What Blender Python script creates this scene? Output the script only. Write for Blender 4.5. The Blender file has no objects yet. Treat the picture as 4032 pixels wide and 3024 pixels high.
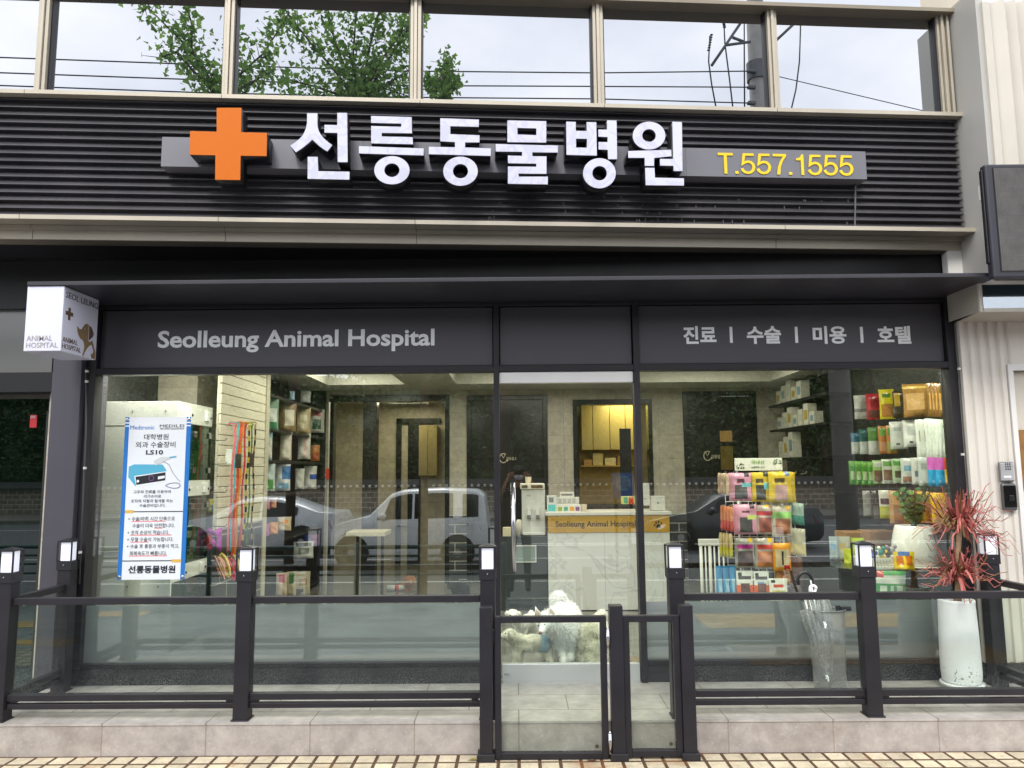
import bpy, bmesh, math, random
from mathutils import Vector, Matrix
R = math.radians
S = bpy.context.scene
COL = S.collection
random.seed(7)
# ------------------------------------------------------------------ camera
CAM = Vector((0, -5.3, 1.72))
F = 2950.0                                   # focal length in pixels of the 4032 px wide photograph
PSI, THE, ROL = R(0.3), R(6.6), 0.0079
fw = Vector((-math.sin(PSI)*math.cos(THE), math.cos(PSI)*math.cos(THE), math.sin(THE)))
r0 = Vector((math.cos(PSI), math.sin(PSI), 0)); u0 = r0.cross(fw)
rt = r0*math.cos(ROL) - u0*math.sin(ROL); up = u0*math.cos(ROL) + r0*math.sin(ROL)
cd = bpy.data.cameras.new('camera'); cam = bpy.data.objects.new('camera', cd); COL.objects.link(cam)
M3 = Matrix((rt, up, -fw)).transposed()
cam.matrix_world = Matrix.Translation(CAM) @ M3.to_4x4()
cd.sensor_width = 36; cd.lens = 36*F/4032; cd.clip_start = 0.05; cd.clip_end = 400
S.camera = cam
# ------------------------------------------------------------------ world, sun, exposure
SUN_EL, SUN_ROT = R(46), R(200)
W = bpy.data.worlds.new('World'); S.world = W; W.use_nodes = True
wn = W.node_tree; wn.nodes.clear()
def wN(t, **k):
    n = wn.nodes.new(t)
    for a, b in k.items(): setattr(n, a, b)
    return n
out = wN('ShaderNodeOutputWorld'); bg = wN('ShaderNodeBackground'); sky = wN('ShaderNodeTexSky')
sky.sky_type = 'NISHITA'; sky.sun_disc = False; sky.sun_elevation = SUN_EL; sky.sun_rotation = SUN_ROT
tc = wN('ShaderNodeTexCoord'); mp = wN('ShaderNodeMapping'); mp.inputs['Scale'].default_value = (1, 1, 2.2)
nz = wN('ShaderNodeTexNoise'); nz.inputs['Scale'].default_value = 2.3; nz.inputs['Detail'].default_value = 7; nz.inputs['Roughness'].default_value = .52
cr = wN('ShaderNodeValToRGB'); cr.color_ramp.elements[0].position = .33; cr.color_ramp.elements[1].position = .68
cr.color_ramp.elements[0].color = (6.3, 6.6, 7.3, 1); cr.color_ramp.elements[1].color = (9.8, 9.8, 10.0, 1)
mx = wN('ShaderNodeMixRGB'); mx.inputs[0].default_value = .93
wn.links.new(tc.outputs['Generated'], mp.inputs[0]); wn.links.new(mp.outputs[0], nz.inputs[0]); wn.links.new(nz.outputs['Fac'], cr.inputs[0])
wn.links.new(sky.outputs[0], mx.inputs[1]); wn.links.new(cr.outputs[0], mx.inputs[2]); wn.links.new(mx.outputs[0], bg.inputs[0])
bg.inputs[1].default_value = .128
wn.links.new(bg.outputs[0], out.inputs[0])
sl = bpy.data.lights.new('sun', 'SUN'); sl.energy = 1.3; sl.angle = R(16); sl.color = (1, .97, .92)
so = bpy.data.objects.new('sun', sl); COL.objects.link(so)
sd = Vector((math.sin(R(-12))*math.cos(SUN_EL), -math.cos(R(-12))*math.cos(SUN_EL), math.sin(SUN_EL)))   # towards the sun, behind the viewer
so.rotation_euler = sd.to_track_quat('Z', 'Y').to_euler(); so.location = (0, -8, 14)
sky.sun_rotation = math.atan2(sd.x, sd.y)
S.view_settings.view_transform = 'Standard'; S.view_settings.look = 'None'
S.view_settings.exposure = 0.95; S.view_settings.gamma = 1
S.render.engine = 'CYCLES'
S.cycles.use_denoising = True; S.cycles.max_bounces = 10; S.cycles.glossy_bounces = 5; S.cycles.transmission_bounces = 8
S.cycles.transparent_max_bounces = 24; S.cycles.diffuse_bounces = 4; S.cycles.sample_clamp_indirect = 6
S.cycles.caustics_reflective = False; S.cycles.caustics_refractive = False
# ------------------------------------------------------------------ pixel -> world helpers (real depth planes)
def ray(u, v):
    return (rt*((u-2016)/F) + up*((1512-v)/F) + fw).normalized()
def P(u, v, Y):
    d = ray(u, v); return CAM + d*((Y-CAM.y)/d.y)
def PZ(u, v, Z):
    d = ray(u, v); return CAM + d*((Z-CAM.z)/d.z)
def zc(v, Y, u=2016): return P(u, v, Y).z
def xc(u, v, Y): return P(u, v, Y).x
def refl(u, v, dist):                 # the point dist metres in front of the shop glass that mirrors at this pixel
    p = P(u, v, dist); return Vector((p.x, -p.y, p.z))
UA = R(4.1); UO = Vector((0, -0.30, 0)); UU = Vector((math.cos(UA), math.sin(UA), 0)); UN = Vector((math.sin(UA), -math.cos(UA), 0))
def UP(u, v, n):                      # upper facade, local (along, -out, up)
    d = ray(u, v); t = ((UO - CAM).dot(UN) + n)/d.dot(UN); p = CAM + d*t - UO
    return Vector((p.dot(UU), -n, p.z))
def UW(s, n, z): return UO + UU*s + UN*n + Vector((0, 0, z))
def urefl(u, v, t, n=-.06):           # point mirrored in the upper windows, t metres after the bounce
    d = ray(u, v); q = ((UO - CAM).dot(UN) + n)/d.dot(UN); h = CAM + d*q
    return h + (d - UN*2*d.dot(UN))*t
# ------------------------------------------------------------------ materials
def lin(c):
    r = []
    for x in c[:3]:
        x /= 255.
        r.append(x/12.92 if x <= .04045 else ((x+.055)/1.055)**2.4)
    return tuple(r)
MC = {}
def mat(col, rough=.5, metal=0, var=.08, sc=6., bump=0., bsc=60., spec=.5, coat=0., emit=0, alpha=None, sub=0):
    """plain procedural paint: base colour (sRGB 0-255) with a little noise, optional bump"""
    key = (tuple(col), rough, metal, var, sc, bump, bsc, spec, coat, emit)
    if key in MC: return MC[key]
    m = bpy.data.materials.new('paint'); m.use_nodes = True; t = m.node_tree; b = t.nodes['Principled BSDF']
    c = lin(col)
    b.inputs['Roughness'].default_value = rough; b.inputs['Metallic'].default_value = metal
    b.inputs['Specular IOR Level'].default_value = spec; b.inputs['Coat Weight'].default_value = coat
    if var > 0:
        tx = t.nodes.new('ShaderNodeTexCoord'); n = t.nodes.new('ShaderNodeTexNoise'); n.inputs['Scale'].default_value = sc
        n.inputs['Detail'].default_value = 6; t.links.new(tx.outputs['Object'], n.inputs['Vector'])
        rp = t.nodes.new('ShaderNodeValToRGB'); e = rp.color_ramp.elements; e[0].position = .3; e[1].position = .7
        e[0].color = (*[x*(1-var) for x in c], 1); e[1].color = (*[min(1, x*(1+var)) for x in c], 1)
        t.links.new(n.outputs['Fac'], rp.inputs[0]); t.links.new(rp.outputs[0], b.inputs['Base Color'])
        mr = t.nodes.new('ShaderNodeMapRange'); mr.inputs['To Min'].default_value = max(0, rough-.1); mr.inputs['To Max'].default_value = min(1, rough+.1)
        t.links.new(n.outputs['Fac'], mr.inputs[0]); t.links.new(mr.outputs[0], b.inputs['Roughness'])
    else: b.inputs['Base Color'].default_value = (*c, 1)
    if bump > 0:
        tx = t.nodes.new('ShaderNodeTexCoord'); n = t.nodes.new('ShaderNodeTexNoise'); n.inputs['Scale'].default_value = bsc; n.inputs['Detail'].default_value = 4
        t.links.new(tx.outputs['Object'], n.inputs['Vector'])
        bp = t.nodes.new('ShaderNodeBump'); bp.inputs['Strength'].default_value = bump; bp.inputs['Distance'].default_value = .01
        t.links.new(n.outputs['Fac'], bp.inputs['Height']); t.links.new(bp.outputs[0], b.inputs['Normal'])
    if emit:
        b.inputs['Emission Color'].default_value = (*c, 1); b.inputs['Emission Strength'].default_value = emit
    MC[key] = m; return m
def pane_mat(name, refl=.12, tint=(225, 238, 222), rough=0., dirt=0., haze=0.):
    """clear architectural glass: see-through with a fixed plus Fresnel mirror share"""
    m = bpy.data.materials.new(name); m.use_nodes = True; t = m.node_tree; t.nodes.clear()
    o = t.nodes.new('ShaderNodeOutputMaterial'); tr = t.nodes.new('ShaderNodeBsdfTransparent'); tr.inputs[0].default_value = (*lin(tint), 1)
    g = t.nodes.new('ShaderNodeBsdfGlossy'); g.inputs['Roughness'].default_value = rough; g.inputs[0].default_value = (.94, .97, 1, 1)
    lw = t.nodes.new('ShaderNodeLayerWeight'); lw.inputs['Blend'].default_value = .5
    pw = t.nodes.new('ShaderNodeMath'); pw.operation = 'POWER'; pw.inputs[1].default_value = 5; t.links.new(lw.outputs['Facing'], pw.inputs[0])
    ad = t.nodes.new('ShaderNodeMath'); ad.operation = 'MULTIPLY_ADD'; ad.inputs[1].default_value = .9-refl; ad.inputs[2].default_value = refl; ad.use_clamp = True
    t.links.new(pw.outputs[0], ad.inputs[0])
    mx = t.nodes.new('ShaderNodeMixShader'); t.links.new(ad.outputs[0], mx.inputs[0]); t.links.new(tr.outputs[0], mx.inputs[1]); t.links.new(g.outputs[0], mx.inputs[2])
    last = mx
    if haze > 0:
        d2 = t.nodes.new('ShaderNodeBsdfTranslucent'); d2.inputs[0].default_value = (.8, .8, .8, 1); d3 = t.nodes.new('ShaderNodeBsdfDiffuse'); d3.inputs[0].default_value = (.8, .8, .8, 1)
        h1 = t.nodes.new('ShaderNodeMixShader'); t.links.new(d2.outputs[0], h1.inputs[1]); t.links.new(d3.outputs[0], h1.inputs[2]); h2 = t.nodes.new('ShaderNodeMixShader'); h2.inputs[0].default_value = haze
        t.links.new(mx.outputs[0], h2.inputs[1]); t.links.new(h1.outputs[0], h2.inputs[2]); last = mx = h2
    if dirt > 0:                                  # rain drops and dried splashes, denser towards the foot of the pane
        tx = t.nodes.new('ShaderNodeTexCoord'); vo = t.nodes.new('ShaderNodeTexVoronoi'); vo.inputs['Scale'].default_value = 190; vo.inputs['Randomness'].default_value = 1
        t.links.new(tx.outputs['Object'], vo.inputs['Vector'])
        no = t.nodes.new('ShaderNodeTexNoise'); no.inputs['Scale'].default_value = 3.5; no.inputs['Detail'].default_value = 3; t.links.new(tx.outputs['Object'], no.inputs['Vector'])
        sx = t.nodes.new('ShaderNodeSeparateXYZ'); t.links.new(tx.outputs['Object'], sx.inputs[0])
        mz = t.nodes.new('ShaderNodeMapRange'); mz.inputs['From Min'].default_value = .62; mz.inputs['From Max'].default_value = .1; t.links.new(sx.outputs['Z'], mz.inputs[0])
        mu = t.nodes.new('ShaderNodeMath'); mu.operation = 'MULTIPLY'; t.links.new(mz.outputs[0], mu.inputs[0]); t.links.new(no.outputs['Fac'], mu.inputs[1])
        mu2 = t.nodes.new('ShaderNodeMath'); mu2.operation = 'MULTIPLY'; mu2.inputs[1].default_value = .45; t.links.new(mu.outputs[0], mu2.inputs[0])
        lt = t.nodes.new('ShaderNodeMath'); lt.operation = 'LESS_THAN'; t.links.new(vo.outputs['Distance'], lt.inputs[0]); t.links.new(mu2.outputs[0], lt.inputs[1])
        mu3 = t.nodes.new('ShaderNodeMath'); mu3.operation = 'MULTIPLY'; mu3.inputs[1].default_value = dirt; t.links.new(lt.outputs[0], mu3.inputs[0])
        df = t.nodes.new('ShaderNodeBsdfDiffuse'); df.inputs[0].default_value = (.62, .62, .6, 1)
        m2 = t.nodes.new('ShaderNodeMixShader'); t.links.new(mu3.outputs[0], m2.inputs[0]); t.links.new(mx.outputs[0], m2.inputs[1]); t.links.new(df.outputs[0], m2.inputs[2])
        last = m2
    t.links.new(last.outputs[0], o.inputs[0]); return m
def tile_mat(name, col, mortar, w, h, rough=.5, gap=.006, offs=.5, var=.12, bump=.4, speck=0, axes='XY', rot=0., wet=0., stain=None):
    """rectangular tiles in object space; axes say which object axes run along and across"""
    m = bpy.data.materials.new(name); m.use_nodes = True; t = m.node_tree; b = t.nodes['Principled BSDF']
    tx = t.nodes.new('ShaderNodeTexCoord'); sx = t.nodes.new('ShaderNodeSeparateXYZ'); t.links.new(tx.outputs['Object'], sx.inputs[0])
    cx = t.nodes.new('ShaderNodeCombineXYZ'); t.links.new(sx.outputs[axes[0]], cx.inputs[0]); t.links.new(sx.outputs[axes[1]], cx.inputs[1])
    mp = t.nodes.new('ShaderNodeMapping'); mp.inputs['Rotation'].default_value = (0, 0, rot); t.links.new(cx.outputs[0], mp.inputs[0])
    br = t.nodes.new('ShaderNodeTexBrick'); t.links.new(mp.outputs[0], br.inputs['Vector'])
    br.inputs['Scale'].default_value = 1; br.inputs['Brick Width'].default_value = w; br.inputs['Row Height'].default_value = h
    br.inputs['Mortar Size'].default_value = gap; br.inputs['Mortar Smooth'].default_value = .1; br.offset = offs; br.inputs['Bias'].default_value = 0
    c = lin(col); d = lin(mortar)
    br.inputs['Color1'].default_value = (*[x*(1-var) for x in c], 1); br.inputs['Color2'].default_value = (*[min(1, x*(1+var)) for x in c], 1); br.inputs['Mortar'].default_value = (*d, 1)
    n = t.nodes.new('ShaderNodeTexNoise'); n.inputs['Scale'].default_value = 9; n.inputs['Detail'].default_value = 9; n.inputs['Roughness'].default_value = .7
    t.links.new(tx.outputs['Object'], n.inputs['Vector'])
    mr = t.nodes.new('ShaderNodeMapRange'); mr.inputs['To Min'].default_value = .72; mr.inputs['To Max'].default_value = 1.25; mr.inputs['From Min'].default_value = .3; mr.inputs['From Max'].default_value = .7; t.links.new(n.outputs['Fac'], mr.inputs[0])
    mu = t.nodes.new('ShaderNodeMixRGB'); mu.blend_type = 'MULTIPLY'; mu.inputs[0].default_value = 1; t.links.new(br.outputs['Color'], mu.inputs[1]); t.links.new(mr.outputs[0], mu.inputs[2])
    last = mu.outputs[0]
    if speck:
        v = t.nodes.new('ShaderNodeTexNoise'); v.inputs['Scale'].default_value = 70; v.inputs['Detail'].default_value = 3; t.links.new(tx.outputs['Object'], v.inputs['Vector'])
        rp = t.nodes.new('ShaderNodeValToRGB'); rp.color_ramp.elements[0].position = .62; rp.color_ramp.elements[1].position = .72; t.links.new(v.outputs['Fac'], rp.inputs[0])
        mu2 = t.nodes.new('ShaderNodeMath'); mu2.operation = 'MULTIPLY'; mu2.inputs[1].default_value = abs(speck); t.links.new(rp.outputs[0], mu2.inputs[0])
        ms = t.nodes.new('ShaderNodeMixRGB'); t.links.new(mu2.outputs[0], ms.inputs[0]); t.links.new(last, ms.inputs[1])
        ms.inputs[2].default_value = (.8, .78, .75, 1) if speck > 0 else (*[x*.42 for x in c], 1); last = ms.outputs[0]
    if stain:                                     # rust and damp patches with ragged edges
        sn = t.nodes.new('ShaderNodeTexNoise'); sn.inputs['Scale'].default_value = stain[1]; sn.inputs['Detail'].default_value = 8; sn.inputs['Roughness'].default_value = .68; t.links.new(tx.outputs['Object'], sn.inputs['Vector'])
        sr = t.nodes.new('ShaderNodeMapRange'); sr.inputs['From Min'].default_value = .54; sr.inputs['From Max'].default_value = .70; sr.inputs['To Max'].default_value = stain[2]; t.links.new(sn.outputs['Fac'], sr.inputs[0])
        sm = t.nodes.new('ShaderNodeMixRGB'); t.links.new(sr.outputs[0], sm.inputs[0]); t.links.new(last, sm.inputs[1]); sm.inputs[2].default_value = (*lin(stain[0]), 1); last = sm.outputs[0]
    t.links.new(last, b.inputs['Base Color'])
    b.inputs['Roughness'].default_value = rough
    if wet:
        w_ = t.nodes.new('ShaderNodeTexNoise'); w_.inputs['Scale'].default_value = 1.7; w_.inputs['Detail'].default_value = 5; t.links.new(tx.outputs['Object'], w_.inputs['Vector'])
        wr = t.nodes.new('ShaderNodeMapRange'); wr.inputs['From Min'].default_value = .4; wr.inputs['From Max'].default_value = .62; wr.inputs['To Min'].default_value = rough; wr.inputs['To Max'].default_value = wet
        t.links.new(w_.outputs['Fac'], wr.inputs[0]); t.links.new(wr.outputs[0], b.inputs['Roughness'])
    if bump:
        ad = t.nodes.new('ShaderNodeMath'); ad.operation = 'MULTIPLY_ADD'; ad.inputs[1].default_value = -1; t.links.new(br.outputs['Fac'], ad.inputs[0])
        m3 = t.nodes.new('ShaderNodeMath'); m3.operation = 'MULTIPLY'; m3.inputs[1].default_value = .5; t.links.new(n.outputs['Fac'], m3.inputs[0]); t.links.new(m3.outputs[0], ad.inputs[2])
        bp = t.nodes.new('ShaderNodeBump'); bp.inputs['Strength'].default_value = bump; bp.inputs['Distance'].default_value = .006
        t.links.new(ad.outputs[0], bp.inputs['Height']); t.links.new(bp.outputs[0], b.inputs['Normal'])
    return m
CHAR = mat((38, 36, 40), .45, .0, .2, 4, .05, 300, spec=.35)
CHARD = mat((34, 33, 37), .35, .1, .15, 3)
BLACK = mat((18, 18, 20), .4, 0, .1)
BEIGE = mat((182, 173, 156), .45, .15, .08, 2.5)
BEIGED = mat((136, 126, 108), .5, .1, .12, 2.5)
WHITE = mat((222, 220, 216), .5, 0, .04, 3)
CHROME = mat((200, 200, 202), .2, 1, .03)
# ------------------------------------------------------------------ mesh builder
class MB:
    def __init__(s): s.v = []; s.f = []; s.m = []
    def add(s, vs, fs, mi=0):
        b = len(s.v); s.v += [tuple(x) for x in vs]
        for f in fs: s.f.append([b+i for i in f]); s.m.append(mi)
        return s
    def box(s, x0, x1, y0, y1, z0, z1, mi=0):
        x0, x1 = sorted((x0, x1)); y0, y1 = sorted((y0, y1)); z0, z1 = sorted((z0, z1))
        return s.add([(x0, y0, z0), (x1, y0, z0), (x1, y1, z0), (x0, y1, z0), (x0, y0, z1), (x1, y0, z1), (x1, y1, z1), (x0, y1, z1)],
              [(0, 3, 2, 1), (4, 5, 6, 7), (0, 1, 5, 4), (1, 2, 6, 5), (2, 3, 7, 6), (3, 0, 4, 7)], mi)
    def sweep(s, prof, x0, x1, mi=0, cap=True):          # prof: list of (y, z) closed, swept along x
        n = len(prof)
        s.add([(x0, a, b) for a, b in prof]+[(x1, a, b) for a, b in prof], [(i, (i+1) % n, n+(i+1) % n, n+i) for i in range(n)]+([tuple(range(n))[::-1], tuple(range(n, 2*n))] if cap else []), mi)
        return s
    def prism(s, poly, y0, y1, mi=0):                     # poly: (x, z)
        n = len(poly)
        return s.add([(a, y0, b) for a, b in poly]+[(a, y1, b) for a, b in poly], [(i, (i+1) % n, n+(i+1) % n, n+i) for i in range(n)]+[tuple(range(n))[::-1], tuple(range(n, 2*n))], mi)
    def prismz(s, poly, z0, z1, mi=0):                    # poly: (x, y)
        n = len(poly)
        return s.add([(a, b, z0) for a, b in poly]+[(a, b, z1) for a, b in poly], [(i, (i+1) % n, n+(i+1) % n, n+i) for i in range(n)]+[tuple(range(n))[::-1], tuple(range(n, 2*n))], mi)
    def tube(s, pts, r, n=8, mi=0, cap=True):
        pts = [Vector(p) for p in pts]; rr = r if isinstance(r, (list, tuple)) else [r]*len(pts)
        rings = []; prev = None
        for i, p in enumerate(pts):
            d = (pts[min(i+1, len(pts)-1)] - pts[max(i-1, 0)]).normalized()
            if prev is None:
                a = Vector((0, 0, 1)) if abs(d.z) < .9 else Vector((1, 0, 0)); x = d.cross(a).normalized()
            else: x = (prev - d*prev.dot(d)).normalized()
            prev = x; y = d.cross(x)
            rings.append([p + (x*math.cos(2*math.pi*k/n) + y*math.sin(2*math.pi*k/n))*rr[i] for k in range(n)])
        vs = [q for g in rings for q in g]; fs = []
        for i in range(len(pts)-1):
            for k in range(n): fs.append((i*n+k, i*n+(k+1) % n, (i+1)*n+(k+1) % n, (i+1)*n+k))
        if cap: fs += [tuple(range(n))[::-1], tuple(range((len(pts)-1)*n, len(pts)*n))]
        return s.add(vs, fs, mi)
    def lathe(s, prof, c=(0, 0, 0), n=24, mi=0):          # prof: (radius, z)
        vs = []; fs = []
        for r, z in prof:
            for k in range(n): vs.append((c[0]+r*math.cos(2*math.pi*k/n), c[1]+r*math.sin(2*math.pi*k/n), c[2]+z))
        for i in range(len(prof)-1):
            for k in range(n): fs.append((i*n+k, i*n+(k+1) % n, (i+1)*n+(k+1) % n, (i+1)*n+k))
        fs += [tuple(range(n))[::-1], tuple(range((len(prof)-1)*n, len(prof)*n))]
        return s.add(vs, fs, mi)
    def ball(s, c, r, n=10, mi=0):
        rx, ry, rz = r if isinstance(r, (tuple, list)) else (r, r, r)
        vs = []; fs = []; h = n//2+1
        for i in range(h+1):
            a = math.pi*i/h
            for k in range(n):
                b = 2*math.pi*k/n; vs.append((c[0]+rx*math.sin(a)*math.cos(b), c[1]+ry*math.sin(a)*math.sin(b), c[2]+rz*math.cos(a)))
        for i in range(h):
            for k in range(n): fs.append((i*n+k, (i+1)*n+k, (i+1)*n+(k+1) % n, i*n+(k+1) % n))
        return s.add(vs, fs, mi)
    def build(s, name, mats, parent=None, smooth=False, bevel=0, seg=2):
        me = bpy.data.meshes.new(name); me.from_pydata([tuple(v) for v in s.v], [], s.f)
        for m in (mats if isinstance(mats, (list, tuple)) else [mats]): me.materials.append(m)
        for p, i in zip(me.polygons, s.m): p.material_index = i; p.use_smooth = smooth
        bm = bmesh.new(); bm.from_mesh(me); bmesh.ops.remove_doubles(bm, verts=bm.verts, dist=1e-6); bmesh.ops.recalc_face_normals(bm, faces=bm.faces); bm.to_mesh(me); bm.free()
        return link(name, me, parent, bevel, seg)
def link(name, me, parent=None, bevel=0, seg=2):
    o = bpy.data.objects.new(name, me); COL.objects.link(o); me.name = name
    if parent: o.parent = parent
    if bevel:
        b = o.modifiers.new('bevel', 'BEVEL'); b.width = bevel; b.segments = seg; b.limit_method = 'ANGLE'; b.angle_limit = R(40)
    return o
def empty(name, loc=(0, 0, 0), rz=0):
    o = bpy.data.objects.new(name, None); COL.objects.link(o); o.location = loc; o.rotation_euler = (0, 0, rz); o.empty_display_size = .1; return o
def tag(o, label=None, cat=None, group=None, kind=None):
    if label: o['label'] = label
    if cat: o['category'] = cat
    if group: o['group'] = group
    if kind: o['kind'] = kind
    return o
def copy_tree(o, parent=None):
    c = o.copy(); COL.objects.link(c)
    if parent: c.parent = parent
    for ch in list(o.children): copy_tree(ch, c)
    return c
def glyphs(body, off=0., res=3, space=1.):
    c = bpy.data.curves.new('lettering', 'FONT'); c.body = body; c.offset = off; c.extrude = .5; c.resolution_u = res; c.space_character = space
    c.align_x = 'CENTER'
    o = bpy.data.objects.new('lettering', c); COL.objects.link(o); bpy.context.view_layer.update()
    me = bpy.data.meshes.new_from_object(o.evaluated_get(bpy.context.evaluated_depsgraph_get()))
    bpy.data.objects.remove(o); bpy.data.curves.remove(c); return me
def lettering(name, body, m, o, ux, uz, w, h, thick=.002, off=0., res=3, space=1., parent=None):
    """text mesh filling the rectangle with lower-left corner o, unit axes ux / uz, size w x h; h None keeps proportions"""
    me = glyphs(body, off, res, space)
    xs = [v.co.x for v in me.vertices]; ys = [v.co.y for v in me.vertices]
    x0, x1, y0, y1 = min(xs), max(xs), min(ys), max(ys); kx = w/(x1-x0); kz = (h/(y1-y0)) if h else kx
    ux = Vector(ux).normalized(); uz = Vector(uz).normalized(); nn = ux.cross(uz); o = Vector(o)
    for v in me.vertices:
        c = v.co; v.co = o + ux*((c.x-x0)*kx) + uz*((c.y-y0)*kz) + nn*((c.z+.5)*thick)
    me.materials.clear(); me.materials.append(m)
    return link(name, me, parent)
def shape2d(name, outlines, m, fn, d0, d1, parent=None, bevel=0):
    """closed outlines (even-odd filled) of 2-D points, extruded; fn(a, b, d) -> xyz"""
    c = bpy.data.curves.new(name, 'CURVE'); c.dimensions = '2D'; c.fill_mode = 'BOTH'; c.extrude = .5
    for pts in outlines:
        sp = c.splines.new('POLY'); sp.points.add(len(pts)-1); sp.use_cyclic_u = True
        for q, (a, b) in zip(sp.points, pts): q.co = (a/1000., -b/1000., 0, 1)
    o = bpy.data.objects.new(name, c); COL.objects.link(o); bpy.context.view_layer.update()
    me = bpy.data.meshes.new_from_object(o.evaluated_get(bpy.context.evaluated_depsgraph_get()))
    bpy.data.objects.remove(o); bpy.data.curves.remove(c)
    for v in me.vertices:
        k = v.co; v.co = fn(k.x*1000, -k.y*1000, d0 + (d1-d0)*(.5-k.z))
    me.materials.clear()
    for x in (m if isinstance(m, (list, tuple)) else [m]): me.materials.append(x)
    bm = bmesh.new(); bm.from_mesh(me); bmesh.ops.remove_doubles(bm, verts=bm.verts, dist=1e-5); bmesh.ops.recalc_face_normals(bm, faces=bm.faces); bm.to_mesh(me); bm.free()
    return link(name, me, parent, bevel)
def ell(cx, cy, rx, ry, n=36): return [(cx+rx*math.cos(2*math.pi*k/n), cy+ry*math.sin(2*math.pi*k/n)) for k in range(n)]
X, Yv, Z = Vector((1, 0, 0)), Vector((0, 1, 0)), Vector((0, 0, 1))
def leaf_mat(name, c1, c2, tr=.25):
    m = bpy.data.materials.new(name); m.use_nodes = True; t = m.node_tree; b = t.nodes['Principled BSDF']; b.inputs['Roughness'].default_value = .55
    g_ = t.nodes.new('ShaderNodeNewGeometry'); rp = t.nodes.new('ShaderNodeValToRGB'); e = rp.color_ramp.elements; e[0].color = (*lin(c1), 1); e[1].color = (*lin(c2), 1)
    t.links.new(g_.outputs['Random Per Island'], rp.inputs[0]); t.links.new(rp.outputs[0], b.inputs['Base Color'])
    tl_ = t.nodes.new('ShaderNodeBsdfTranslucent'); t.links.new(rp.outputs[0], tl_.inputs[0]); mx_ = t.nodes.new('ShaderNodeMixShader'); mx_.inputs[0].default_value = tr
    t.links.new(b.outputs[0], mx_.inputs[1]); t.links.new(tl_.outputs[0], mx_.inputs[2]); t.links.new(mx_.outputs[0], t.nodes['Material Output'].inputs[0]); return m
def rnd_dir(): 
    v = Vector((random.gauss(0, 1), random.gauss(0, 1), random.gauss(0, 1))); return v.normalized()
# ================================================================== setting: ground
PLZ = zc(2685, 0)                            # top of the raised shop platform
PLY = -0.80                                  # its front edge
G0 = zc(2972, PLY)                           # pavement level at its foot
beige_tile = tile_mat('split_stone_paving', (196, 184, 158), (80, 56, 38), .115, .115, .75, .010, 0, .14, .9, -.75, rot=R(0), stain=((146, 92, 40), 2.6, .6))
grey_pave = tile_mat('grey_pavers', (116, 119, 126), (70, 72, 76), .3, .15, .4, .006, .5, .12, .5, 0, rot=R(90), wet=.15)
g = MB().box(-40, 40, -4.2, 8.5, -.2, G0); g.add([(-40, -4.2, G0), (40, -4.2, G0), (40, -6.2, -.2), (-40, -6.2, -.2)], [(0, 1, 2, 3)]); tag(g.build('pavement', grey_pave), kind='structure')
g = MB().box(-14, 14, -1.42, PLY+.02, G0, G0+.004); tag(g.build('paved_strip', beige_tile), kind='structure')
asph = mat((78, 80, 84), .7, 0, .25, 14, .3, 120)
g = MB().box(-90, 90, -26, -6.35, -.6, -.35); tag(g.build('road', asph), kind='structure')
g = MB().box(-90, 90, -6.35, -6.2, -.6, -.19); tag(g.build('kerb', mat((150, 148, 144), .7, 0, .15, 6)), kind='structure')
g = MB().box(-90, 90, -26.2, -26, -.6, -.2); g.box(-90, 90, -60, -26.2, -.6, -.21); tag(g.build('far_pavement', mat((120, 116, 108), .8, 0, .2, 3)), kind='structure')
yl = tile_mat('tactile_paving', (206, 158, 62), (150, 110, 40), .3, .3, .6, .006, 0, .08, .6)
g = MB()
for x0, x1, a, b in ((1.95, 4.25, -3.35, -2.6), (-5.6, -4.2, -1.82, -1.62), (-5.6, -4.4, -2.75, -2.42), (-5.7, -4.3, -3.75, -3.45)): g.box(x0, x1, a, b, G0, G0+.0045)
tag(g.build('tactile_paving', yl), kind='structure')
wl = mat((205, 205, 200), .7, 0, .2, 8)
g = MB()
for y, wd in ((-6.75, .12), (-9.2, .12), (-16.0, .2), (-16.5, .2), (-22.5, .12)): g.box(-60, 60, y, y+wd, -.351, -.346)
for i in range(-8, 9): g.box(i*6, i*6+3, -12.9, -12.76, -.351, -.346)
tag(g.build('road_markings', wl), kind='structure')
# platform with tiled top and fascia
top_tile = tile_mat('platform_top_tile', (174, 168, 162), (122, 114, 106), .6, .3, .42, .004, .5, .05, .2, 0, stain=((128, 120, 110), 1.3, .5))
face_tile = tile_mat('platform_face_tile', (168, 160, 154), (146, 136, 126), .6, .6, .5, .004, 0, .05, .25, .35, axes='XZ', stain=((120, 106, 92), 1.6, .5))
pf = MB().box(-3.25, 4.6, PLY, .1, G0-.05, PLZ-.012, 1); pf.box(-3.26, 4.61, PLY-.006, .1, PLZ-.012, PLZ, 0)
tag(pf.build('platform', [top_tile, face_tile]), kind='structure')

# ================================================================== the office building (upper storey and flanks)
bld = empty('office_building', UO, UA)
tag(bld, 'grey office building with mirrored windows over black louvres and beige metal ledges', 'building')
SL = -4.6                                    # left end of what is built (outside the frame)
SE = UP(3750, 420, 0).x                      # right end of the windows and louvres
def lz(v, n, u=2016): return UP(u, v, n).z
z_lou_t, z_lou_b = lz(414, 0), lz(884, 0)
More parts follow.
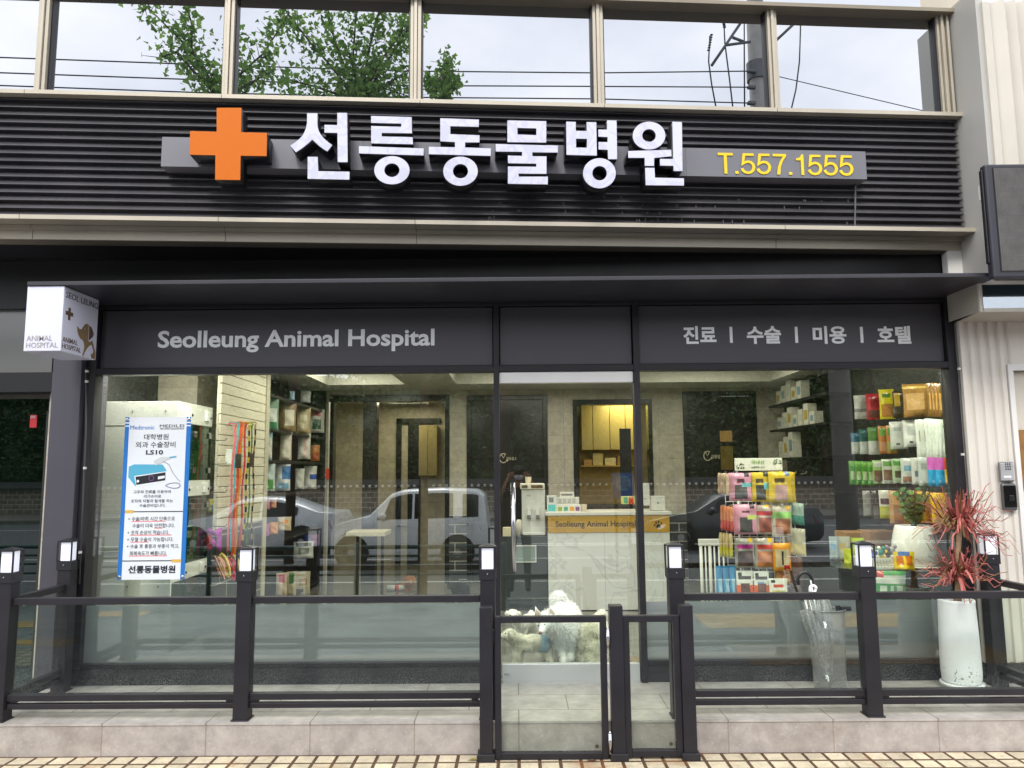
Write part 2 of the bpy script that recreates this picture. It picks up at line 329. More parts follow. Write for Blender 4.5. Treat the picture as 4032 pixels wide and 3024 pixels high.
# louvre cladding
pitch = .0535; prof = []
z = z_lou_t; k = 0
lm = MB(); y_in = .010
pts = [(y_in+.05, z_lou_t+.02)]
while z > z_lou_b-.02:
    pts += [(-.032, z), (-.032, z-.0055), (y_in-.004, z-.008), (y_in, z-.012)]
    z -= pitch
pts += [(y_in, z), (y_in+.05, z)]
lou = mat((76, 74, 77), .38, .1, .2, 2.2, 0)
lm.sweep(pts, SL, SE, 0).build('louvre_cladding', lou, bld)
rl = MB()
for i in range(46):
    u_ = random.uniform(1850, 3350); zz = z_lou_b + random.choice([1, 2, 3, 4])*pitch - .03; s_ = UP(u_, 800, 0).x
    rl.box(s_, s_+.0025, -.0332, -.030, zz, zz+random.uniform(.012, .026))
rl.build('drip_streaks', mat((120, 120, 120), .7, 0, .1), bld)['kind'] = 'stuff'
# sills / ledges as swept profiles with joints
def ledge(name, prof_, m, joints=()):
    mb = MB(); ss = [SL]+sorted(joints)+[SE+.06]
    for a, b in zip(ss, ss[1:]): mb.sweep(prof_, a, b-.004)
    return mb.build(name, m, bld)
n1 = .085; a, b = lz(398, n1), lz(413, n1)
ledge('window_sill', [(-n1, a), (-n1, b), (.02, b), (.02, a+.012)], BEIGE, [UP(u, 380, n1).x for u in (95, 873, 1655, 2380, 3060)])
zl_t, zl_b = lz(871, .12), lz(887, .12)
zl2 = lz(924, -.01); zl3, zl4 = lz(937, -.04), lz(964, -.04); 
ledge('beam_trim', [(-.12, zl_t), (-.12, zl_b), (.01, zl_b+.004), (.01, zl2), (.04, zl2), (.04, zl4), (.10, zl4), (.10, zl_t), (.02, zl_t+.01)], BEIGE, [UP(u, 930, -.02).x for u in (122, 885, 1640, 3060)])
zb = lz(974, -.09)
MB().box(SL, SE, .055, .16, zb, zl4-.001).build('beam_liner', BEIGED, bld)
# windows
zg_b = a-.004; zg_t = lz(16, -.05, 2330); wt = lz(6, .0, 2330)
win = bpy.data.materials.new('mirrored_window_glass'); win.use_nodes = True
t = win.node_tree; t.nodes.clear(); o_ = t.nodes.new('ShaderNodeOutputMaterial'); gl = t.nodes.new('ShaderNodeBsdfGlossy'); gl.inputs['Roughness'].default_value = .0; gl.inputs[0].default_value = (.51, .52, .54, 1)
df = t.nodes.new('ShaderNodeBsdfDiffuse'); df.inputs[0].default_value = (.05, .06, .065, 1); mxx = t.nodes.new('ShaderNodeMixShader'); mxx.inputs[0].default_value = .12
t.links.new(gl.outputs[0], mxx.inputs[1]); t.links.new(df.outputs[0], mxx.inputs[2]); t.links.new(mxx.outputs[0], o_.inputs[0])
mul = [(-2.0, -2.0)]
mull = [(152, 194), (884, 924), (1617, 1659), (2333, 2373), (3020, 3056)]
edges = [SL]
mm = []
for a_, b_ in mull:
    s0, s1 = UP(a_, 200, 0).x, UP(b_, 200, 0).x; mm.append((s0, s1))
SE_W = UP(3689, 200, 0).x
lefts = [SL]+[m_[1] for m_ in mm]; rights = [m_[0] for m_ in mm]+[SE_W]
for (s0, s1) in zip(lefts, rights):
    fr = MB(); d = .012
    fr.box(s0, s0+d, .0, .05, zg_b, zg_t); fr.box(s1-d, s1, .0, .05, zg_b, zg_t); fr.box(s0+d, s1-d, .0, .05, zg_b, zg_b+d); fr.box(s0+d, s1-d, .0, .05, zg_t-.02, zg_t)
    w_ = fr.build('window', CHARD, bld)
    MB().box(s0+.004, s1-.004, .03, .045, zg_b+.004, zg_t-.004).build('pane', win, w_)
for (s0, s1) in mm:
    q = MB(); w3 = (s1-s0)/3
    q.box(s0, s0+w3-.003, -.03, .05, zg_b, wt); q.box(s0+w3, s0+2*w3-.003, -.045, .05, zg_b, wt); q.box(s0+2*w3, s1, -.03, .05, zg_b, wt)
    q.build('mullion', BEIGE, bld, bevel=.002)
q = MB(); w3 = (SE-SE_W)/4
for i in range(4): q.box(SE_W+i*w3, SE_W+(i+1)*w3-.004, -.02-(.02 if i % 2 else 0), .05, zg_b, wt)
q.build('mullion', BEIGE, bld, bevel=.002)
# ledge above the windows and the next row of windows
zt0 = lz(10, .085, 2700); zt1 = zt0+.028
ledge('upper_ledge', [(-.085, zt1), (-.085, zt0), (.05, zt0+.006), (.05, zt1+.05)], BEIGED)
MB().box(SL, SE_W-.1, .0, .05, zt1+.03, zt1+1.2).build('upper_window', win, bld)
MB().box(SE_W-.1, SE+.3, .0, .05, zt1+.03, zt1+1.2).build('mullion', BEIGE, bld)
MB().box(SL, SE+.3, .08, .5, zl4, zt1+1.3).build('wall', CHARD, bld)
# right flank: return panel, fins
rp = MB(); SR = SE+.012; nf = .30
zr0 = zc(1080, -.6)
rp.box(SR, SR+.035, -nf, .3, zr0, zt0+.05); rp.build('return_panel', mat((182, 180, 174), .5, .1, .06, 2), bld)
zft = lz(12, nf, 3830)
fin = MB(); s = SR+.035; fw_ = .079
fin.box(s, s+.055, -nf-.02, -nf+.05, zr0, zft); s += .055
pp = []
for i in range(22):
    fin.prismz([(s, -nf+.05), (s, -nf-.0), (s+fw_-.006, -nf-.062), (s+fw_, -nf-.062), (s+fw_, -nf+.05)], zr0, zft); s += fw_
fin.build('fin_cladding', mat((200, 194, 182), .5, .1, .05, 3), bld)
MB().box(SR+.09, s, -nf+.06, -nf+.4, zr0, zft-.02).build('fin_backing', WHITE, bld)
gb = MB()
for i in range(8): gb.box(SR-.25, SR+2, .5+i*.02, .52+i*.02, zft-.3+i*.1, zft-.3+i*.1+.092)
gb.build('green_wall', mat((38, 92, 76), .5, 0, .1), bld)
# soffit behind the beam and the dark recess over the canopy
dk = mat((20, 21, 23), .16, 0, .3, 1.3, .06, 5)
MB().box(SL, SE+.02, .101, 1.4, zb+.01, zb+.05).build('soffit', dk, bld)
# ================================================================== main sign
sg = empty('shop_sign', UO, UA)
tag(sg, 'raised white Korean letters, orange cross and yellow phone number on a grey bar', 'shop sign')
def ub(u0_, v0_, u1_, v1_, n0, n1_, mi=0, mb=None):
    p, q_ = UP(u0_, v0_, n1_), UP(u1_, v1_, n1_); mb.box(p.x, q_.x, -n1_, -n0, p.z, q_.z, mi)
barp = [UP(639, 535, .14), UP(3408, 600, .14), UP(3411, 708, .14), UP(639, 652, .14)]
zt_, zb_ = (barp[0].z+barp[1].z)/2, (barp[2].z+barp[3].z)/2
barm = mat((112, 111, 117), .5, .15, .07, 2, .03, 200)
q = MB(); cuts = [barp[0].x]+[UP(u, 600, .14).x for u in (1430, 1830, 2225, 2700)]+[barp[1].x]
for s0, s1 in zip(cuts, cuts[1:]): q.box(s0, s1-.0015, -.14, -.03, zb_, zt_)
q.build('backing_bar', barm, sg)
edge = mat((24, 24, 30), .35, .1, .05)
def face_mat(name, col, k=.22):
    """acrylic sign face still half covered by wrinkled protective film"""
    m = bpy.data.materials.new(name); m.use_nodes = True; t = m.node_tree; b = t.nodes['Principled BSDF']
    tx = t.nodes.new('ShaderNodeTexCoord'); n = t.nodes.new('ShaderNodeTexNoise'); n.inputs['Scale'].default_value = 3.2; n.inputs['Detail'].default_value = 2.5; n.inputs['Distortion'].default_value = 2.6
    t.links.new(tx.outputs['Object'], n.inputs[0]); rp = t.nodes.new('ShaderNodeValToRGB'); e = rp.color_ramp.elements
    c = lin(col); e[0].position = .50; e[1].position = .515; e[0].color = (*c, 1); e[1].color = (*[x*(1-k*.5) for x in c], 1)
    e2 = rp.color_ramp.elements.new(.60); e2.color = (*[x*(1-k*.5) for x in c], 1); e3 = rp.color_ramp.elements.new(.612); e3.color = (*c, 1)
    t.links.new(n.outputs['Fac'], rp.inputs[0]); t.links.new(rp.outputs[0], b.inputs['Base Color']); b.inputs['Roughness'].default_value = .28
    return m
lett = face_mat('white_acrylic', (206, 206, 224)); 
def uf(nn):
    return lambda a_, b_, d_: UP(a_, b_, d_)
zA = lambda pts, ox, oy, sc: [(ox+x*sc, oy+y*sc) for x, y in pts]
k1 = lambda p: zA(p, 1100, 400, 400/1843); k2 = lambda p: zA(p, 1400, 400, 660/2212); k3 = lambda p: zA(p, 2040, 400, 720/2212); k0 = lambda p: zA(p, 0, 0, 1344/2212)
GL = [
 ('선', [k1([(505,215),(690,215),(690,400),(697,470),(715,530),(745,590),(790,650),(860,720),(960,792),(870,907),(780,850),(700,785),(640,730),(597,690),(560,728),(500,780),(400,858),(300,922),(200,802),(290,742),(360,685),(420,620),(460,550),(487,475),(503,390)]),
        k1([(1052,208),(1228,208),(1240,1100),(1060,1100),(1055,570),(820,566),(820,425),(1052,430)]), k1([(515,1005),(695,1005),(705,1265),(1272,1275),(1270,1418),(515,1402)])]),
 ('릉', [k2([(205,192),(740,207),(745,420),(345,415),(345,462),(752,472),(758,565),(207,552),(207,325),(603,335),(603,292),(205,282)]), k2([(45,590),(900,620),(898,712),(45,685)]), k2(ell(480,907,233,186)), k2(ell(480,907,100,91))]),
 ('동', [k2([(1118,222),(1628,240),(1625,335),(1250,325),(1250,432),(1637,447),(1635,540),(1445,540),(1445,607),(1785,620),(1783,718),(967,695),(967,598),(1312,605),(1312,535),(1118,525)]), k2(ell(1385,920,228,192)), k2(ell(1385,920,100,95))]),
 ('물', [[(1998,474.6),(2150.7,478),(2150.7,561.8),(1998,560)], [(2037,504),(2112,506),(2112,533),(2037.7,530)],
        [(1952,567.7),(2197,574),(2196,601),(2096,600),(2096,615.5),(2151.6,616.5),(2151.6,684.8),(2041.6,683.8),(2042.6,696),(2157,696),(2156.5,726.5),(2000,723.8),(2000,656),(2111.6,657),(2111.6,644.8),(2000,643),(2000,613),(2055.6,614.6),(2055.6,598),(1952,597)]]),
 ('병', [k3([(583,245),(697,248),(697,355),(830,358),(830,250),(945,252),(952,655),(585,645)]), k3([(700,450),(833,452),(833,560),(700,558)]),
        k3([(1077,228),(1190,232),(1197,698),(1088,697),(1085,585),(973,580),(973,490),(1083,493),(1083,430),(970,425),(970,340),(1077,342)]), k3(ell(983,868,198,182)), k3(ell(985,868,88,88))]),
 ('원', [k3(ell(1583,413,197,168)), k3(ell(1583,412,83,77)), k3([(1332,600),(1850,585),(1855,662),(1645,682),(1643,780),(1532,778),(1530,682),(1332,682)]),
        k3([(1867,245),(1980,250),(1988,842),(1880,840),(1878,778),(1716,775),(1716,695),(1877,697)]), k3([(1537,803),(1648,803),(1655,922),(2005,930),(2005,1017),(1543,1012)])])]
NB, NF = .142, .285
def fixed(fr_n):
    """map pixels at the face plane, then push back along the plane normal so sides stay square"""
    def fn(a_, b_, d_):
        p = UP(a_, b_, fr_n); return Vector((p.x, -d_, p.z))
    return fn
for ch, outl in GL:
    l_ = shape2d('letter', outl, edge, fixed(NF), NF-.004, NB, sg)
    shape2d('letter_face', outl, lett, fixed(NF), NF+.003, NF-.0035, l_)
cross = [k0([(1405,700),(1565,700),(1562,858),(1730,862),(1728,1012),(1560,1010),(1557,1167),(1395,1165),(1397,1007),(1230,1003),(1233,850),(1405,855)])]
c_ = shape2d('cross', cross, edge, fixed(NF), NF-.004, NB, sg)
shape2d('cross_face', cross, mat((204, 104, 12), .5, 0, .03, 200, spec=.2), fixed(NF), NF+.003, NF-.0035, c_)
p0, p1 = UP(2828, 683, .14), UP(3354, 611, .14)
def stroke(path, w):
    L_ = []; R_ = []; n = len(path); V2 = [Vector((a_, b_)) for a_, b_ in path]
    for i in range(n):
        d0 = (V2[i]-V2[i-1]).normalized() if i else (V2[1]-V2[0]).normalized(); d1 = (V2[i+1]-V2[i]).normalized() if i < n-1 else d0
        n0, n1_ = Vector((-d0.y, d0.x)), Vector((-d1.y, d1.x)); m_ = (n0+n1_).normalized(); k = min(2.2, 1/max(.3, m_.dot(n0))); L_.append(V2[i]+m_*k*w/2); R_.append(V2[i]-m_*k*w/2)
    return [(p_.x, p_.y) for p_ in L_+R_[::-1]]
five = [stroke([(55, 6), (15, 6), (8, 51), (17, 44), (30, 40), (42, 43), (51, 53), (54, 66), (50, 81), (41, 91), (28, 94.5), (16, 91), (8, 83), (5, 73)], 11.5)]
DG = {'T': ([[(0, 0), (62, 0), (62, 12), (37, 12), (37, 100), (25, 100), (25, 12), (0, 12)]], 66), '.': ([[(4, 87), (17, 87), (17, 100), (4, 100)]], 28), '5': (five, 66),
      '7': ([[(3, 0), (58, 0), (58, 11), (44, 34), (34, 64), (30, 100), (17, 100), (22, 66), (32, 36), (45, 12), (3, 12)]], 64), '1': ([[(30, 0), (39, 0), (39, 100), (27, 100), (27, 29), (8, 29), (8, 20), (20, 17), (28, 9)]], 56)}
tot = sum(DG[c][1] for c in 'T.557.1555')-8; ph_z0, ph_z1 = UP(3090, 689, .14).z, UP(3090, 608, .14).z; cur = 0; outs = []
for c in 'T.557.1555':
    for ol in DG[c][0]: outs.append([(cur+a_, b_) for a_, b_ in ol])
    cur += DG[c][1]
shape2d('phone_number', outs, mat((234, 198, 10), .5, 0, .02), lambda a_, b_, d_: Vector((p0.x+a_/tot*(p1.x-p0.x), -d_, ph_z1-b_/100*(ph_z1-ph_z0))), .146, .1402, sg)
MB().tube([UW(UP(3368, 712, .05).x, .05, UP(3368, 712, .05).z), UW(UP(3367, 800, .05).x, .052, UP(3367, 800, .05).z), UW(UP(3366, 892, .05).x, .05, UP(3366, 892, .05).z)], .006, 6).build('conduit', mat((92, 92, 96), .5, .2, .05))
tag(bpy.data.objects['conduit'], 'thin grey conduit running down the louvres under the phone number', 'conduit')
# ================================================================== canopy and projecting cube sign
CY = -.63
zc0, zc1 = zc(1107, CY), zc(1091, CY)
MB().box(xc(108, 1104, CY), xc(3936, 1070, CY), CY, .06, zc0, zc1).build('canopy', [mat((54, 53, 59), .4, .15, .12, 2)], None, bevel=.003)
tag(bpy.data.objects['canopy'], 'thin dark grey metal canopy slab running across the whole shopfront', 'canopy')
BM = Matrix.Translation(UO) @ Matrix.Rotation(UA, 4, 'Z')
def adopt(o, parent=None):                   # world-space mesh becomes a part of the rotated building
    o.parent = bld; o.matrix_parent_inverse = BM.inverted(); return o
adopt(MB().box(SL, xc(3790, 1000, .1), .062, .11, zc1-.02, zb+.1).build('recess_wall', mat((15, 15, 16), .5, 0, .2)))
# ------------------------------------------------------------------ cube sign
cs = empty('cube_sign', (xc(180, 1240, -.62), -.42, zc(1240, -.62)))
tag(cs, 'white cube sign with brown lettering and a dog emblem under the left canopy end', 'sign')
sx0, sx1 = xc(101, 1240, -.62), xc(247, 1240, -.62); sz0, sz1 = zc(1366, -.62), zc(1108, -.62)
def child(o, par):
    o.parent = par; o.matrix_parent_inverse = Matrix.Translation(par.location).inverted(); return o
boxm = mat((222, 222, 238), .35, 0, .02, 2)
child(MB().box(sx0, sx1, -.62, -.22, sz0, sz1-.003).build('sign_box', boxm, None, bevel=.004), cs)
brn = mat((150, 124, 88), .4, .2, .05); brnd = mat((104, 84, 70), .4, .2, .05); lt = mat((172, 164, 158), .4, .3, .05)
w, h = sx1-sx0, sz1-sz0
f0 = Vector((sx0, -.6205, sz0))
def front(txt, a0, a1, b0, b1, m): child(lettering('lettering', txt, m, f0+Vector((a0*w, 0, b0*h)), X, Z, (a1-a0)*w, (b1-b0)*h, .0015, .006), cs)
front('ANIMAL', .07, .76, .155, .235, lt); front('HOSPITAL', .07, .92, .05, .13, lt)
g0 = Vector((sx1+.0005, -.62, sz0)); sw = .40
def side(txt, a0, a1, b0, b1, m): child(lettering('lettering', txt, m, g0+Vector((0, a0*sw, b0*h)), Yv, Z, (a1-a0)*sw, (b1-b0)*h, .0015, .004), cs)
side('SEOL LEUNG', .05, .97, .83, .925, mat((92, 82, 88), .5, 0, .05)); side('ANIMAL', .03, .44, .15, .225, brnd); side('HOSPITAL', .03, .54, .05, .125, brnd)
def sidef(a_, b_, d_): return Vector((sx1+d_, -.62+a_/100*sw, sz0+(100-b_)/100*h))
def emblem(nm, outs, m, d=.002): child(shape2d(nm, outs, m, sidef, d, .0002), cs)
emblem('cross_mark', [[(14,31),(20,31),(20,37),(27,37),(27,43),(20,43),(20,50),(14,50),(14,43),(7,43),(7,37),(14,37)]], brnd)
dog = [(40,55),(47,58),(53,58),(57,53),(62,48),(68,46),(73,47),(73,70),(76,74),(80,74),(85,70),(90,76),(93,82),(97,88),(97,99),(86,99),(84,92),(90,91),(91,86),(88,82),(85,77),(78,80),(72,85),(66,92),(62,99),(59,99),(62,92),(64,85),(62,78),(58,74),(52,73),(46,69),(42,63)]
emblem('dog_emblem', [dog, ell(62.5, 55.5, 1.3, 1.1, 12)], brn)
emblem('dog_ear', [[(75,48),(80,49),(85,53),(89,59),(87,64),(81,68),(77,71),(75,70)]], brnd)
# ------------------------------------------------------------------ shopfront
YF, YB = -.05, .05
sf = empty('shopfront', (0, 0, PLZ)); tag(sf, 'charcoal framed glass shopfront with lettered header panels and a central glass door', 'shopfront')
def sp(o): return child(o, sf)
zT0, zT1 = zc(1462, YF), zc(1437, YF)                  # transom bar under the header panels
zH = zc(1203, YF)                                      # top of header panels (meets the canopy)
zG = zc(2607, YF); zB = zc(2660, YF)
xl, xr = xc(352, 1900, YF), xc(3771, 1900, YF)
v1a, v1b = xc(1944, 1700, YF), xc(1967, 1700, YF); v2a, v2b = xc(2502, 1700, YF), xc(2526, 1700, YF)
q = MB(); q.box(xl, xr, .032, .045, zT1, zH+.02)
ztop = zc0-.001
q.box(xl-.07, xl, YF, YB, zG-.03, ztop); q.box(xr, xr+.06, YF, YB, zG-.03, ztop)
for a_, b_ in ((v1a, v1b), (v2a, v2b)): q.box(a_, b_, YF, YB, PLZ, ztop)
for a_, b_ in ((xl, v1a), (v1b, v2a), (v2b, xr)): q.box(a_, b_, YF+.003, YB, zT0, zT1); q.box(a_, b_, YF+.003, YB, zH, ztop)
for a_, b_ in ((xl, v1a), (v2b, xr)): q.box(a_, b_, YF+.01, YB, zG-.03, zG)
sp(q.build('frame', CHAR, None, bevel=.003))
sp(MB().box(xl-.275, xl-.072, -.10, .25, PLZ, ztop).build('side_column', mat((78, 76, 84), .4, .15, .06, 2), None, bevel=.004))
pan = mat((74, 72, 77), .42, .1, .06, 2, .02, 200)
for a_, b_ in ((xl, v1a), (v1b, v2a), (v2b, xr)): sp(MB().box(a_+.006, b_-.006, -.012, .03, zT1+.005, zH-.005).build('header_panel', pan, None, bevel=.002))
ltx = mat((252, 252, 252), .5, 0, .05, 40)
def onfront(txt, u_0, v_0, u_1, v_1, m=ltx, y=-.0125, off=.02, space=1., thick=.003, par=None, name='lettering', uc=None, res=3):
    uc = uc or (u_0+u_1)/2; x0, x1 = P(u_0, (v_0+v_1)/2, y).x, P(u_1, (v_0+v_1)/2, y).x; z0, z1 = P(uc, v_1, y).z, P(uc, v_0, y).z
    return child(lettering(name, txt, m, (x0, y, z0), X, Z, x1-x0, z1-z0, thick, off, res, space), par or sf)
onfront('Seolleung Animal Hospital', 622, 1298, 1711, 1386, off=.024)
for txt, a_, b_ in (('진료', 2690, 2820), ('수술', 2940, 3075), ('미용', 3200, 3332), ('호텔', 3454, 3586)): onfront(txt, a_, 1284, b_, 1354, off=.03)
for a_ in (2873, 3130, 3387): sp(MB().box(P(a_, 1318, -.0125).x, P(a_+11, 1318, -.0125).x, -.0155, -.0125, P(a_, 1350, -.0125).z, P(a_, 1287, -.0125).z).build('lettering', ltx))
GLASS = pane_mat('shop_glass', .145, (251, 254, 246)); DOORG = pane_mat('door_glass', .10, (252, 254, 248)); RAILG = pane_mat('railing_glass', .012, (248, 251, 248), 0, .42)
frost = bpy.data.materials.new('frosted_film'); frost.use_nodes = True; t = frost.node_tree; t.nodes.clear()
o_ = t.nodes.new('ShaderNodeOutputMaterial'); rf = t.nodes.new('ShaderNodeBsdfTransparent'); rf.inputs[0].default_value = (.90, .94, .93, 1)
tl = t.nodes.new('ShaderNodeBsdfTranslucent'); tl.inputs[0].default_value = (.52, .58, .60, 1); d_ = t.nodes.new('ShaderNodeBsdfDiffuse'); d_.inputs[0].default_value = (.25, .28, .29, 1)
m0 = t.nodes.new('ShaderNodeMixShader'); m0.inputs[0].default_value = .38; t.links.new(tl.outputs[0], m0.inputs[1]); t.links.new(d_.outputs[0], m0.inputs[2])
m1 = t.nodes.new('ShaderNodeMixShader'); m1.inputs[0].default_value = .58; t.links.new(rf.outputs[0], m1.inputs[1]); t.links.new(m0.outputs[0], m1.inputs[2])
gg = t.nodes.new('ShaderNodeBsdfGlossy'); gg.inputs['Roughness'].default_value = .015; m2 = t.nodes.new('ShaderNodeMixShader'); m2.inputs[0].default_value = .19
t.links.new(m1.outputs[0], m2.inputs[1]); t.links.new(gg.outputs[0], m2.inputs[2]); t.links.new(m2.outputs[0], o_.inputs[0])
zF = zc(2372, 0)
for a_, b_ in ((xl, v1a), (v2b, xr)):
    wdo = sp(MB().box(a_-.01, b_+.01, -.004, .004, zF, zT0+.01).build('window_pane', GLASS))
    sp(MB().box(a_-.01, b_+.01, -.004, .004, zG-.01, zF-.002).build('frosted_film', frost))
granite = mat((46, 47, 50), .14, 0, .14, 14, .04, 20)
bs = MB(); bs.box(xl-.2, v1a, -.03, .12, PLZ-.01, zG-.031); bs.box(v2b, xr+.12, -.03, .12, PLZ-.01, zG-.031); sp(bs.build('granite_base', granite))
# door
dr = sp(MB().box(v1b+.006, v2a-.006, -.0045, .0045, zc(2612, 0), zc(1509, 0)).build('door', DOORG)); dr['label'] = 'clear glass shop door with long steel handle'
def dp(o): o.parent = dr; return o
silver = mat((206, 207, 210), .35, .55, .05, 3)
dp(MB().box(v1b+.004, v2a-.004, -.03, .03, zc(1507, YF), zT0-.003).build('door_header', mat((226, 224, 220), .45, .2, .03), None, bevel=.003))
dp(MB().box(v1b+.006, v2a-.006, -.022, .022, zc(2690, 0)+.004, zc(2612, 0)).build('kick_plate', silver, None, bevel=.003))
hx = xc(2021, 2000, -.06); q = MB(); z0, z1 = zc(2250, -.06), zc(1902, -.06)
q.tube([(hx, -.06, z0), (hx, -.06, z1)], .0165, 16)
for zz in (z0+.12, z1-.12): q.tube([(hx, -.06, zz), (hx, .0, zz)], .009, 8)
dp(q.build('door_handle', CHROME, None, True))
dp(MB().lathe([(.018, 0), (.02, .004), (.0, .005)], (0, 0, 0), 16).build('lock', CHROME)).location = (xc(1996, 2655, -.03), -.03, zc(2655, -.03))
# little cable clips on the left and right edge of the frame
clm = mat((196, 194, 188), .5, 0, .05)
for u, v in ((341, 1462), (340, 1502), (333, 1843), (315, 2175), (3777, 1452), (3792, 1789), (3762, 1180)):
    p = P(u, v, -.12); sp(MB().box(p.x-.008, p.x+.008, -.125, -.108, p.z-.008, p.z+.008).build('cable_clip', clm))
sp(MB().tube([P(340, 1450, -.105), P(338, 1700, -.105), P(326, 2000, -.105), P(312, 2300, -.105)], .006, 6).build('cable', mat((60, 58, 60), .5), None, True))
# ------------------------------------------------------------------ railings, lantern posts, gate
RY = -.735                                              # centre plane of the front railing
lampm = mat((236, 238, 250), .35, 0, .01, 2, emit=.22)
def lantern_post(x, y, zt, label, w=.088):
    z0 = PLZ; r = empty('lantern_post', (x, y, z0)); tag(r, label, 'lantern post', 'square lantern posts of the railing')
    H = zt-z0; a = w/2; hl = .145
    m = MB(); m.box(-a, a, -a, a, .004, H-hl-.05); m.build('post', CHAR, r, bevel=.004)
    MB().box(-a-.008, a+.008, -a-.008, a+.008, 0, .007).build('base_plate', CHAR, r, bevel=.002)
    c = a+.006; f = MB()
    f.box(-c, c, -c, c, H-hl-.052, H-hl+.006)
    for sx_ in (-1, 1):
        for sy_ in (-1, 1): f.box(sx_*c, sx_*(c-.009), sy_*c, sy_*(c-.009), H-hl+.006, H-.012)
    f.box(-c, c, -c, c, H-.012, H-.004); f.add([(-c, -c, H-.004), (c, -c, H-.004), (c, c, H-.004), (-c, c, H-.004), (0, 0, H+.012)], [(0, 1, 4), (1, 2, 4), (2, 3, 4), (3, 0, 4)])
    fr = f.build('lantern', mat((40, 39, 44), .4, .2, .08), r, bevel=.0015)
    d = a-.010; MB().box(-d, d, -d, d, H-hl+.008, H-.014).build('diffuser', lampm, fr, bevel=.003)
    sc_ = MB(); sc_.ball((0, -c-.001, H-hl-.018), .004, 8); sc_.build('screw', CHROME, fr)
    return r
xs = [xc(28, 2400, RY), xc(968, 2400, RY), xc(1921, 2400, RY), xc(2662, 2400, RY), xc(3418, 2500, RY)]
zt = zc(2146, RY)
labs = ['lantern post at the far left front corner, cut by the picture edge', 'front lantern post nearest the left display window, beside the leashes', 'front lantern post just left of the glass door handle', 'front lantern post right of the gate, before the counter end', 'front lantern post between the umbrella stand and the red plant pot']
for x, l in zip(xs, labs): lantern_post(x, RY, zt, l)
xbl = xc(266, 2250, -.15); xbr = xc(3900, 2300, -.17)
lantern_post(xbl, -.15, zt, 'rear lantern post against the dark column under the cube sign')
lantern_post(xbr, -.17, zt, 'rear lantern post against the white ribbed wall behind the red plant')
xcr = xs[4]+1.12
lantern_post(xcr, RY, zt, 'lantern post at the right front corner of the railing, outside the picture') if False else None
rt0, rt1 = zc(2372, RY, 1400), zc(2345, RY, 1400); rm0, rm1 = zc(2750, RY, 1400), zc(2724, RY, 1400); rb0, rb1 = zc(2783, RY, 1400), zc(2762, RY, 1400)
def railing(p, q_, label, cat='railing'):
    p, q_ = Vector(p), Vector(q_); L = (q_-p).length; ang = math.atan2(q_.y-p.y, q_.x-p.x)
    r = empty('glass_railing', (p.x, p.y, PLZ), ang); tag(r, label, cat, 'glass railing bays along the platform')
    def rail(nm, z0, z1, d=.022, bv=.003): MB().box(0, L, -d, d, z0-PLZ, z1-PLZ).build(nm, CHAR, r, bevel=bv)
    rail('top_rail', rt0, rt1); rail('middle_rail', rm0, rm1); rail('bottom_rail', rb0, rb1, .019)
    MB().box(.006, L-.006, -.004, .004, rm1-PLZ-.004, rt0-PLZ+.004).build('glass_panel', RAILG, r)
    for s in (.03, L-.03): MB().box(s-.02, s+.02, -.012, .012, rm0-PLZ-.012, rm0-PLZ-.001).build('bracket', CHARD, r)
    random.seed(int(L*1000)); dp_ = MB()
    for i in range(int(L*26)):
        s = random.uniform(.05, L-.05); dp_.ball((s, -.018+random.uniform(0, .03), random.choice([rt0, rm0, rb0])-PLZ-.001), (.004, .004, .005), 6)
    dp_.build('water_drops', pane_mat('water', .3, (235, 240, 240)), r)['kind'] = 'stuff'
    return r
hw = .046
railing((xs[0]+hw, RY), (xs[1]-hw, RY), 'front glass railing bay before the white cage cabinet at the left')
railing((xs[1]+hw, RY), (xs[2]-hw, RY), 'front glass railing bay between the leashes and the gate')
railing((xs[3]+hw, RY), (xs[4]-hw, RY), 'front glass railing bay before the umbrella stand')
railing((xs[4]+hw, RY), (xcr, RY), 'front glass railing bay before the tall white pot at the right')
railing((xs[0], RY+hw), (xbl, -.15-hw), 'side glass railing bay returning to the wall under the cube sign')
railing((xbr, -.17-hw), (xcr, RY), 'side glass railing bay slanting from the ribbed wall at the right')
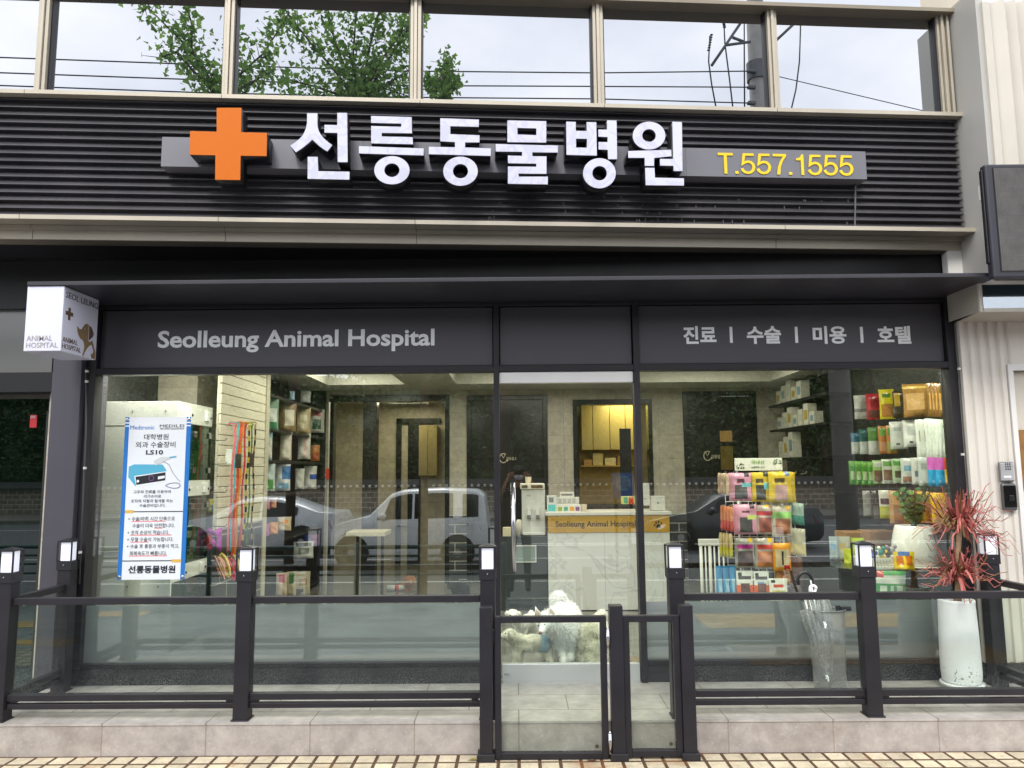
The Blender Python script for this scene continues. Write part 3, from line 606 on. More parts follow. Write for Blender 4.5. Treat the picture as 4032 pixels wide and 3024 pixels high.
# gate
GY = PLY-.075
def gate_post(u, v_top, lab, u2):
    x0, x1 = xc(u, 2600, GY-.03), xc(u2, 2600, GY-.03); x = (x0+x1)/2; a = (x1-x0)/2
    r = empty('gate_post', (x, GY, G0+.004)); tag(r, lab, 'gate post', 'square gate posts standing on the pavement'); H = zc(v_top, GY-.03)-G0-.004
    MB().box(-a, a, -a, a, 0, H).build('post', CHAR, r, bevel=.004); MB().box(-a-.013, a+.013, -a-.013, a+.013, 0, .04).build('base_shoe', CHAR, r, bevel=.004)
    return r, x-a, x+a
gp1, _, ga = gate_post(1888, 2390, 'gate post at the left of the small glass gate', 1938)
gp2, gb_, gc_ = gate_post(2404, 2388, 'gate post between the small glass gate and the narrow fixed panel', 2456)
gp3, gd_, _ = gate_post(2682, 2388, 'gate post right of the narrow fixed glass panel', 2734)
def gate_leaf(x0, x1, name, label, cat, zt_, zb_, hinge=None):
    r = empty(name, (x0, GY, zb_)); tag(r, label, cat); L = x1-x0; H = zt_-zb_; f = MB(); w = .036
    f.box(0, w, -.02, .02, 0, H); f.box(L-w, L, -.02, .02, 0, H); f.box(w, L-w, -.0195, .0195, 0, w); f.box(w, L-w, -.0195, .0195, H-w, H)
    f.build('frame', CHAR, r, bevel=.003)
    MB().box(w-.005, L-w+.005, -.004, .004, w-.005, H-w+.005).build('glass_panel', RAILG, r)
    MB().lathe([(.0, 0), (.010, 0), (.011, .002), (.0, .0025)], (0, 0, 0), 12).build('badge', mat((70, 66, 56), .5, .2), r).matrix_local = Matrix.Translation((L-w-.03, -.005, w+.03)) @ Matrix.Rotation(R(90), 4, 'X')
    if hinge:
        for z_ in hinge:
            h_ = MB(); hz = zc(z_, GY)-zb_
            h_.box(L+.001, L+.016, -.032, -.012, hz-.05, hz+.05); h_.tube([(L+.005, -.036, hz-.05), (L+.005, -.036, hz+.05)], .0105, 12)
            for e in (-1, 1): h_.ball((L+.005, -.036, hz+e*.052), (.008, .008, .011), 8)
            h_.build('hinge', CHROME, r, True)
        lz_ = zc(2500, GY)-zb_; MB().box(-.012, .0, -.028, .0, lz_-.035, lz_+.035).build('latch', mat((30, 30, 32), .3, .3), r, bevel=.002)
    return r
zgt, zgb = zc(2428, GY-.02), zc(2993, GY-.02)
gate_leaf(ga+.014, gb_-.018, 'gate', 'low charcoal framed glass gate with steel hinges standing before the dogs', 'gate', zgt, zgb, (2510, 2918))
gate_leaf(gc_+.001, gd_-.001, 'fixed_panel', 'narrow fixed glass panel in a charcoal frame right of the gate', 'glass panel', zgt, zc(2985, GY-.02))
# ------------------------------------------------------------------ right flank: ribbed wall, lintel box, screen, intercom
wr = empty('ribbed_wall', (3.4, -.1, 0)); tag(wr, 'white vertically ribbed metal wall beside the shop with a door reveal', 'wall')
ribm = mat((214, 208, 198), .5, .05, .05, 3)
WY = -.10; x0 = xr+.062; q = MB(); s = x0; pt = .0685; zw0, zw1 = PLZ+.13, zc(1268, WY)+.03
xd = xc(3992, 1700, WY)
while s < xd-.02:
    q.prismz([(s, WY+.03), (s, WY), (s+.030, WY), (s+.038, WY+.016), (s+.060, WY+.016), (s+.0684, WY+.001), (s+.0684, WY+.03)], zw0, zw1); s += pt
child(q.build('cladding', ribm), wr)
MBX = MB(); MBX.box(s, s+1.2, WY+.01, WY+.049, zc(1450, WY), zw1); child(MBX.build('over_door', ribm), wr)
q = MB(); q.box(xd-.01, xd+.022, WY-.012, WY+.03, zw0, zc(1452, WY)); q.box(xd+.022, xd+1.1, WY-.012, WY+.03, zc(1476, WY), zc(1452, WY)); child(q.build('door_frame', WHITE, None, bevel=.002), wr)
q = MB(); q.box(xd+.022, xd+1.1, WY+.05, WY+.074, zw0, zc(1478, WY)); child(q.build('door_leaf', mat((208, 200, 186), .5, 0, .05), None), wr)
q = MB(); a_ = xc(4010, 1800, WY); q.box(a_, a_+.5, WY+.03, WY+.044, zc(1940, WY), zc(1708, WY)); child(q.build('wood_plate', mat((146, 104, 52), .5, 0, .2, 12)), wr)
q = MB(); q.box(x0-.002, xd+1.2, WY-.01, WY+.3, PLZ-.05, zw0-.001); child(q.build('stone_base', granite), wr)
MB2 = MB().box(x0, 6, WY+.075, WY+.145, 0, 4.2); child(MB2.build('wall_core', WHITE), wr)
LY = -.46; zl0, zl1 = zc(1243, LY), zc(1124, LY); lx = xc(3857, 1190, LY)
lb = empty('lintel_box', (lx, LY, zl0)); tag(lb, 'white boxed lintel with a pale glazed front over the side door', 'lintel')
q = MB(); yl0 = WY-.001
q.box(lx, lx+1.6, LY+.02, yl0, zl0, zl1); q.add([(x0-.02, yl0, zl0), (lx, LY+.02, zl0), (lx, LY+.02, zl1), (x0-.02, yl0, zl1), (lx, yl0, zl0), (lx, yl0, zl1)], [(0, 1, 2, 3), (0, 4, 1), (3, 2, 5)])
child(q.build('box', mat((178, 170, 158), .6, 0, .1, 3), None), lb)
q = MB(); e_ = .022
q.box(lx, lx+e_, LY, LY+.019, zl0, zl1); q.box(lx+e_, lx+1.6, LY, LY+.019, zl1-e_, zl1); q.box(lx+e_, lx+1.6, LY, LY+.019, zl0, zl0+e_)
child(q.build('frame', mat((206, 200, 188), .6, 0, .12, 8), None, bevel=.002), lb)
child(MB().box(lx+e_, lx+1.6, LY+.008, LY+.016, zl0+e_, zl1-e_).build('glazing', pane_mat('lintel_glazing', .3, (205, 216, 220))), lb)
child(MB().box(lx+e_, lx+1.6, LY+.017, LY+.0195, zl0+e_, zl1-e_).build('backing', mat((170, 184, 190), .3)), lb)
DY = -.72; d0 = empty('led_display', (xc(3890, 900, DY), DY, zc(1110, DY))); tag(d0, 'dark unlit LED display box on the right wall beyond the canopy end', 'display')
dx0, dz0, dz1 = xc(3898, 900, DY), zc(1112, DY), zc(664, DY)
q = MB(); q.box(dx0, dx0+1.2, DY, DY+.06, dz0, dz1); child(q.build('housing', mat((50, 50, 58), .45, .2, .08), None, bevel=.012), d0)
q = MB(); q.box(dx0+.05, dx0+1.15, DY-.006, DY+.01, dz0+.045, dz1-.03); child(q.build('screen', tile_mat('led_screen', (84, 82, 80), (70, 68, 66), .012, .012, .6, .002, 0, .04, .1, axes='XZ')), d0)
q = MB(); q.box(dx0+.045, dx0+1.16, DY-.003, DY+.01, dz0+.038, dz1-.024); child(q.build('bezel', BLACK), d0)
q = MB(); q.box(dx0-.012, dx0-.001, DY+.02, DY+.05, dz0+.1, dz1-.03); child(q.build('side_bracket', CHARD, None, bevel=.006), d0)
p = P(3868, 760, -.64); MB().box(p.x-.02, p.x+.012, -.65, -.63, p.z-.05, p.z+.05).build('bracket_plate', WHITE, None, bevel=.002); tag(bpy.data.objects['bracket_plate'], 'small white metal plate with screw holes on the fin edge by the display', 'plate')
IY = WY-.022
k = empty('door_intercom', (xc(3963, 1875, IY), WY, zc(1915, IY))); tag(k, 'silver door intercom with speaker slots and a call bar on the ribbed wall', 'intercom')
ix0, ix1 = xc(3938, 1875, IY), xc(3996, 1875, IY)
child(MB().box(ix0, ix1, IY, WY-.001, zc(1912, IY), zc(1834, IY)).build('body', mat((128, 128, 130), .4, .5, .05), None, bevel=.008), k)
child(MB().box(ix0+.006, ix1-.006, IY-.004, IY+.002, zc(1907, IY), zc(1839, IY)).build('face', mat((190, 190, 192), .35, .5, .04), None, bevel=.003), k)
q = MB(); cx = (ix0+ix1)/2
for i in range(3):
    for j in range(3): q.box(cx-.012+i*.014, cx-.005+i*.014, IY-.0055, IY-.003, zc(1866, IY)+j*.017, zc(1866, IY)+j*.017+.012)
child(q.build('speaker_slots', BLACK), k)
child(MB().box(cx-.028, cx+.022, IY-.007, IY-.003, zc(1897, IY), zc(1889, IY)).build('call_bar', mat((236, 236, 236), .4), None, bevel=.002), k)
k = empty('fingerprint_reader', (xc(3975, 1970, IY), WY, zc(2030, IY))); tag(k, 'black fingerprint reader in a grey case below the silver intercom', 'fingerprint reader')
ix0, ix1 = xc(3946, 1970, IY), xc(4004, 1970, IY)
child(MB().box(ix0, ix1, IY-.01, WY-.001, zc(2026, IY), zc(1918, IY)).build('case', mat((92, 92, 94), .35, .5), None, bevel=.014), k)
child(MB().box(ix0+.008, ix1-.008, IY-.016, IY-.008, zc(2012, IY), zc(1926, IY)).build('black_face', mat((10, 10, 11), .08), None, bevel=.006), k)
child(MB().box((ix0+ix1)/2-.014, (ix0+ix1)/2+.018, IY-.024, IY-.014, zc(1988, IY), zc(1964, IY)).build('sensor', mat((30, 30, 32), .25), None, bevel=.004), k)
# ------------------------------------------------------------------ left: dark entrance next door
le = empty('side_entrance', (-3.6, .2, 0)); tag(le, 'dark glazed entrance beside the shop with a grey panel above', 'entrance')
EY = .12; xe1 = xl-.27
q = MB(); q.box(SL-.6, xe1, EY, EY+.03, zc(1452, EY), zc(1192, EY)); child(q.build('grey_panel', mat((132, 132, 130), .14, 0, .06, 1.2)), le)
q = MB(); q.box(SL-.6, xe1, EY-.06, EY+.2, zc(1530, EY), zc(1454, EY)); q.box(SL-.6, xe1, EY+.04, EY+.2, zc(1192, EY), zb); child(q.build('lintel', BLACK), le)
q = MB(); q.box(SL-.6, xe1, EY+.10, EY+.13, zc(1548, EY), zc(1531, EY)); child(q.build('rail', mat((110, 106, 98), .4, .4)), le)
xj = xc(135, 2000, EY)
child(MB().box(SL-.6, xj-.012, EY+.1, EY+.11, 0.02, zc(1550, EY)).build('glass_door', pane_mat('dark_glass', .11, (130, 165, 150))), le)
child(MB().box(xj+.012, xe1, EY+.25, EY+.3, 0.02, zc(1550, EY)).build('inner_wall', mat((42, 42, 40), .5, 0, .2, 4)), le)
child(MB().box(xj-.011, xj+.011, EY+.09, EY+.115, .02, zc(1600, EY)).build('door_stile', mat((60, 62, 60), .4, .5)), le)
ip = MB(); tl_ = tile_mat('tiled_passage', (44, 62, 56), (84, 104, 96), .2, .2, .3, .008, 0, .15, .1, axes='XZ')
ip.box(SL-2.6, xl-.1, 2.4, 2.5, 0, 3.2); child(ip.build('passage_wall', tl_), le)
child(MB().box(xl-.26, xl-.2, .4, 2.4, 0, 3.2).build('passage_side', mat((40, 40, 40), .6)), le)
child(MB().box(SL-2.6, xl-.1, .15, 2.5, 2.9, 3.0).build('passage_ceiling', mat((50, 50, 50), .7)), le)
st = MB(); st.box(xc(117, 1650, EY+.09), xc(144, 1650, EY+.09), EY+.094, EY+.0985, zc(1668, EY+.09), zc(1618, EY+.09)); s_ = st.build('door_sticker', mat((176, 34, 40), .5, 0, .05)); tag(s_, 'small red notice sticker on the dark glass entrance door', 'sticker')
onfront('당기시오', 121, 1636, 140, 1648, mat((230, 200, 200), .5, 0, 0), EY+.0935, .01, par=s_).matrix_parent_inverse = Matrix()
# ================================================================== interior of the shop
FZ = PLZ+.012; BY = 4.5; CZ = 2.78
XL, XR = -2.5, 3.45
def PX(u, v, x):
    d = ray(u, v); return CAM + d*((x-CAM.x)/d.x)
beige_wall = tile_mat('beige_stone_tile', (184, 177, 162), (154, 147, 132), .62, .31, .4, .003, 0, .04, .12, axes='XZ')
beige_side = tile_mat('beige_stone_tile_side', (184, 177, 162), (154, 147, 132), .62, .31, .4, .003, 0, .04, .12, axes='YZ')
darkdoor = mat((30, 30, 28), .22, 0, .15, 3)
floor_t = tile_mat('shop_floor_tile', (128, 126, 120), (92, 90, 86), .6, .6, .14, .004, 0, .05, .08)
tag(MB().box(-3.3, 3.6, .1, 9, FZ-.02, FZ).build('shop_floor', floor_t), kind='structure')
# ceiling with two raised trays
ceil_m = mat((208, 206, 194), .7, 0, .03, 2)
q = MB()
T1 = (-2.3, -1.36, 1.2, 3.8); T2 = (-.73, 3.1, 1.2, 3.8)
q.box(-3.3, 3.6, .05, 1.2, CZ, CZ+.05); q.box(-3.3, 3.6, 3.8, 9, CZ, CZ+.05)
q.box(-3.3, T1[0], 1.2, 3.8, CZ, CZ+.05); q.box(T1[1], T2[0], 1.2, 3.8, CZ, CZ+.05); q.box(T2[1], 3.6, 1.2, 3.8, CZ, CZ+.05)
for T in (T1, T2):
    q.box(T[0]-.02, T[1]+.02, T[2]-.02, T[3]+.02, CZ+.20, CZ+.24)
    q.box(T[0]-.02, T[0], T[2], T[3], CZ+.05, CZ+.20); q.box(T[1], T[1]+.02, T[2], T[3], CZ+.05, CZ+.20)
    q.box(T[0], T[1], T[2]-.02, T[2], CZ+.05, CZ+.20); q.box(T[0], T[1], T[3], T[3]+.02, CZ+.05, CZ+.20)
tag(q.build('shop_ceiling', ceil_m), kind='structure')
def area(name, loc, sx_, sy_, en, col=(1, .95, .86), rot=(0, 0, 0)):
    l_ = bpy.data.lights.new(name, 'AREA'); l_.shape = 'RECTANGLE'; l_.size = sx_; l_.size_y = sy_; l_.energy = en; l_.color = col
    o = bpy.data.objects.new(name, l_); COL.objects.link(o); o.location = loc; o.rotation_euler = rot; return o
LK = .52
area('tray_light', (-1.83, 2.5, CZ+.17), .7, 2.2, 34*LK); area('tray_light', (.2, 2.5, CZ+.17), 1.2, 2.0, 40*LK); area('tray_light', (2.2, 2.5, CZ+.17), 1.2, 2.0, 34*LK)
for x_ in (-2.8, -2.2, -.9, .55, 1.9, 2.9): area('window_fill_light', (x_, .24, CZ-.01), .5, .12, 22*LK, (1, .97, .92))  # added fill lamps, brightening the cabinet front, goods and dogs near the pane
area('hall_light', (-1.6, 5.6, CZ-.05), .6, .6, 15*LK, (1, .88, .62)); area('hall_light', (1.6, 5.5, CZ-.05), .6, .5, 15*LK, (1, .87, .58))
# back wall built around its openings (pixel columns on the plane of the wall)
bx = lambda u: xc(u, 1800, BY)
bz = lambda v: zc(v, BY)
q = MB(); wt_ = .14
cols = [(1230, 1306, 0), (1768, 1838, 0), (2158, 2262, 0), (2572, 2694, 0), (2986, 3110, 0)]
for a_, b_, _ in cols: q.box(bx(a_) if a_ > 1250 else XL-.3, bx(b_) if b_ < 3100 else 3.6, BY, BY+wt_, FZ, CZ)
for a_, b_, v in ((1306, 1768, 1556), (1838, 2158, 1557), (2262, 2572, 1578), (2694, 2986, 1549)): q.box(bx(a_), bx(b_), BY, BY+wt_, bz(v), CZ)
bw = q.build('shop_back_wall', beige_wall); tag(bw, kind='structure')
dado = tile_mat('dark_brick_tile', (66, 66, 66), (190, 188, 180), .32, .115, .3, .005, .5, .1, .2, axes='XZ')
q = MB()
for a_, b_, _ in cols[1:]: q.box(bx(a_), bx(b_) if b_ < 3100 else 3.4, BY-.012, BY-.001, FZ, bz(2028))
tag(q.build('dado_tiles', dado), kind='structure')
q = MB(); q.box(xr+.001, 3.65, YB+.001, YB+.025, FZ, CZ); tag(q.build('window_reveal', mat((30, 30, 30), .6)), kind='structure')
tag(MB().box(XR+.06, 3.65, .08, BY, FZ, CZ).build('shop_side_wall', mat((52, 50, 46), .5, 0, .1, 3)), kind='structure')
tag(MB().box(-3.3, XL-.33, 1.3, 9, FZ, CZ).box(-3.4, -3.3, .12, 1.3, FZ, CZ).build('shop_side_wall', beige_side), kind='structure')
# openings
ho = MB(); HY = 6.4
ho.box(-3.2, 3.2, HY, HY+.1, FZ, CZ); ho.box(bx(1306)-.5, bx(1306)-.42, BY+wt_, HY, FZ, CZ); ho.box(bx(1768)+.3, bx(1768)+.4, BY+wt_, HY, FZ, CZ); ho.box(bx(2620)+.3, bx(2620)+.4, BY+wt_, HY, FZ, CZ)
tag(ho.build('hallway_wall', beige_wall), kind='structure')
q = MB(); y0, y1 = BY-.015, BY+wt_+.01
q.box(bx(1294), bx(1312), y0, y1, FZ, bz(1575)); q.box(bx(1752), bx(1770), y0, y1, FZ, bz(1575)); q.box(bx(1294), bx(1770), y0, y1, bz(1577), bz(1552)); q.box(bx(1428), bx(1482), y0, y1, FZ, bz(1577))
dfm = q.build('door_frame', darkdoor, None, bevel=.004); tag(dfm, 'wide dark double door frame at the left of the back wall, opening on a lit hall', 'door frame')
h = lambda u: xc(u, 1800, HY-.05)
q = MB(); q.box(h(1560), h(1580), HY-.06, HY-.001, FZ, zc(1645, HY)); q.box(h(1560), h(1734), HY-.06, HY-.001, zc(1665, HY), zc(1645, HY)); q.box(h(1606), h(1655), HY-.05, HY-.001, FZ, zc(1665, HY))
tag(q.build('inner_door', darkdoor), 'dark inner door frame on the far hall wall seen through the double frame', 'door')
q = MB()
for i in range(2): q.box(h(1657)+i*.14, h(1657)+.135+i*.14, HY-.30, HY-.01, zc(1870, HY-.3), zc(1672, HY-.3))
tag(q.build('wall_cupboard', mat((140, 128, 84), .4, 0, .06, 3), None, bevel=.003), 'yellowish wall cupboard in the far room behind the double frame', 'cupboard')
q = MB(); q.box(bx(1475), bx(1603), 2.9, 3.3, zc(2105, 3.0), zc(2088, 3.0)); q.box(bx(1500), bx(1508), 3.05, 3.1, FZ, zc(2105, 3.0), 1); q.box(bx(1582), bx(1590), 3.05, 3.1, FZ, zc(2105, 3.0), 1)
tag(q.build('side_table', [mat((196, 188, 160), .4, 0, .05), mat((36, 36, 34), .4)], None, bevel=.003), 'small cream topped side table with dark legs before the double door frame', 'side table')
def back_door(u0_, u1_, vt, label, sign, icon):
    r = empty('inner_room_door', ((bx(u0_)+bx(u1_))/2, BY, FZ)); tag(r, label, 'door')
    a_, b_, z1 = bx(u0_), bx(u1_), bz(vt)
    q = MB(); q.box(a_, a_+.06, BY-.02, BY+.1, FZ, z1); q.box(b_-.06, b_, BY-.02, BY+.1, FZ, z1); q.box(a_+.06, b_-.06, BY-.02, BY+.1, z1-.06, z1); child(q.build('frame', darkdoor, None, bevel=.003), r)
    child(MB().box(a_+.063, b_-.063, BY+.01, BY+.06, FZ+.01, z1-.063).build('leaf', mat((38, 38, 35), .2, 0, .1, 3)), r)
    cream = mat((214, 206, 180), .5, 0, 0)
    su0, su1, sv0, sv1 = sign
    p0, p1 = P(su0, sv1, BY+.009), P(su1, sv0, BY+.009)
    child(lettering('lettering', icon[0], cream, p0, X, Z, p1.x-p0.x, p1.z-p0.z, .002, .005), r)
    q = MB(); iu, iv = icon[1]; c = P(iu, iv, BY+.006)
    pts = [c+Vector((.05*math.cos(t_), 0, .06*math.sin(t_))) for t_ in [i*.5 for i in range(2, 12)]]; q.tube(pts, .006, 6); q.ball(c+Vector((.05, 0, -.03)), .014, 8); q.tube([c+Vector((-.03, 0, .06)), c+Vector((0, 0, 0)), c+Vector((.03, 0, .06))], .006, 6)
    child(q.build('icon', cream), r)
    q = MB(); hx_ = b_-.11; q.tube([(hx_, BY-.03, FZ+.75), (hx_, BY-.03, FZ+1.15)], .008, 6); q.tube([(hx_, BY-.03, FZ+.8), (hx_, BY+.02, FZ+.8)], .006, 6); child(q.build('handle', CHROME), r)
    return r
back_door(1838, 2157, 1557, 'dark treatment room door behind the water dispenser, with a stethoscope mark', (1994, 2032, 1799, 1812), ('진료실.2', (1982, 1804)))
d2 = back_door(2695, 2985, 1549, 'dark grooming room door with a tan paper notice, behind the treat stand', (2802, 2834, 1790, 1806), ('미용실', (2786, 1795)))
c0, c1 = P(2836, 1739, BY+.004), P(2882, 1696, BY+.004); child(MB().box(c0.x, c1.x, BY+.004, BY+.009, c0.z, c1.z).build('notice', mat((186, 150, 84), .7, 0, .15, 30)), d2)
c0, c1 = P(2840, 1850, BY+.004), P(2885, 1756, BY+.004); child(MB().box(c0.x, c1.x, BY+.005, BY+.009, c0.z, c1.z).build('glass_slot', mat((120, 104, 52), .2, 0, .1)), d2)
q = MB(); q.box(bx(2258), bx(2275), y0, y1, FZ, bz(1595)); q.box(bx(2556), bx(2570), y0, y1, FZ, bz(1595)); q.box(bx(2258), bx(2570), y0, y1, bz(1597), bz(1576))
tag(q.build('door_frame', darkdoor, None, bevel=.004), 'dark open door frame of the dispensary behind the counter', 'door frame')
CYB = 5.7; cb = empty('dispensary_cabinet', (1.4, CYB, 1.6)); tag(cb, 'yellow lit wall cabinet over an open shelf of boxes behind the counter', 'cabinet')
c_x = lambda u: xc(u, 1700, CYB)
for a_, b_ in ((2290, 2333), (2335, 2400), (2402, 2462), (2464, 2520)): child(MB().box(c_x(a_), c_x(b_), CYB, CYB+.3, zc(1774, CYB), zc(1598, CYB)).build('cupboard_door', mat((186, 170, 104), .35, 0, .05, 2), None, bevel=.003), cb)
q = MB(); q.box(c_x(2285), c_x(2530), CYB+.0, CYB+.3, zc(1840, CYB), zc(1835, CYB)); q.box(c_x(2285), c_x(2530), CYB+.3, CYB+.33, zc(1990, CYB), zc(1774, CYB)); child(q.build('shelf', mat((196, 168, 92), .5, 0, .1, 4)), cb)
for i, (a_, b_, v, c) in enumerate(((2297, 2330, 1812, (190, 150, 90)), (2333, 2373, 1788, (206, 190, 130)), (2380, 2424, 1806, (216, 204, 150)), (2430, 2462, 1800, (160, 120, 70)))):
    bxx = MB().box(c_x(a_), c_x(b_), CYB+.03, CYB+.25, zc(1835, CYB)+.001, zc(v, CYB)); tag(bxx.build('medicine_box', mat(c, .6, 0, .2, 30), None, bevel=.003), 'medicine box %s under the yellow cupboards' % ['with orange print, first from the left', 'tall and pale with printed lines, second from the left', 'low and cream, third from the left', 'brown, last at the right end'][i], 'box', 'boxes on the dispensary shelf')
q = MB(); q.box(bx(2455), bx(2500), BY+.3, BY+.34, FZ+.8, bz(1686)); tag(q.build('door_leaf', BLACK), 'black half open door edge inside the dispensary opening', 'door')
# black shelf niche at the back right with boxes
nx0 = 3.36
sh = empty('wall_shelf', (nx0, 3.6, 1.5)); tag(sh, 'black wall shelves at the back right holding small white boxes', 'shelf')
q = MB(); q.box(XR+.03, XR+.06, 2.35, 4.3, FZ, CZ-.05); child(q.build('back_panel', BLACK), sh)
for i, v in enumerate((1575, 1680, 1800, 1930)):
    z_ = PX(3150, v, 3.3).z; child(MB().box(3.22, XR+.03, 2.5, 4.25, z_-.025, z_).build('shelf', mat((26, 25, 24), .4, 0, .1), None, bevel=.002), sh)
    if i < 3:
        n_ = [5, 7, 3][i]
        for j in range(n_):
            y_ = 3.9-j*.17; hh = [.16, .14, .2][i]+.05*((j*7) % 3); ww = .1
            bm_ = MB(); bm_.box(3.25, 3.25+ww, y_, y_+.13, z_+.001, z_+hh, 0); bm_.box(3.249, 3.2495, y_+.02, y_+.11, z_+hh*.25, z_+hh*.7, 1)
            tag(bm_.build('supplement_box', [mat((206, 204, 190), .5, 0, .05), mat([(176, 150, 60), (120, 150, 160), (190, 190, 170)][(i+j) % 3], .5)]), 'small white supplement box on the %s black shelf at the back right' % ['top', 'second', 'third'][i], 'box', 'supplement boxes on the black back shelves')
# ---------------------------------------------------------------- left side: slat wall, cage cabinet, bag shelves
sw_ = empty('slat_wall', (XL, 1.2, FZ)); tag(sw_, 'cream slatted display wall with leashes at the left of the shop', 'slat wall')
prof = []; z = FZ+.95
q = MB()
while z < CZ-.005:
    zt_2 = min(z+.082, CZ-.002); q.box(XL-.02, XL, 1.02, 2.14, z, zt_2); z += .088
q.box(XL-.04, XL-.021, 1.02, 2.14, FZ+.93, CZ-.002); child(q.build('slats', mat((220, 214, 194), .5, 0, .03, 3), None, bevel=.004), sw_)
q = MB(); q.box(XL-.04, XL-.001, 1.02, 2.14, FZ, FZ+.925); child(q.build('dark_dado', tile_mat('dado_side', (62, 62, 62), (180, 178, 170), .32, .2, .3, .006, .5, .1, .2, axes='YZ')), sw_)
q = MB(); q.box(XL-.3, XL+.01, 2.142, 2.24, FZ, CZ-.002); child(q.build('end_post', mat((196, 190, 172), .5, 0, .03)), sw_)
# cage cabinet
cg = empty('cage_cabinet', (-2.7, .5, FZ)); tag(cg, 'tall white pet cage cabinet with green glass doors behind the poster', 'cabinet')
C0, C1 = .35, 1.0; CX0, CX1 = P(366, 1900, C0).x, P(688, 1900, C0).x; zt3 = P(560, 1580, C0).z
wpan = mat((228, 228, 222), .4, 0, .02, 2)
child(MB().box(CX0, CX1, C0, C0+.02, FZ, zt3).build('side_panel', wpan, None, bevel=.002), cg)
q = MB()
for v in ((1675), (2042), (2175)):
    q.box(CX0, P(660, v, C0).x, C0-.0015, C0, P(560, v, C0).z, P(560, v, C0).z+.003)
child(q.build('panel_seam', mat((150, 150, 146), .5)), cg)
q = MB()
for u, v in ((398, 1618), (522, 1618), (652, 1618), (385, 1960), (362, 2310), (500, 2310), (622, 2310)): p = P(u, v, C0-.001); q.ball((p.x, C0, p.z), .006, 8)
child(q.build('screw_cap', mat((90, 90, 88), .5)), cg)
bands = [(zt3-.16, zt3), (P(700, 1955, .55).z, P(700, 1893, .55).z), (P(690, 2283, .55).z, P(690, 2223, .55).z), (FZ, FZ+.1)]
for z0, z1 in bands: child(MB().box(CX1-.1, CX1, C0+.021, C1, z0, z1).build('band', mat((220, 222, 212), .4, 0, .03), None, bevel=.002), cg)
q = MB(); q.box(CX0, CX1-.1, C1-.02, C1, FZ, zt3); q.box(CX0, CX1-.1, C0+.021, C1-.021, zt3-.02, zt3); q.box(CX0, CX0+.02, C0+.021, C1-.021, FZ, zt3-.021)
for z0, z1 in bands[1:3]: q.box(CX0+.021, CX1-.1, C0+.021, C1-.021, z0, z0+.02)
child(q.build('carcass', wpan), cg)
gg_ = pane_mat('green_glass', .12, (150, 206, 170))
for (zb0, zb1) in ((bands[1][1], bands[0][0]), (bands[2][1], bands[1][0]), (bands[3][1], bands[2][0])):
    for ya, yb in ((C0+.03, C0+.35), (C0+.36, C1-.005)):
        dd = child(MB().box(CX1-.012, CX1-.004, ya, yb, zb0+.004, zb1-.004).build('glass_door', gg_), cg)
        hg = MB()
        for zz in (zb0+.08, zb1-.08): hg.box(CX1-.003, CX1+.008, yb-.06, yb-.005, zz-.022, zz+.022)
        h_ = hg.build('hinge', CHROME, None, bevel=.002); h_.parent = dd
for (z0, z1) in bands[:3]:
    for y_ in (C0+.17, C0+.53):
        child(MB().box(CX1, CX1+.02, y_-.035, y_+.035, (z0+z1)/2-.04, (z0+z1)/2+.04).build('socket', mat((238, 238, 234), .3), None, bevel=.004), cg)
        q = MB()
        for dy in (.055, .085): q.ball((CX1, y_+dy, (z0+z1)/2-.01), .012, 8)
        child(q.build('socket_hole', BLACK), cg)
q = MB(); q.box(-3.22, P(552, 1520, 1.4).x, 1.35, 1.8, P(500, 1578, 1.4).z, CZ-.02); tag(q.build('storage_box', mat((40, 56, 40), .35, 0, .3, 6), None, bevel=.01), 'dark green storage box on top of the white cage cabinet', 'box')
q = MB(); q.box(P(556, 1520, 1.45).x, P(733, 1520, 1.45).x, 1.45, 1.5, 2.0, CZ-.02); tag(q.build('brown_panel', mat((140, 124, 96), .5, 0, .06)), 'plain brown panel above the cage cabinet at the left', 'panel')
# bag shelves
bs_ = empty('bag_shelf', (XL-.2, 3.2, FZ)); tag(bs_, 'dark wall shelves full of pet food bags beyond the slat wall', 'shelf')
child(MB().box(XL-.33, XL-.3, 2.25, BY-.02, FZ, CZ-.002).build('back_panel', mat((30, 32, 26), .5, 0, .1)), bs_)
SHZ = [PX(1150, v, XL).z for v in (1575, 1700, 1815, 1940, 2110, 2345)]
for z_ in SHZ: child(MB().box(XL-.3, XL-.01, 2.25, BY-.03, z_-.03, z_).build('shelf', mat((34, 34, 30), .45, 0, .1), None, bevel=.003), bs_)
child(MB().box(XL-.3, XL+.01, BY-.03, BY-.001, FZ, CZ-.002).build('end_panel', mat((34, 34, 30), .45, 0, .1)), bs_)
gp = MB(); a_ = P(1297, 1600, 3.6).x; gp.tube([(a_, 3.6, FZ), (a_, 3.6, 2.55)], .012, 8); tag(gp.build('steel_pole', mat((190, 186, 172), .35, .4)), 'slim metal pole beside the bag shelves', 'pole')
p = P(1290, 1865, 3.58); MB().box(p.x-.02, p.x+.02, 3.56, 3.585, p.z-.06, p.z+.06).build('red_tag', mat((196, 60, 36), .5)); tag(bpy.data.objects['red_tag'], 'small orange red tag on the metal pole', 'tag')
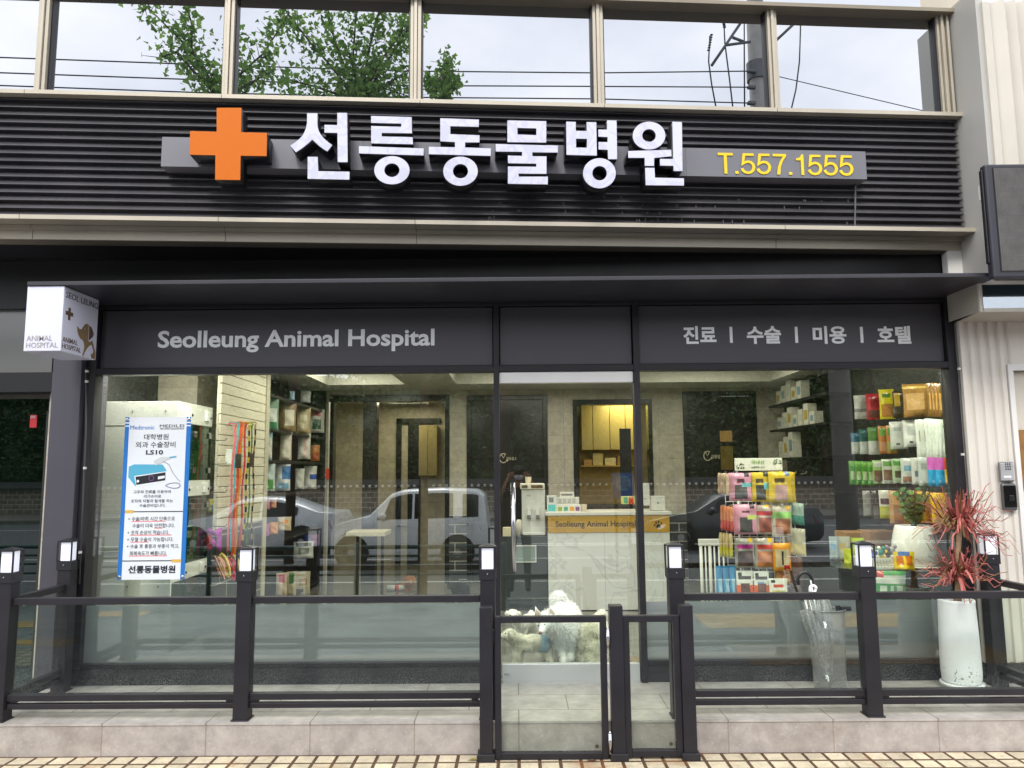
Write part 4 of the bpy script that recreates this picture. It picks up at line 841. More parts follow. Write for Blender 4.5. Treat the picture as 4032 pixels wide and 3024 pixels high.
# ---------------------------------------------------------------- poster hung inside the left pane
PY = -.012; po = empty('poster', (P(608, 1960, PY).x, PY, P(608, 1960, PY).z)); tag(po, 'tall blue edged surgical equipment poster with Korean text hung behind the left pane', 'poster')
px0, px1 = P(478, 1960, PY).x, P(740, 1960, PY).x; pz0, pz1 = P(608, 2282, PY).z, P(608, 1642, PY).z; pw, ph = px1-px0, pz1-pz0
def pr(a0, b0, a1, b1, m, d, nm='print'):
    return child(MB().box(px0+a0*pw, px0+a1*pw, PY-d, PY-d+.0006, pz1-b1*ph, pz1-b0*ph).build(nm, m), po)
def pt_(txt, a0, b0, a1, b1, m, off=.0, d=.0032): return child(lettering('lettering', txt, m, (px0+a0*pw, PY-d, pz1-b1*ph), X, Z, (a1-a0)*pw, (b1-b0)*ph, .0006, off, 2), po)
PB = mat((40, 118, 196), .35, 0, .02); PWH = mat((232, 236, 240), .35, 0, .01); PK = mat((34, 38, 46), .4, 0, 0); PGO = mat((222, 180, 84), .4, 0, 0); PRD = mat((232, 140, 140), .4, 0, 0)
child(MB().box(px0, px1, PY-.001, PY+.001, pz0, pz1).build('sheet', PB), po)
pr(.065, 0, .935, 1, PWH, .0018, 'white_field')
for i in range(3): pr(0, .012+i*.02, .065, .020+i*.02, PWH, .0018); pr(.935, .012+i*.02, 1, .020+i*.02, PWH, .0018)
pt_('Medtronic', .085, .052, .45, .078, PB, .0); pt_('MEDILEI', .53, .048, .90, .066, PK, .0); pt_('메디레이 SINCE1999', .54, .069, .90, .081, PK, .0)
pt_('대학병원', .30, .107, .67, .143, PK, .004); pt_('외과 수술장비', .18, .155, .78, .192, PK, .004); pt_('LS10', .34, .207, .60, .236, PK, .03)
def dev(pts, m, d): child(shape2d('print', [pts], m, lambda a_, b_, d_: Vector((px0+a_/100*pw, PY-d_, pz1-b_/100*ph)), d, d-.0006), po)
dev([(9,31),(17,29.5),(60,29.8),(66,33.3),(66,40),(22,43.3),(19,42.5),(9,37.5)], mat((90, 176, 206), .35, 0, 0), .0026)
dev([(18,36.8),(66,34),(67,40.5),(22,43.5)], mat((236, 238, 240), .3, 0, 0), .0032); dev([(20,37.3),(65,34.6),(65,39.6),(22,42.3)], mat((44, 46, 52), .3, 0, 0), .0038)
dev(ell(44, 38.2, 4.2, 1.8, 20), mat((130, 90, 150), .3, 0, 0), .0044); dev(ell(44, 38.2, 3.2, 1.35, 20), mat((44, 46, 52), .3, 0, 0), .005); dev([(54,37.2),(64,36.6),(64,38.2),(54,39)], PWH, .0044); dev(ell(24, 40.0, 2, .9, 14), PWH, .0044)
dev([(46,27.5),(58,25),(70,25),(82,24.4),(66,27),(58,29),(50,30.3)], mat((206, 210, 212), .35, 0, 0), .0044); dev([(70,25),(80,24.4),(80,25.2),(70,25.9)], mat((90, 176, 206), .35, 0, 0), .005)
q = MB(); pts = [(60, 27.5), (70, 30), (76, 35), (84, 39), (88, 40.5)]; q.tube([(px0+a/100*pw, PY-.004, pz1-b/100*ph) for a, b in pts], .0016, 5); child(q.build('print', mat((120, 120, 124), .4, 0, 0)), po)
q = MB(); q.tube([(px0+(77+11*math.cos(t_*.5))/100*pw, PY-.004, pz1-(42.8+1.6*math.sin(t_*.5)+.3*math.sin(t_))/100*ph) for t_ in range(38)], .0016, 5); child(q.build('print', mat((98, 60, 150), .4, 0, 0)), po)
for i, (tx_, a0, a1) in enumerate((('고주파 전류를 이용하여', .18, .74), ('리가슈어로', .34, .60), ('조직의 지혈과 절개를 하는', .15, .78), ('수술장비입니다.', .28, .67))): pt_(tx_, a0, .456+i*.028, a1, .476+i*.028, PK, .0)
pr(.065, .585, .935, .591, PK, .0024, 'rule'); pr(.07, .578, .20, .596, PGO, .003, 'bar'); pr(.065, .884, .935, .890, PK, .0024, 'rule'); pr(.80, .879, .94, .897, PGO, .003, 'bar')
for i, (tx_, a0, a1, ul) in enumerate((('+ 수술/마취 시간 단축으로', .12, .82, (.17, .68)), ('수술이 더욱 안전합니다.', .19, .82, (.52, .64)), ('+ 조직 손상이 적습니다.', .12, .74, (.16, .78)), ('+ 무혈 수술이 가능합니다.', .12, .81, (.17, .44)), ('+ 수술 후 통증과 부종이 적고,', .12, .90, None), ('회복속도가 빠릅니다.', .17, .72, (.16, .72)))):
    b0 = .618+i*.042; pt_(tx_, a0, b0, a1, b0+.026, PK, .0)
    if ul: pr(ul[0], b0+.026, ul[1], b0+.032, PRD, .0024, 'underline')
pt_('선릉동물병원', .16, .915, .86, .962, PK, .03)
for a_ in (.03, .97):
    for b_ in (.985, .015): child(MB().ball((px0+a_*pw, PY-.002, pz1-b_*ph), (.012, .004, .012), 12).build('grommet', CHROME), po)
# ---------------------------------------------------------------- counter, dispenser, things on the counter
KY = 2.5; kx = lambda u, v=2200: xc(u, v, KY); kz = lambda v, u=2300: zc(v, KY, u)
ct = empty('reception_counter', ((kx(2160)+kx(2640))/2, KY, FZ)); tag(ct, 'white marble reception counter with a gold name band and paw mark', 'counter')
marble = bpy.data.materials.new('white_marble'); marble.use_nodes = True; t = marble.node_tree; b_ = t.nodes['Principled BSDF']; tx = t.nodes.new('ShaderNodeTexCoord'); nn = t.nodes.new('ShaderNodeTexNoise'); nn.inputs['Scale'].default_value = 1.6; nn.inputs['Detail'].default_value = 8; nn.inputs['Distortion'].default_value = 1.5
rp = t.nodes.new('ShaderNodeValToRGB'); e = rp.color_ramp.elements; e[0].position = .485; e[0].color = (.74, .75, .72, 1); e[1].position = .52; e[1].color = (.74, .75, .72, 1); e2 = e.new(.503); e2.color = (.60, .61, .60, 1)
t.links.new(tx.outputs['Object'], nn.inputs[0]); t.links.new(nn.outputs['Fac'], rp.inputs[0]); t.links.new(rp.outputs[0], b_.inputs['Base Color']); b_.inputs['Roughness'].default_value = .15
kcuts = [2158, 2382, 2610, 2640]
for a_, b2 in zip(kcuts, kcuts[1:]): child(MB().box(kx(a_)+.001, kx(b2)-.001, KY, KY+.5, FZ+.01, kz(2098)).build('marble_panel', marble), ct)
child(MB().box(kx(2160), kx(2640), KY-.01, KY+.5, kz(2097), kz(2030)).build('gold_band', mat((214, 168, 60), .28, .35, .06, 2), None, bevel=.002), ct)
child(MB().box(kx(2150), kx(2648), KY-.03, KY+.55, kz(2029), kz(2016)).build('counter_top', mat((214, 212, 204), .3, 0, .03), None, bevel=.004), ct)
x0, x1 = kx(2187, 2065), kx(2502, 2065); child(lettering('lettering', 'Seolleung Animal Hospital', mat((30, 24, 16), .5, 0, 0), (x0, KY-.0105, kz(2081)), X, Z, x1-x0, kz(2051)-kz(2081), .002, .012), ct)
pc = P(2592, 2068, KY-.011)
def paw(a_, b2, d_): return Vector((pc.x+a_*.00265, KY-.010-d_, pc.z-b2*.00265))
child(shape2d('paw_mark', [[(-9,7),(-7,0),(-3,-4),(2,-5),(7,-2),(9,4),(9,10),(4,10),(0,8),(-5,11)], ell(-14, -1, 3.2, 4.2, 14), ell(-8, -10, 3.4, 4.8, 14), ell(2, -13, 3.6, 5, 14), ell(12, -8, 3, 4.4, 14)], mat((40, 32, 20), .4, 0, 0), paw, .002, .0), ct)
dc = empty('dispenser_cabinet', (kx(2065), KY+.1, FZ)); tag(dc, 'dark grey base cabinet with a framed panel under the water dispenser', 'cabinet')
child(MB().box(kx(1972), kx(2156), KY+.05, KY+.5, FZ, kz(2114, 2060)).build('carcass', mat((58, 64, 66), .25, 0, .1, 2), None, bevel=.004), dc)
q = MB(); u0_, u1_ = kx(2032), kx(2108); z0, z1 = kz(2212, 2060), kz(2153, 2060); q.box(u0_, u1_, KY+.035, KY+.05, z0, z1); child(q.build('notice_panel', mat((130, 146, 142), .25, 0, .05), None, bevel=.002), dc)
q = MB(); w_ = .012
q.box(u0_-w_, u1_+w_, KY+.03, KY+.05, z1, z1+w_); q.box(u0_-w_, u1_+w_, KY+.03, KY+.05, z0-w_, z0); q.box(u0_-w_, u0_, KY+.03, KY+.05, z0, z1); q.box(u1_, u1_+w_, KY+.03, KY+.05, z0, z1); child(q.build('panel_frame', mat((200, 204, 200), .4)), dc)
wd = empty('water_dispenser', (kx(2102), KY+.2, kz(2112, 2060))); tag(wd, 'white water dispenser with two taps on the dark cabinet behind the door', 'water dispenser')
wx0, wx1 = kx(2055, 2000), kx(2149, 2000); zz0, zz1 = kz(2112, 2100)+.002, kz(1928, 2100)
wm = mat((206, 208, 202), .35, 0, .02)
child(MB().box(wx0, wx1, KY+.12, KY+.42, zz0, zz1).build('body', wm, None, bevel=.012, seg=3), wd)
child(MB().box(wx0-.014, wx1-.004, KY+.10, KY+.43, zz1+.001, kz(1905, 2100)).build('top_unit', mat((220, 216, 200), .35, 0, .02), None, bevel=.006), wd)
q = MB(); q.box(wx0, wx0+.06, KY+.094, KY+.101, zz1+.016, zz1+.045); q.box(wx0+.10, wx0+.22, KY+.094, KY+.101, zz1+.016, zz1+.045); child(q.build('top_slots', mat((84, 70, 36), .4)), wd)
child(MB().box(wx0+.01, wx1-.01, KY+.06, KY+.12, zz0+.004, zz0+.03).build('drip_tray', wm, None, bevel=.004), wd)
for u in (2083, 2117):
    q = MB(); c = P(u, 2010, KY+.1); q.tube([(c.x, KY+.1, c.z+.02), (c.x, KY+.1, c.z-.045)], .02, 12); tp = child(q.build('tap', mat((224, 226, 222), .3)), wd)
    q = MB(); q.tube([(c.x, KY+.1, c.z-.046), (c.x, KY+.1, c.z-.09)], [.016, .02], 12); q = q.build('tap_lever', mat((96, 100, 98), .4)); q.parent = tp
p0 = P(2075, 1955, KY+.119); child(lettering('lettering', 'Magic', PK, p0, X, Z, .045, .012, .001, .0), wd)
def kbox(nm, u0_, v0_, u1_, v1_, col, label, d=.12, cat='box', extra=None, y=None, rough=.5):
    y = KY+.08 if y is None else y; a_ = P(u0_, v1_, y); b2 = P(u1_, v0_, y)
    q = MB(); q.box(a_.x, b2.x, y, y+d, a_.z, b2.z, 0); ms = [mat(col, rough, 0, .04)]
    for e_ in (extra or []):
        f0, g0_, f1, g1, c = e_; q.box(a_.x+f0*(b2.x-a_.x), a_.x+f1*(b2.x-a_.x), y-.002, y-.0006, b2.z-g1*(b2.z-a_.z), b2.z-g0_*(b2.z-a_.z), len(ms)); ms.append(mat(c, .5, 0, .03))
    return tag(q.build(nm, ms), label, cat)
CTZ = kz(2016)
def on_counter(v_top, y): return v_top
kbox('leaflet_box', 2155, 1952, 2190, 2016, (214, 222, 218), 'white and teal leaflet holder at the left end of the counter', extra=[(.1, .55, .9, .95, (80, 190, 190)), (.2, .1, .7, .4, (120, 126, 126))])
kbox('sample_tray', 2192, 1987, 2287, 2016, (220, 218, 210), 'low white tray with four coloured sample cards on the counter', extra=[(.06, .3, .22, .85, (140, 170, 40)), (.30, .3, .46, .85, (60, 160, 140)), (.54, .3, .72, .85, (220, 160, 40)), (.78, .3, .94, .85, (120, 70, 130))])
kbox('document_stand', 2190, 1958, 2280, 1987, (206, 206, 200), 'white printed price stand behind the sample tray on the counter', y=KY+.22, extra=[(.1+.2*i, .2, .24+.2*i, .8, (170, 172, 168)) for i in range(4)])
kbox('card_stand', 2205, 1938, 2260, 1958, (214, 212, 206), 'small white card stand at the back of the counter', y=KY+.3, extra=[(.1, .3, .9, .7, (120, 120, 118))])
kbox('printer', 2565, 1954, 2618, 2009, (206, 206, 200), 'small white printer box at the right end of the counter', extra=[(.42, .42, .58, .46, (90, 90, 90)), (.42, .50, .58, .54, (90, 90, 90))])
kbox('monitor', 2503, 1902, 2556, 1990, (210, 210, 206), 'back of a white computer monitor beside the door frame on the counter', d=.04, extra=[(.6, .7, .8, .72, (90, 90, 90))])
kbox('brochure_rack', 2452, 1955, 2500, 1985, (206, 206, 120), 'pale green brochure rack holding sanitizer bottles on the counter', extra=[(.1, .1, .4, .9, (70, 170, 130)), (.6, .2, .9, .8, (214, 120, 60))])
q = MB(); p = P(2480, 1985, KY+.05)
for dx, c in ((0, 0), (.03, 0)): q.lathe([(.012, 0), (.012, .05), (.006, .06), (.006, .075)], (p.x+dx, KY+.05, p.z), 12)
tag(q.build('sanitizer_bottle', mat((200, 60, 50), .4)), 'pair of small red labelled sanitizer bottles in the brochure rack', 'bottle')
p = P(2299, 2016, KY+.1); tag(MB().lathe([(.02, 0), (.026, .0), (.033, .075), (.035, .078)], (p.x, KY+.1, p.z+.001), 16).build('paper_cup', mat((226, 214, 190), .6), None, True), 'small paper cup beside the sample tray on the counter', 'cup')
p = P(2080, 1905, KY+.2); tag(MB().lathe([(.026, 0), (.026, 0), (.034, .07), (.036, .073)], (p.x, KY+.2, p.z), 16).build('paper_cup', mat((230, 222, 200), .6), None, True), 'paper cup standing on top of the water dispenser', 'cup')
p = P(2044, 2112, KY+.15); q = MB(); q.lathe([(.03, 0), (.035, .0), (.035, .14), (.02, .17)], (p.x, KY+.15, p.z+.003), 14); tag(q.build('cup_tube', mat((214, 208, 196), .4, 0, .1, 30), None, True), 'clear tube of stacked paper cups left of the water dispenser', 'cups')
kbox('tissue_box', 1980, 2078, 2012, 2112, (216, 206, 176), 'cream tissue box on the dark cabinet by the door edge', y=KY+.12)
# ================================================================== merchandise
def pouch(u0_, v0_, u1_, v1_, Y, bands, label, cat='pouch', group=None, yaw=0, puff=.28, rough=.3, crumple=.35, gusset=False, lean=0, name='treat_pouch', roll=0):
    a_, b_, c_ = P(u0_, (v0_+v1_)/2, Y), P(u1_, (v0_+v1_)/2, Y), P((u0_+u1_)/2, v0_, Y)
    w = (b_.x-a_.x)/max(.3, math.cos(yaw)); h = P((u0_+u1_)/2, v0_, Y).z-P((u0_+u1_)/2, v1_, Y).z
    nx_, nz_ = 9, 14; mb = MB(); cols_ = [b[4] for b in bands]; rnd = random.Random(int(u0_*7+v0_*13))
    ph_ = [rnd.uniform(0, 6.28) for _ in range(6)]
    def th(x, y):
        e = (1-abs(2*x-1)**3)*(min(1, y*9)*min(1, (1-y)*(3 if gusset else 9)))**.55
        if gusset: e = (1-abs(2*x-1)**3)*min(1, y*1.25+.02)**.9
        cr = 1+crumple*(math.sin(7*x+ph_[0]+5*y)*.4+math.sin(13*y+ph_[1]-6*x)*.35+math.sin(19*x+23*y+ph_[2])*.2)
        return max(.003, puff*w*.5*e*cr)
    for s_ in (-1, 1):
        base = len(mb.v)
        for j in range(nz_+1):
            for i in range(nx_+1):
                x, y = i/nx_, j/nz_; xx = (x-.5)*w*(1-.05*math.sin(math.pi*y))
                mb.v.append((xx+roll*y*h, s_*th(x, y)*(1 if 0 < i < nx_ and 0 < j < nz_ else .15)+lean*y, -y*h))
        for j in range(nz_):
            for i in range(nx_):
                k_ = base+j*(nx_+1)+i; f = [k_, k_+1, k_+nx_+2, k_+nx_+1]
                xm, ym = (i+.5)/nx_, (j+.5)/nz_; mi = 0
                for q_, b in enumerate(bands):
                    if b[0] <= xm <= b[2] and b[1] <= ym <= b[3]: mi = q_
                mb.f.append(f if s_ < 0 else f[::-1]); mb.m.append(mi)
    o = mb.build(name, [mat(c, rough, 0, .04, 20) for c in cols_], None, True)
    o.location = c_; o.rotation_euler = (0, 0, yaw); tag(o, label, cat, group); return o
A = (0, 0, 1, 1)
def B0(c): return (0, 0, 1, 1, c)
PINK, YEL = (226, 160, 186), (222, 190, 50)
# ---- free standing treat rack
RYk = .75
rk = empty('treat_rack', (P(2985, 2100, RYk).x, RYk+.1, FZ)); tag(rk, 'white wire display rack hung with treat pouches behind the right pane', 'display rack'); wht = mat((226, 226, 220), .4, 0, .02)
q = MB(); x0, x1 = P(2908, 2000, RYk+.1).x, P(3080, 2000, RYk+.1).x; zt_ = P(2985, 1850, RYk+.1).z
for x_ in (x0, x1): q.tube([(x_, RYk+.1, FZ), (x_, RYk+.1, zt_)], .010, 8)
for x_ in (x0-.15, x1+.15): q.tube([(x_, RYk+.1, FZ+.02), (x_, RYk-.1, FZ+.02)], .012, 8)
q.tube([(x0-.15, RYk+.1, FZ+.02), (x1+.15, RYk+.1, FZ+.02)], .012, 8); child(q.build('frame', wht, None, True), rk)
q = MB(); n_ = 9
for i in range(n_+1): x_ = x0-.1+(x1-x0+.2)*i/n_; q.tube([(x_, RYk+.11, FZ+.2), (x_, RYk+.11, zt_-.02)], .0028, 5)
for i in range(22): z_ = FZ+.2+(zt_-.03-FZ-.2)*i/21; q.tube([(x0-.1, RYk+.112, z_), (x1+.1, RYk+.112, z_)], .0028, 5)
child(q.build('wire_grid', wht), rk)
q = MB()
for v in (1868, 1990, 2120, 2247):
    for u in (2840, 2870, 3000, 3110, 3150): c = P(u, v, RYk+.11); q.tube([c, c+Vector((0, -.13, .01)), c+Vector((0, -.14, .025))], .0035, 5)
child(q.build('hook', CHROME), rk)
p0, p1 = P(2894, 1854, RYk+.08), P(3078, 1803, RYk+.08)
hd = child(MB().box(p0.x, p1.x, RYk+.07, RYk+.09, p0.z, p1.z).build('header_sign', mat((232, 232, 220), .4, 0, .01), None, bevel=.003), rk)
def hl(txt, u0_, v0_, u1_, v1_, m, off=.01):
    a_, b_ = P(u0_, v1_, RYk+.069), P(u1_, v0_, RYk+.069); o = lettering('lettering', txt, m, (a_.x, RYk+.0695, a_.z), X, Z, b_.x-a_.x, b_.z-a_.z, .001, off, 2); o.parent = hd
hl('국내산', 2958, 1812, 3010, 1828, mat((120, 160, 40), .4, 0, 0), .02); hl('뉴랄맥스 간식', 2958, 1836, 3010, 1844, PK)
q = MB(); random.seed(5)
for (cu, cv) in ((2915, 1836), (3062, 1817)):
    for i in range(11):
        c = P(cu+random.uniform(-14, 14), cv+random.uniform(-10, 10), RYk+.0685); a_ = random.uniform(.2, 1.3); d = Vector((math.cos(a_), 0, math.sin(a_)))*.014; e_ = Vector((-d.z, 0, d.x))*.3; q.add([c-d, c+e_, c+d, c-e_], [(0, 1, 2, 3)])
o = q.build('leaf_print', mat((60, 92, 40), .5, 0, .2)); o.parent = hd
wd_ = (.22, .40, .78, .92)
def win_(c=(88, 84, 82)): return (.17, .45, .83, .90, c)
pouch(2867, 1862, 2957, 1972, RYk-.05, [B0(PINK), win_(), (.70, .02, .92, .16, (50, 46, 50)), (.60, .36, .96, .52, (120, 200, 210)), (.28, .22, .72, .33, (110, 60, 70))], 'pink treat pouch with a blue badge and round window, top row of the rack')
pouch(2955, 1860, 3026, 1976, RYk-.04, [B0(YEL), win_((70, 68, 66)), (.72, .02, .96, .16, (50, 46, 40)), (.68, .36, .98, .55, (110, 196, 210)), (.2, .22, .7, .33, (90, 70, 20))], 'yellow treat pouch with a dark window, middle of the top rack row')
pouch(3022, 1857, 3116, 1978, RYk-.06, [B0(YEL), win_((200, 160, 160)), (.70, .02, .90, .16, (110, 130, 160)), (.25, .22, .7, .33, (90, 70, 20))], 'yellow treat pouch with a pink window, right end of the top rack row')
pouch(3040, 1860, 3130, 1982, RYk+.0, [B0((206, 176, 46))], 'yellow pouch half hidden behind the front yellow one at the rack right')
pouch(2885, 1985, 2978, 2104, RYk-.05, [B0(PINK), win_(), (.72, .02, .92, .14, (60, 50, 56)), (.58, .36, .96, .50, (214, 226, 120)), (.28, .2, .7, .32, (110, 60, 70))], 'pink treat pouch with a yellow green badge, second row of the rack')
pouch(2976, 1988, 3042, 2104, RYk-.04, [B0((196, 176, 168)), (0, .22, 1, .38, (206, 60, 70)), (.1, .45, .9, .9, (168, 96, 80)), (.5, .0, .75, .1, (226, 180, 40))], 'clear treat bag with a red label, second row of the rack', rough=.15, crumple=.9)
pouch(3038, 1990, 3116, 2110, RYk-.05, [B0((196, 186, 170)), (0, .18, 1, .40, (150, 200, 110)), (.1, .45, .9, .9, (170, 110, 84)), (.7, .0, .9, .12, (226, 180, 40))], 'clear treat bag with a light green label, right of the second rack row', rough=.15, crumple=.9)
pouch(2890, 2118, 2970, 2236, RYk-.05, [B0((160, 156, 150)), (.1, .22, .9, .36, (190, 60, 150)), (.1, .45, .9, .9, (84, 64, 60)), (.62, .02, .85, .14, (226, 180, 40))], 'clear bag of dark chews with a purple label, third row of the rack', rough=.15, crumple=.9)
pouch(2968, 2118, 3048, 2240, RYk-.04, [B0((176, 166, 156)), (.1, .22, .9, .36, (220, 80, 80)), (.1, .45, .9, .9, (190, 120, 76)), (.62, .02, .85, .14, (226, 180, 40))], 'clear bag of brown chews with a coral label, middle of the third rack row', rough=.15, crumple=.9)
pouch(3040, 2138, 3112, 2248, RYk-.06, [B0((226, 150, 36)), (.15, .22, .85, .86, (206, 186, 150)), (.44, .3, .56, .8, (60, 50, 46)), (.6, .76, .85, .9, (196, 40, 50))], 'orange stick pack with a tall window, right end of the third rack row')
pouch(2897, 2247, 2964, 2345, RYk-.05, [B0((226, 226, 222)), (0, .55, 1, 1, (222, 96, 44)), (.2, .48, .8, .95, (96, 60, 50)), (.1, .05, .3, .18, (50, 50, 56)), (.15, .25, .85, .34, (70, 64, 64))], 'white and orange pouch at the left of the bottom rack row', gusset=True)
pouch(2965, 2249, 3027, 2345, RYk-.05, [B0((226, 226, 222)), (0, .55, 1, 1, (222, 96, 44)), (.2, .5, .8, .95, (110, 70, 60)), (.1, .05, .3, .18, (50, 50, 56)), (.15, .25, .85, .34, (70, 64, 64)), (.25, .42, .7, .5, (120, 160, 200))], 'white and orange pouch with a blue tab, middle of the bottom rack row', gusset=True)
pouch(3026, 2277, 3100, 2360, RYk-.06, [B0((232, 230, 222)), (.2, .3, .8, .4, (200, 80, 70)), (.15, .6, .85, .75, (200, 190, 110)), (.1, .06, .3, .22, (60, 60, 60))], 'low white pouch with red lettering at the right of the bottom rack row', gusset=True)
pouch(3050, 2243, 3116, 2300, RYk-.01, [B0((206, 150, 96)), (.2, .2, .8, .9, (186, 120, 80))], 'tan biscuit pack behind the low white pouch on the rack')
random.seed(9)
for (us, v0, v1, w, cols_, lab, gl, yw) in (((2832, 2842, 2852, 2862), 1862, 1945, 16, [(196, 172, 148)]*1, 'slim tan pouch hooked edge on at the top left of the rack', 'tan pouches on the rack side', R(48)),
    ((2843, 2855, 2867, 2879), 1990, 2088, 17, [(214, 140, 96), (206, 90, 80)], 'slim orange pouch hooked edge on at the left of the second rack row', 'orange pouches on the rack side', R(48)),
    ((2838, 2851, 2863, 2876), 2096, 2192, 16, [(206, 186, 140), (200, 190, 60)], 'slim cream and yellow pouch hooked edge on at the left of the third rack row', 'cream yellow pouches on the rack side', R(48)),
    ((3120, 3130, 3141, 3152), 1978, 2062, 17, [(150, 170, 160), (60, 130, 116)], 'slim teal pouch hooked edge on at the right of the second rack row', 'teal pouches on the rack side', R(-48)),
    ((3116, 3130, 3144, 3158), 2078, 2184, 17, [(190, 186, 170), (214, 200, 160)], 'slim pale stick pack hooked edge on at the right of the third rack row', 'pale stick packs on the rack side', R(-48)),
    ((3118, 3132, 3146), 2190, 2330, 20, [(96, 62, 50), (70, 50, 46)], 'dark brown chew pack hooked at the lower right of the rack', 'brown chew packs on the rack side', R(-40))):
    for i, u in enumerate(us): pouch(u-w/2, v0+i*1.5, u+w/2, v1+i*2, RYk-.02-.02*i, [B0(cols_[0])]+([(0, .55, 1, 1, cols_[1])] if len(cols_) > 1 else []), lab, 'pouch', gl, yw, .5)
for i, u in enumerate((2830, 2857, 2884)): pouch(u-14, 2228, u+14, 2345, RYk-.03, [B0((60, 140, 196)), (.2, .45, .8, .9, (150, 190, 214))], 'blue mesh bag of toys hanging at the lower left of the rack', 'mesh bag', 'blue mesh bags on the rack', R(15), .7, .5, .6, True, name='mesh_bag')
# ---- pet safety gate
SGY = 1.5; sgx0, sgx1 = P(2752, 2200, SGY).x, P(2858, 2200, SGY).x; z0, z1 = FZ+.03, P(2800, 2122, SGY).z
pg = empty('pet_gate', (sgx0, SGY, FZ)); tag(pg, 'white barred pet safety gate standing left of the treat rack', 'pet gate')
child(MB().box(sgx0, sgx1, SGY-.015, SGY+.015, z1-.06, z1).build('top_rail', wht, None, bevel=.006), pg); child(MB().box(sgx0, sgx1, SGY-.015, SGY+.015, z0, z0+.04).build('bottom_rail', wht, None, bevel=.004), pg)
n_ = 6
for i in range(n_): x_ = sgx0+.02+(sgx1-sgx0-.04)*i/(n_-1); child(MB().tube([(x_, SGY, z0+.041), (x_, SGY, z1-.061)], .014 if i in (0, 2) else .007, 8).build('bar', wht, None, True), pg)
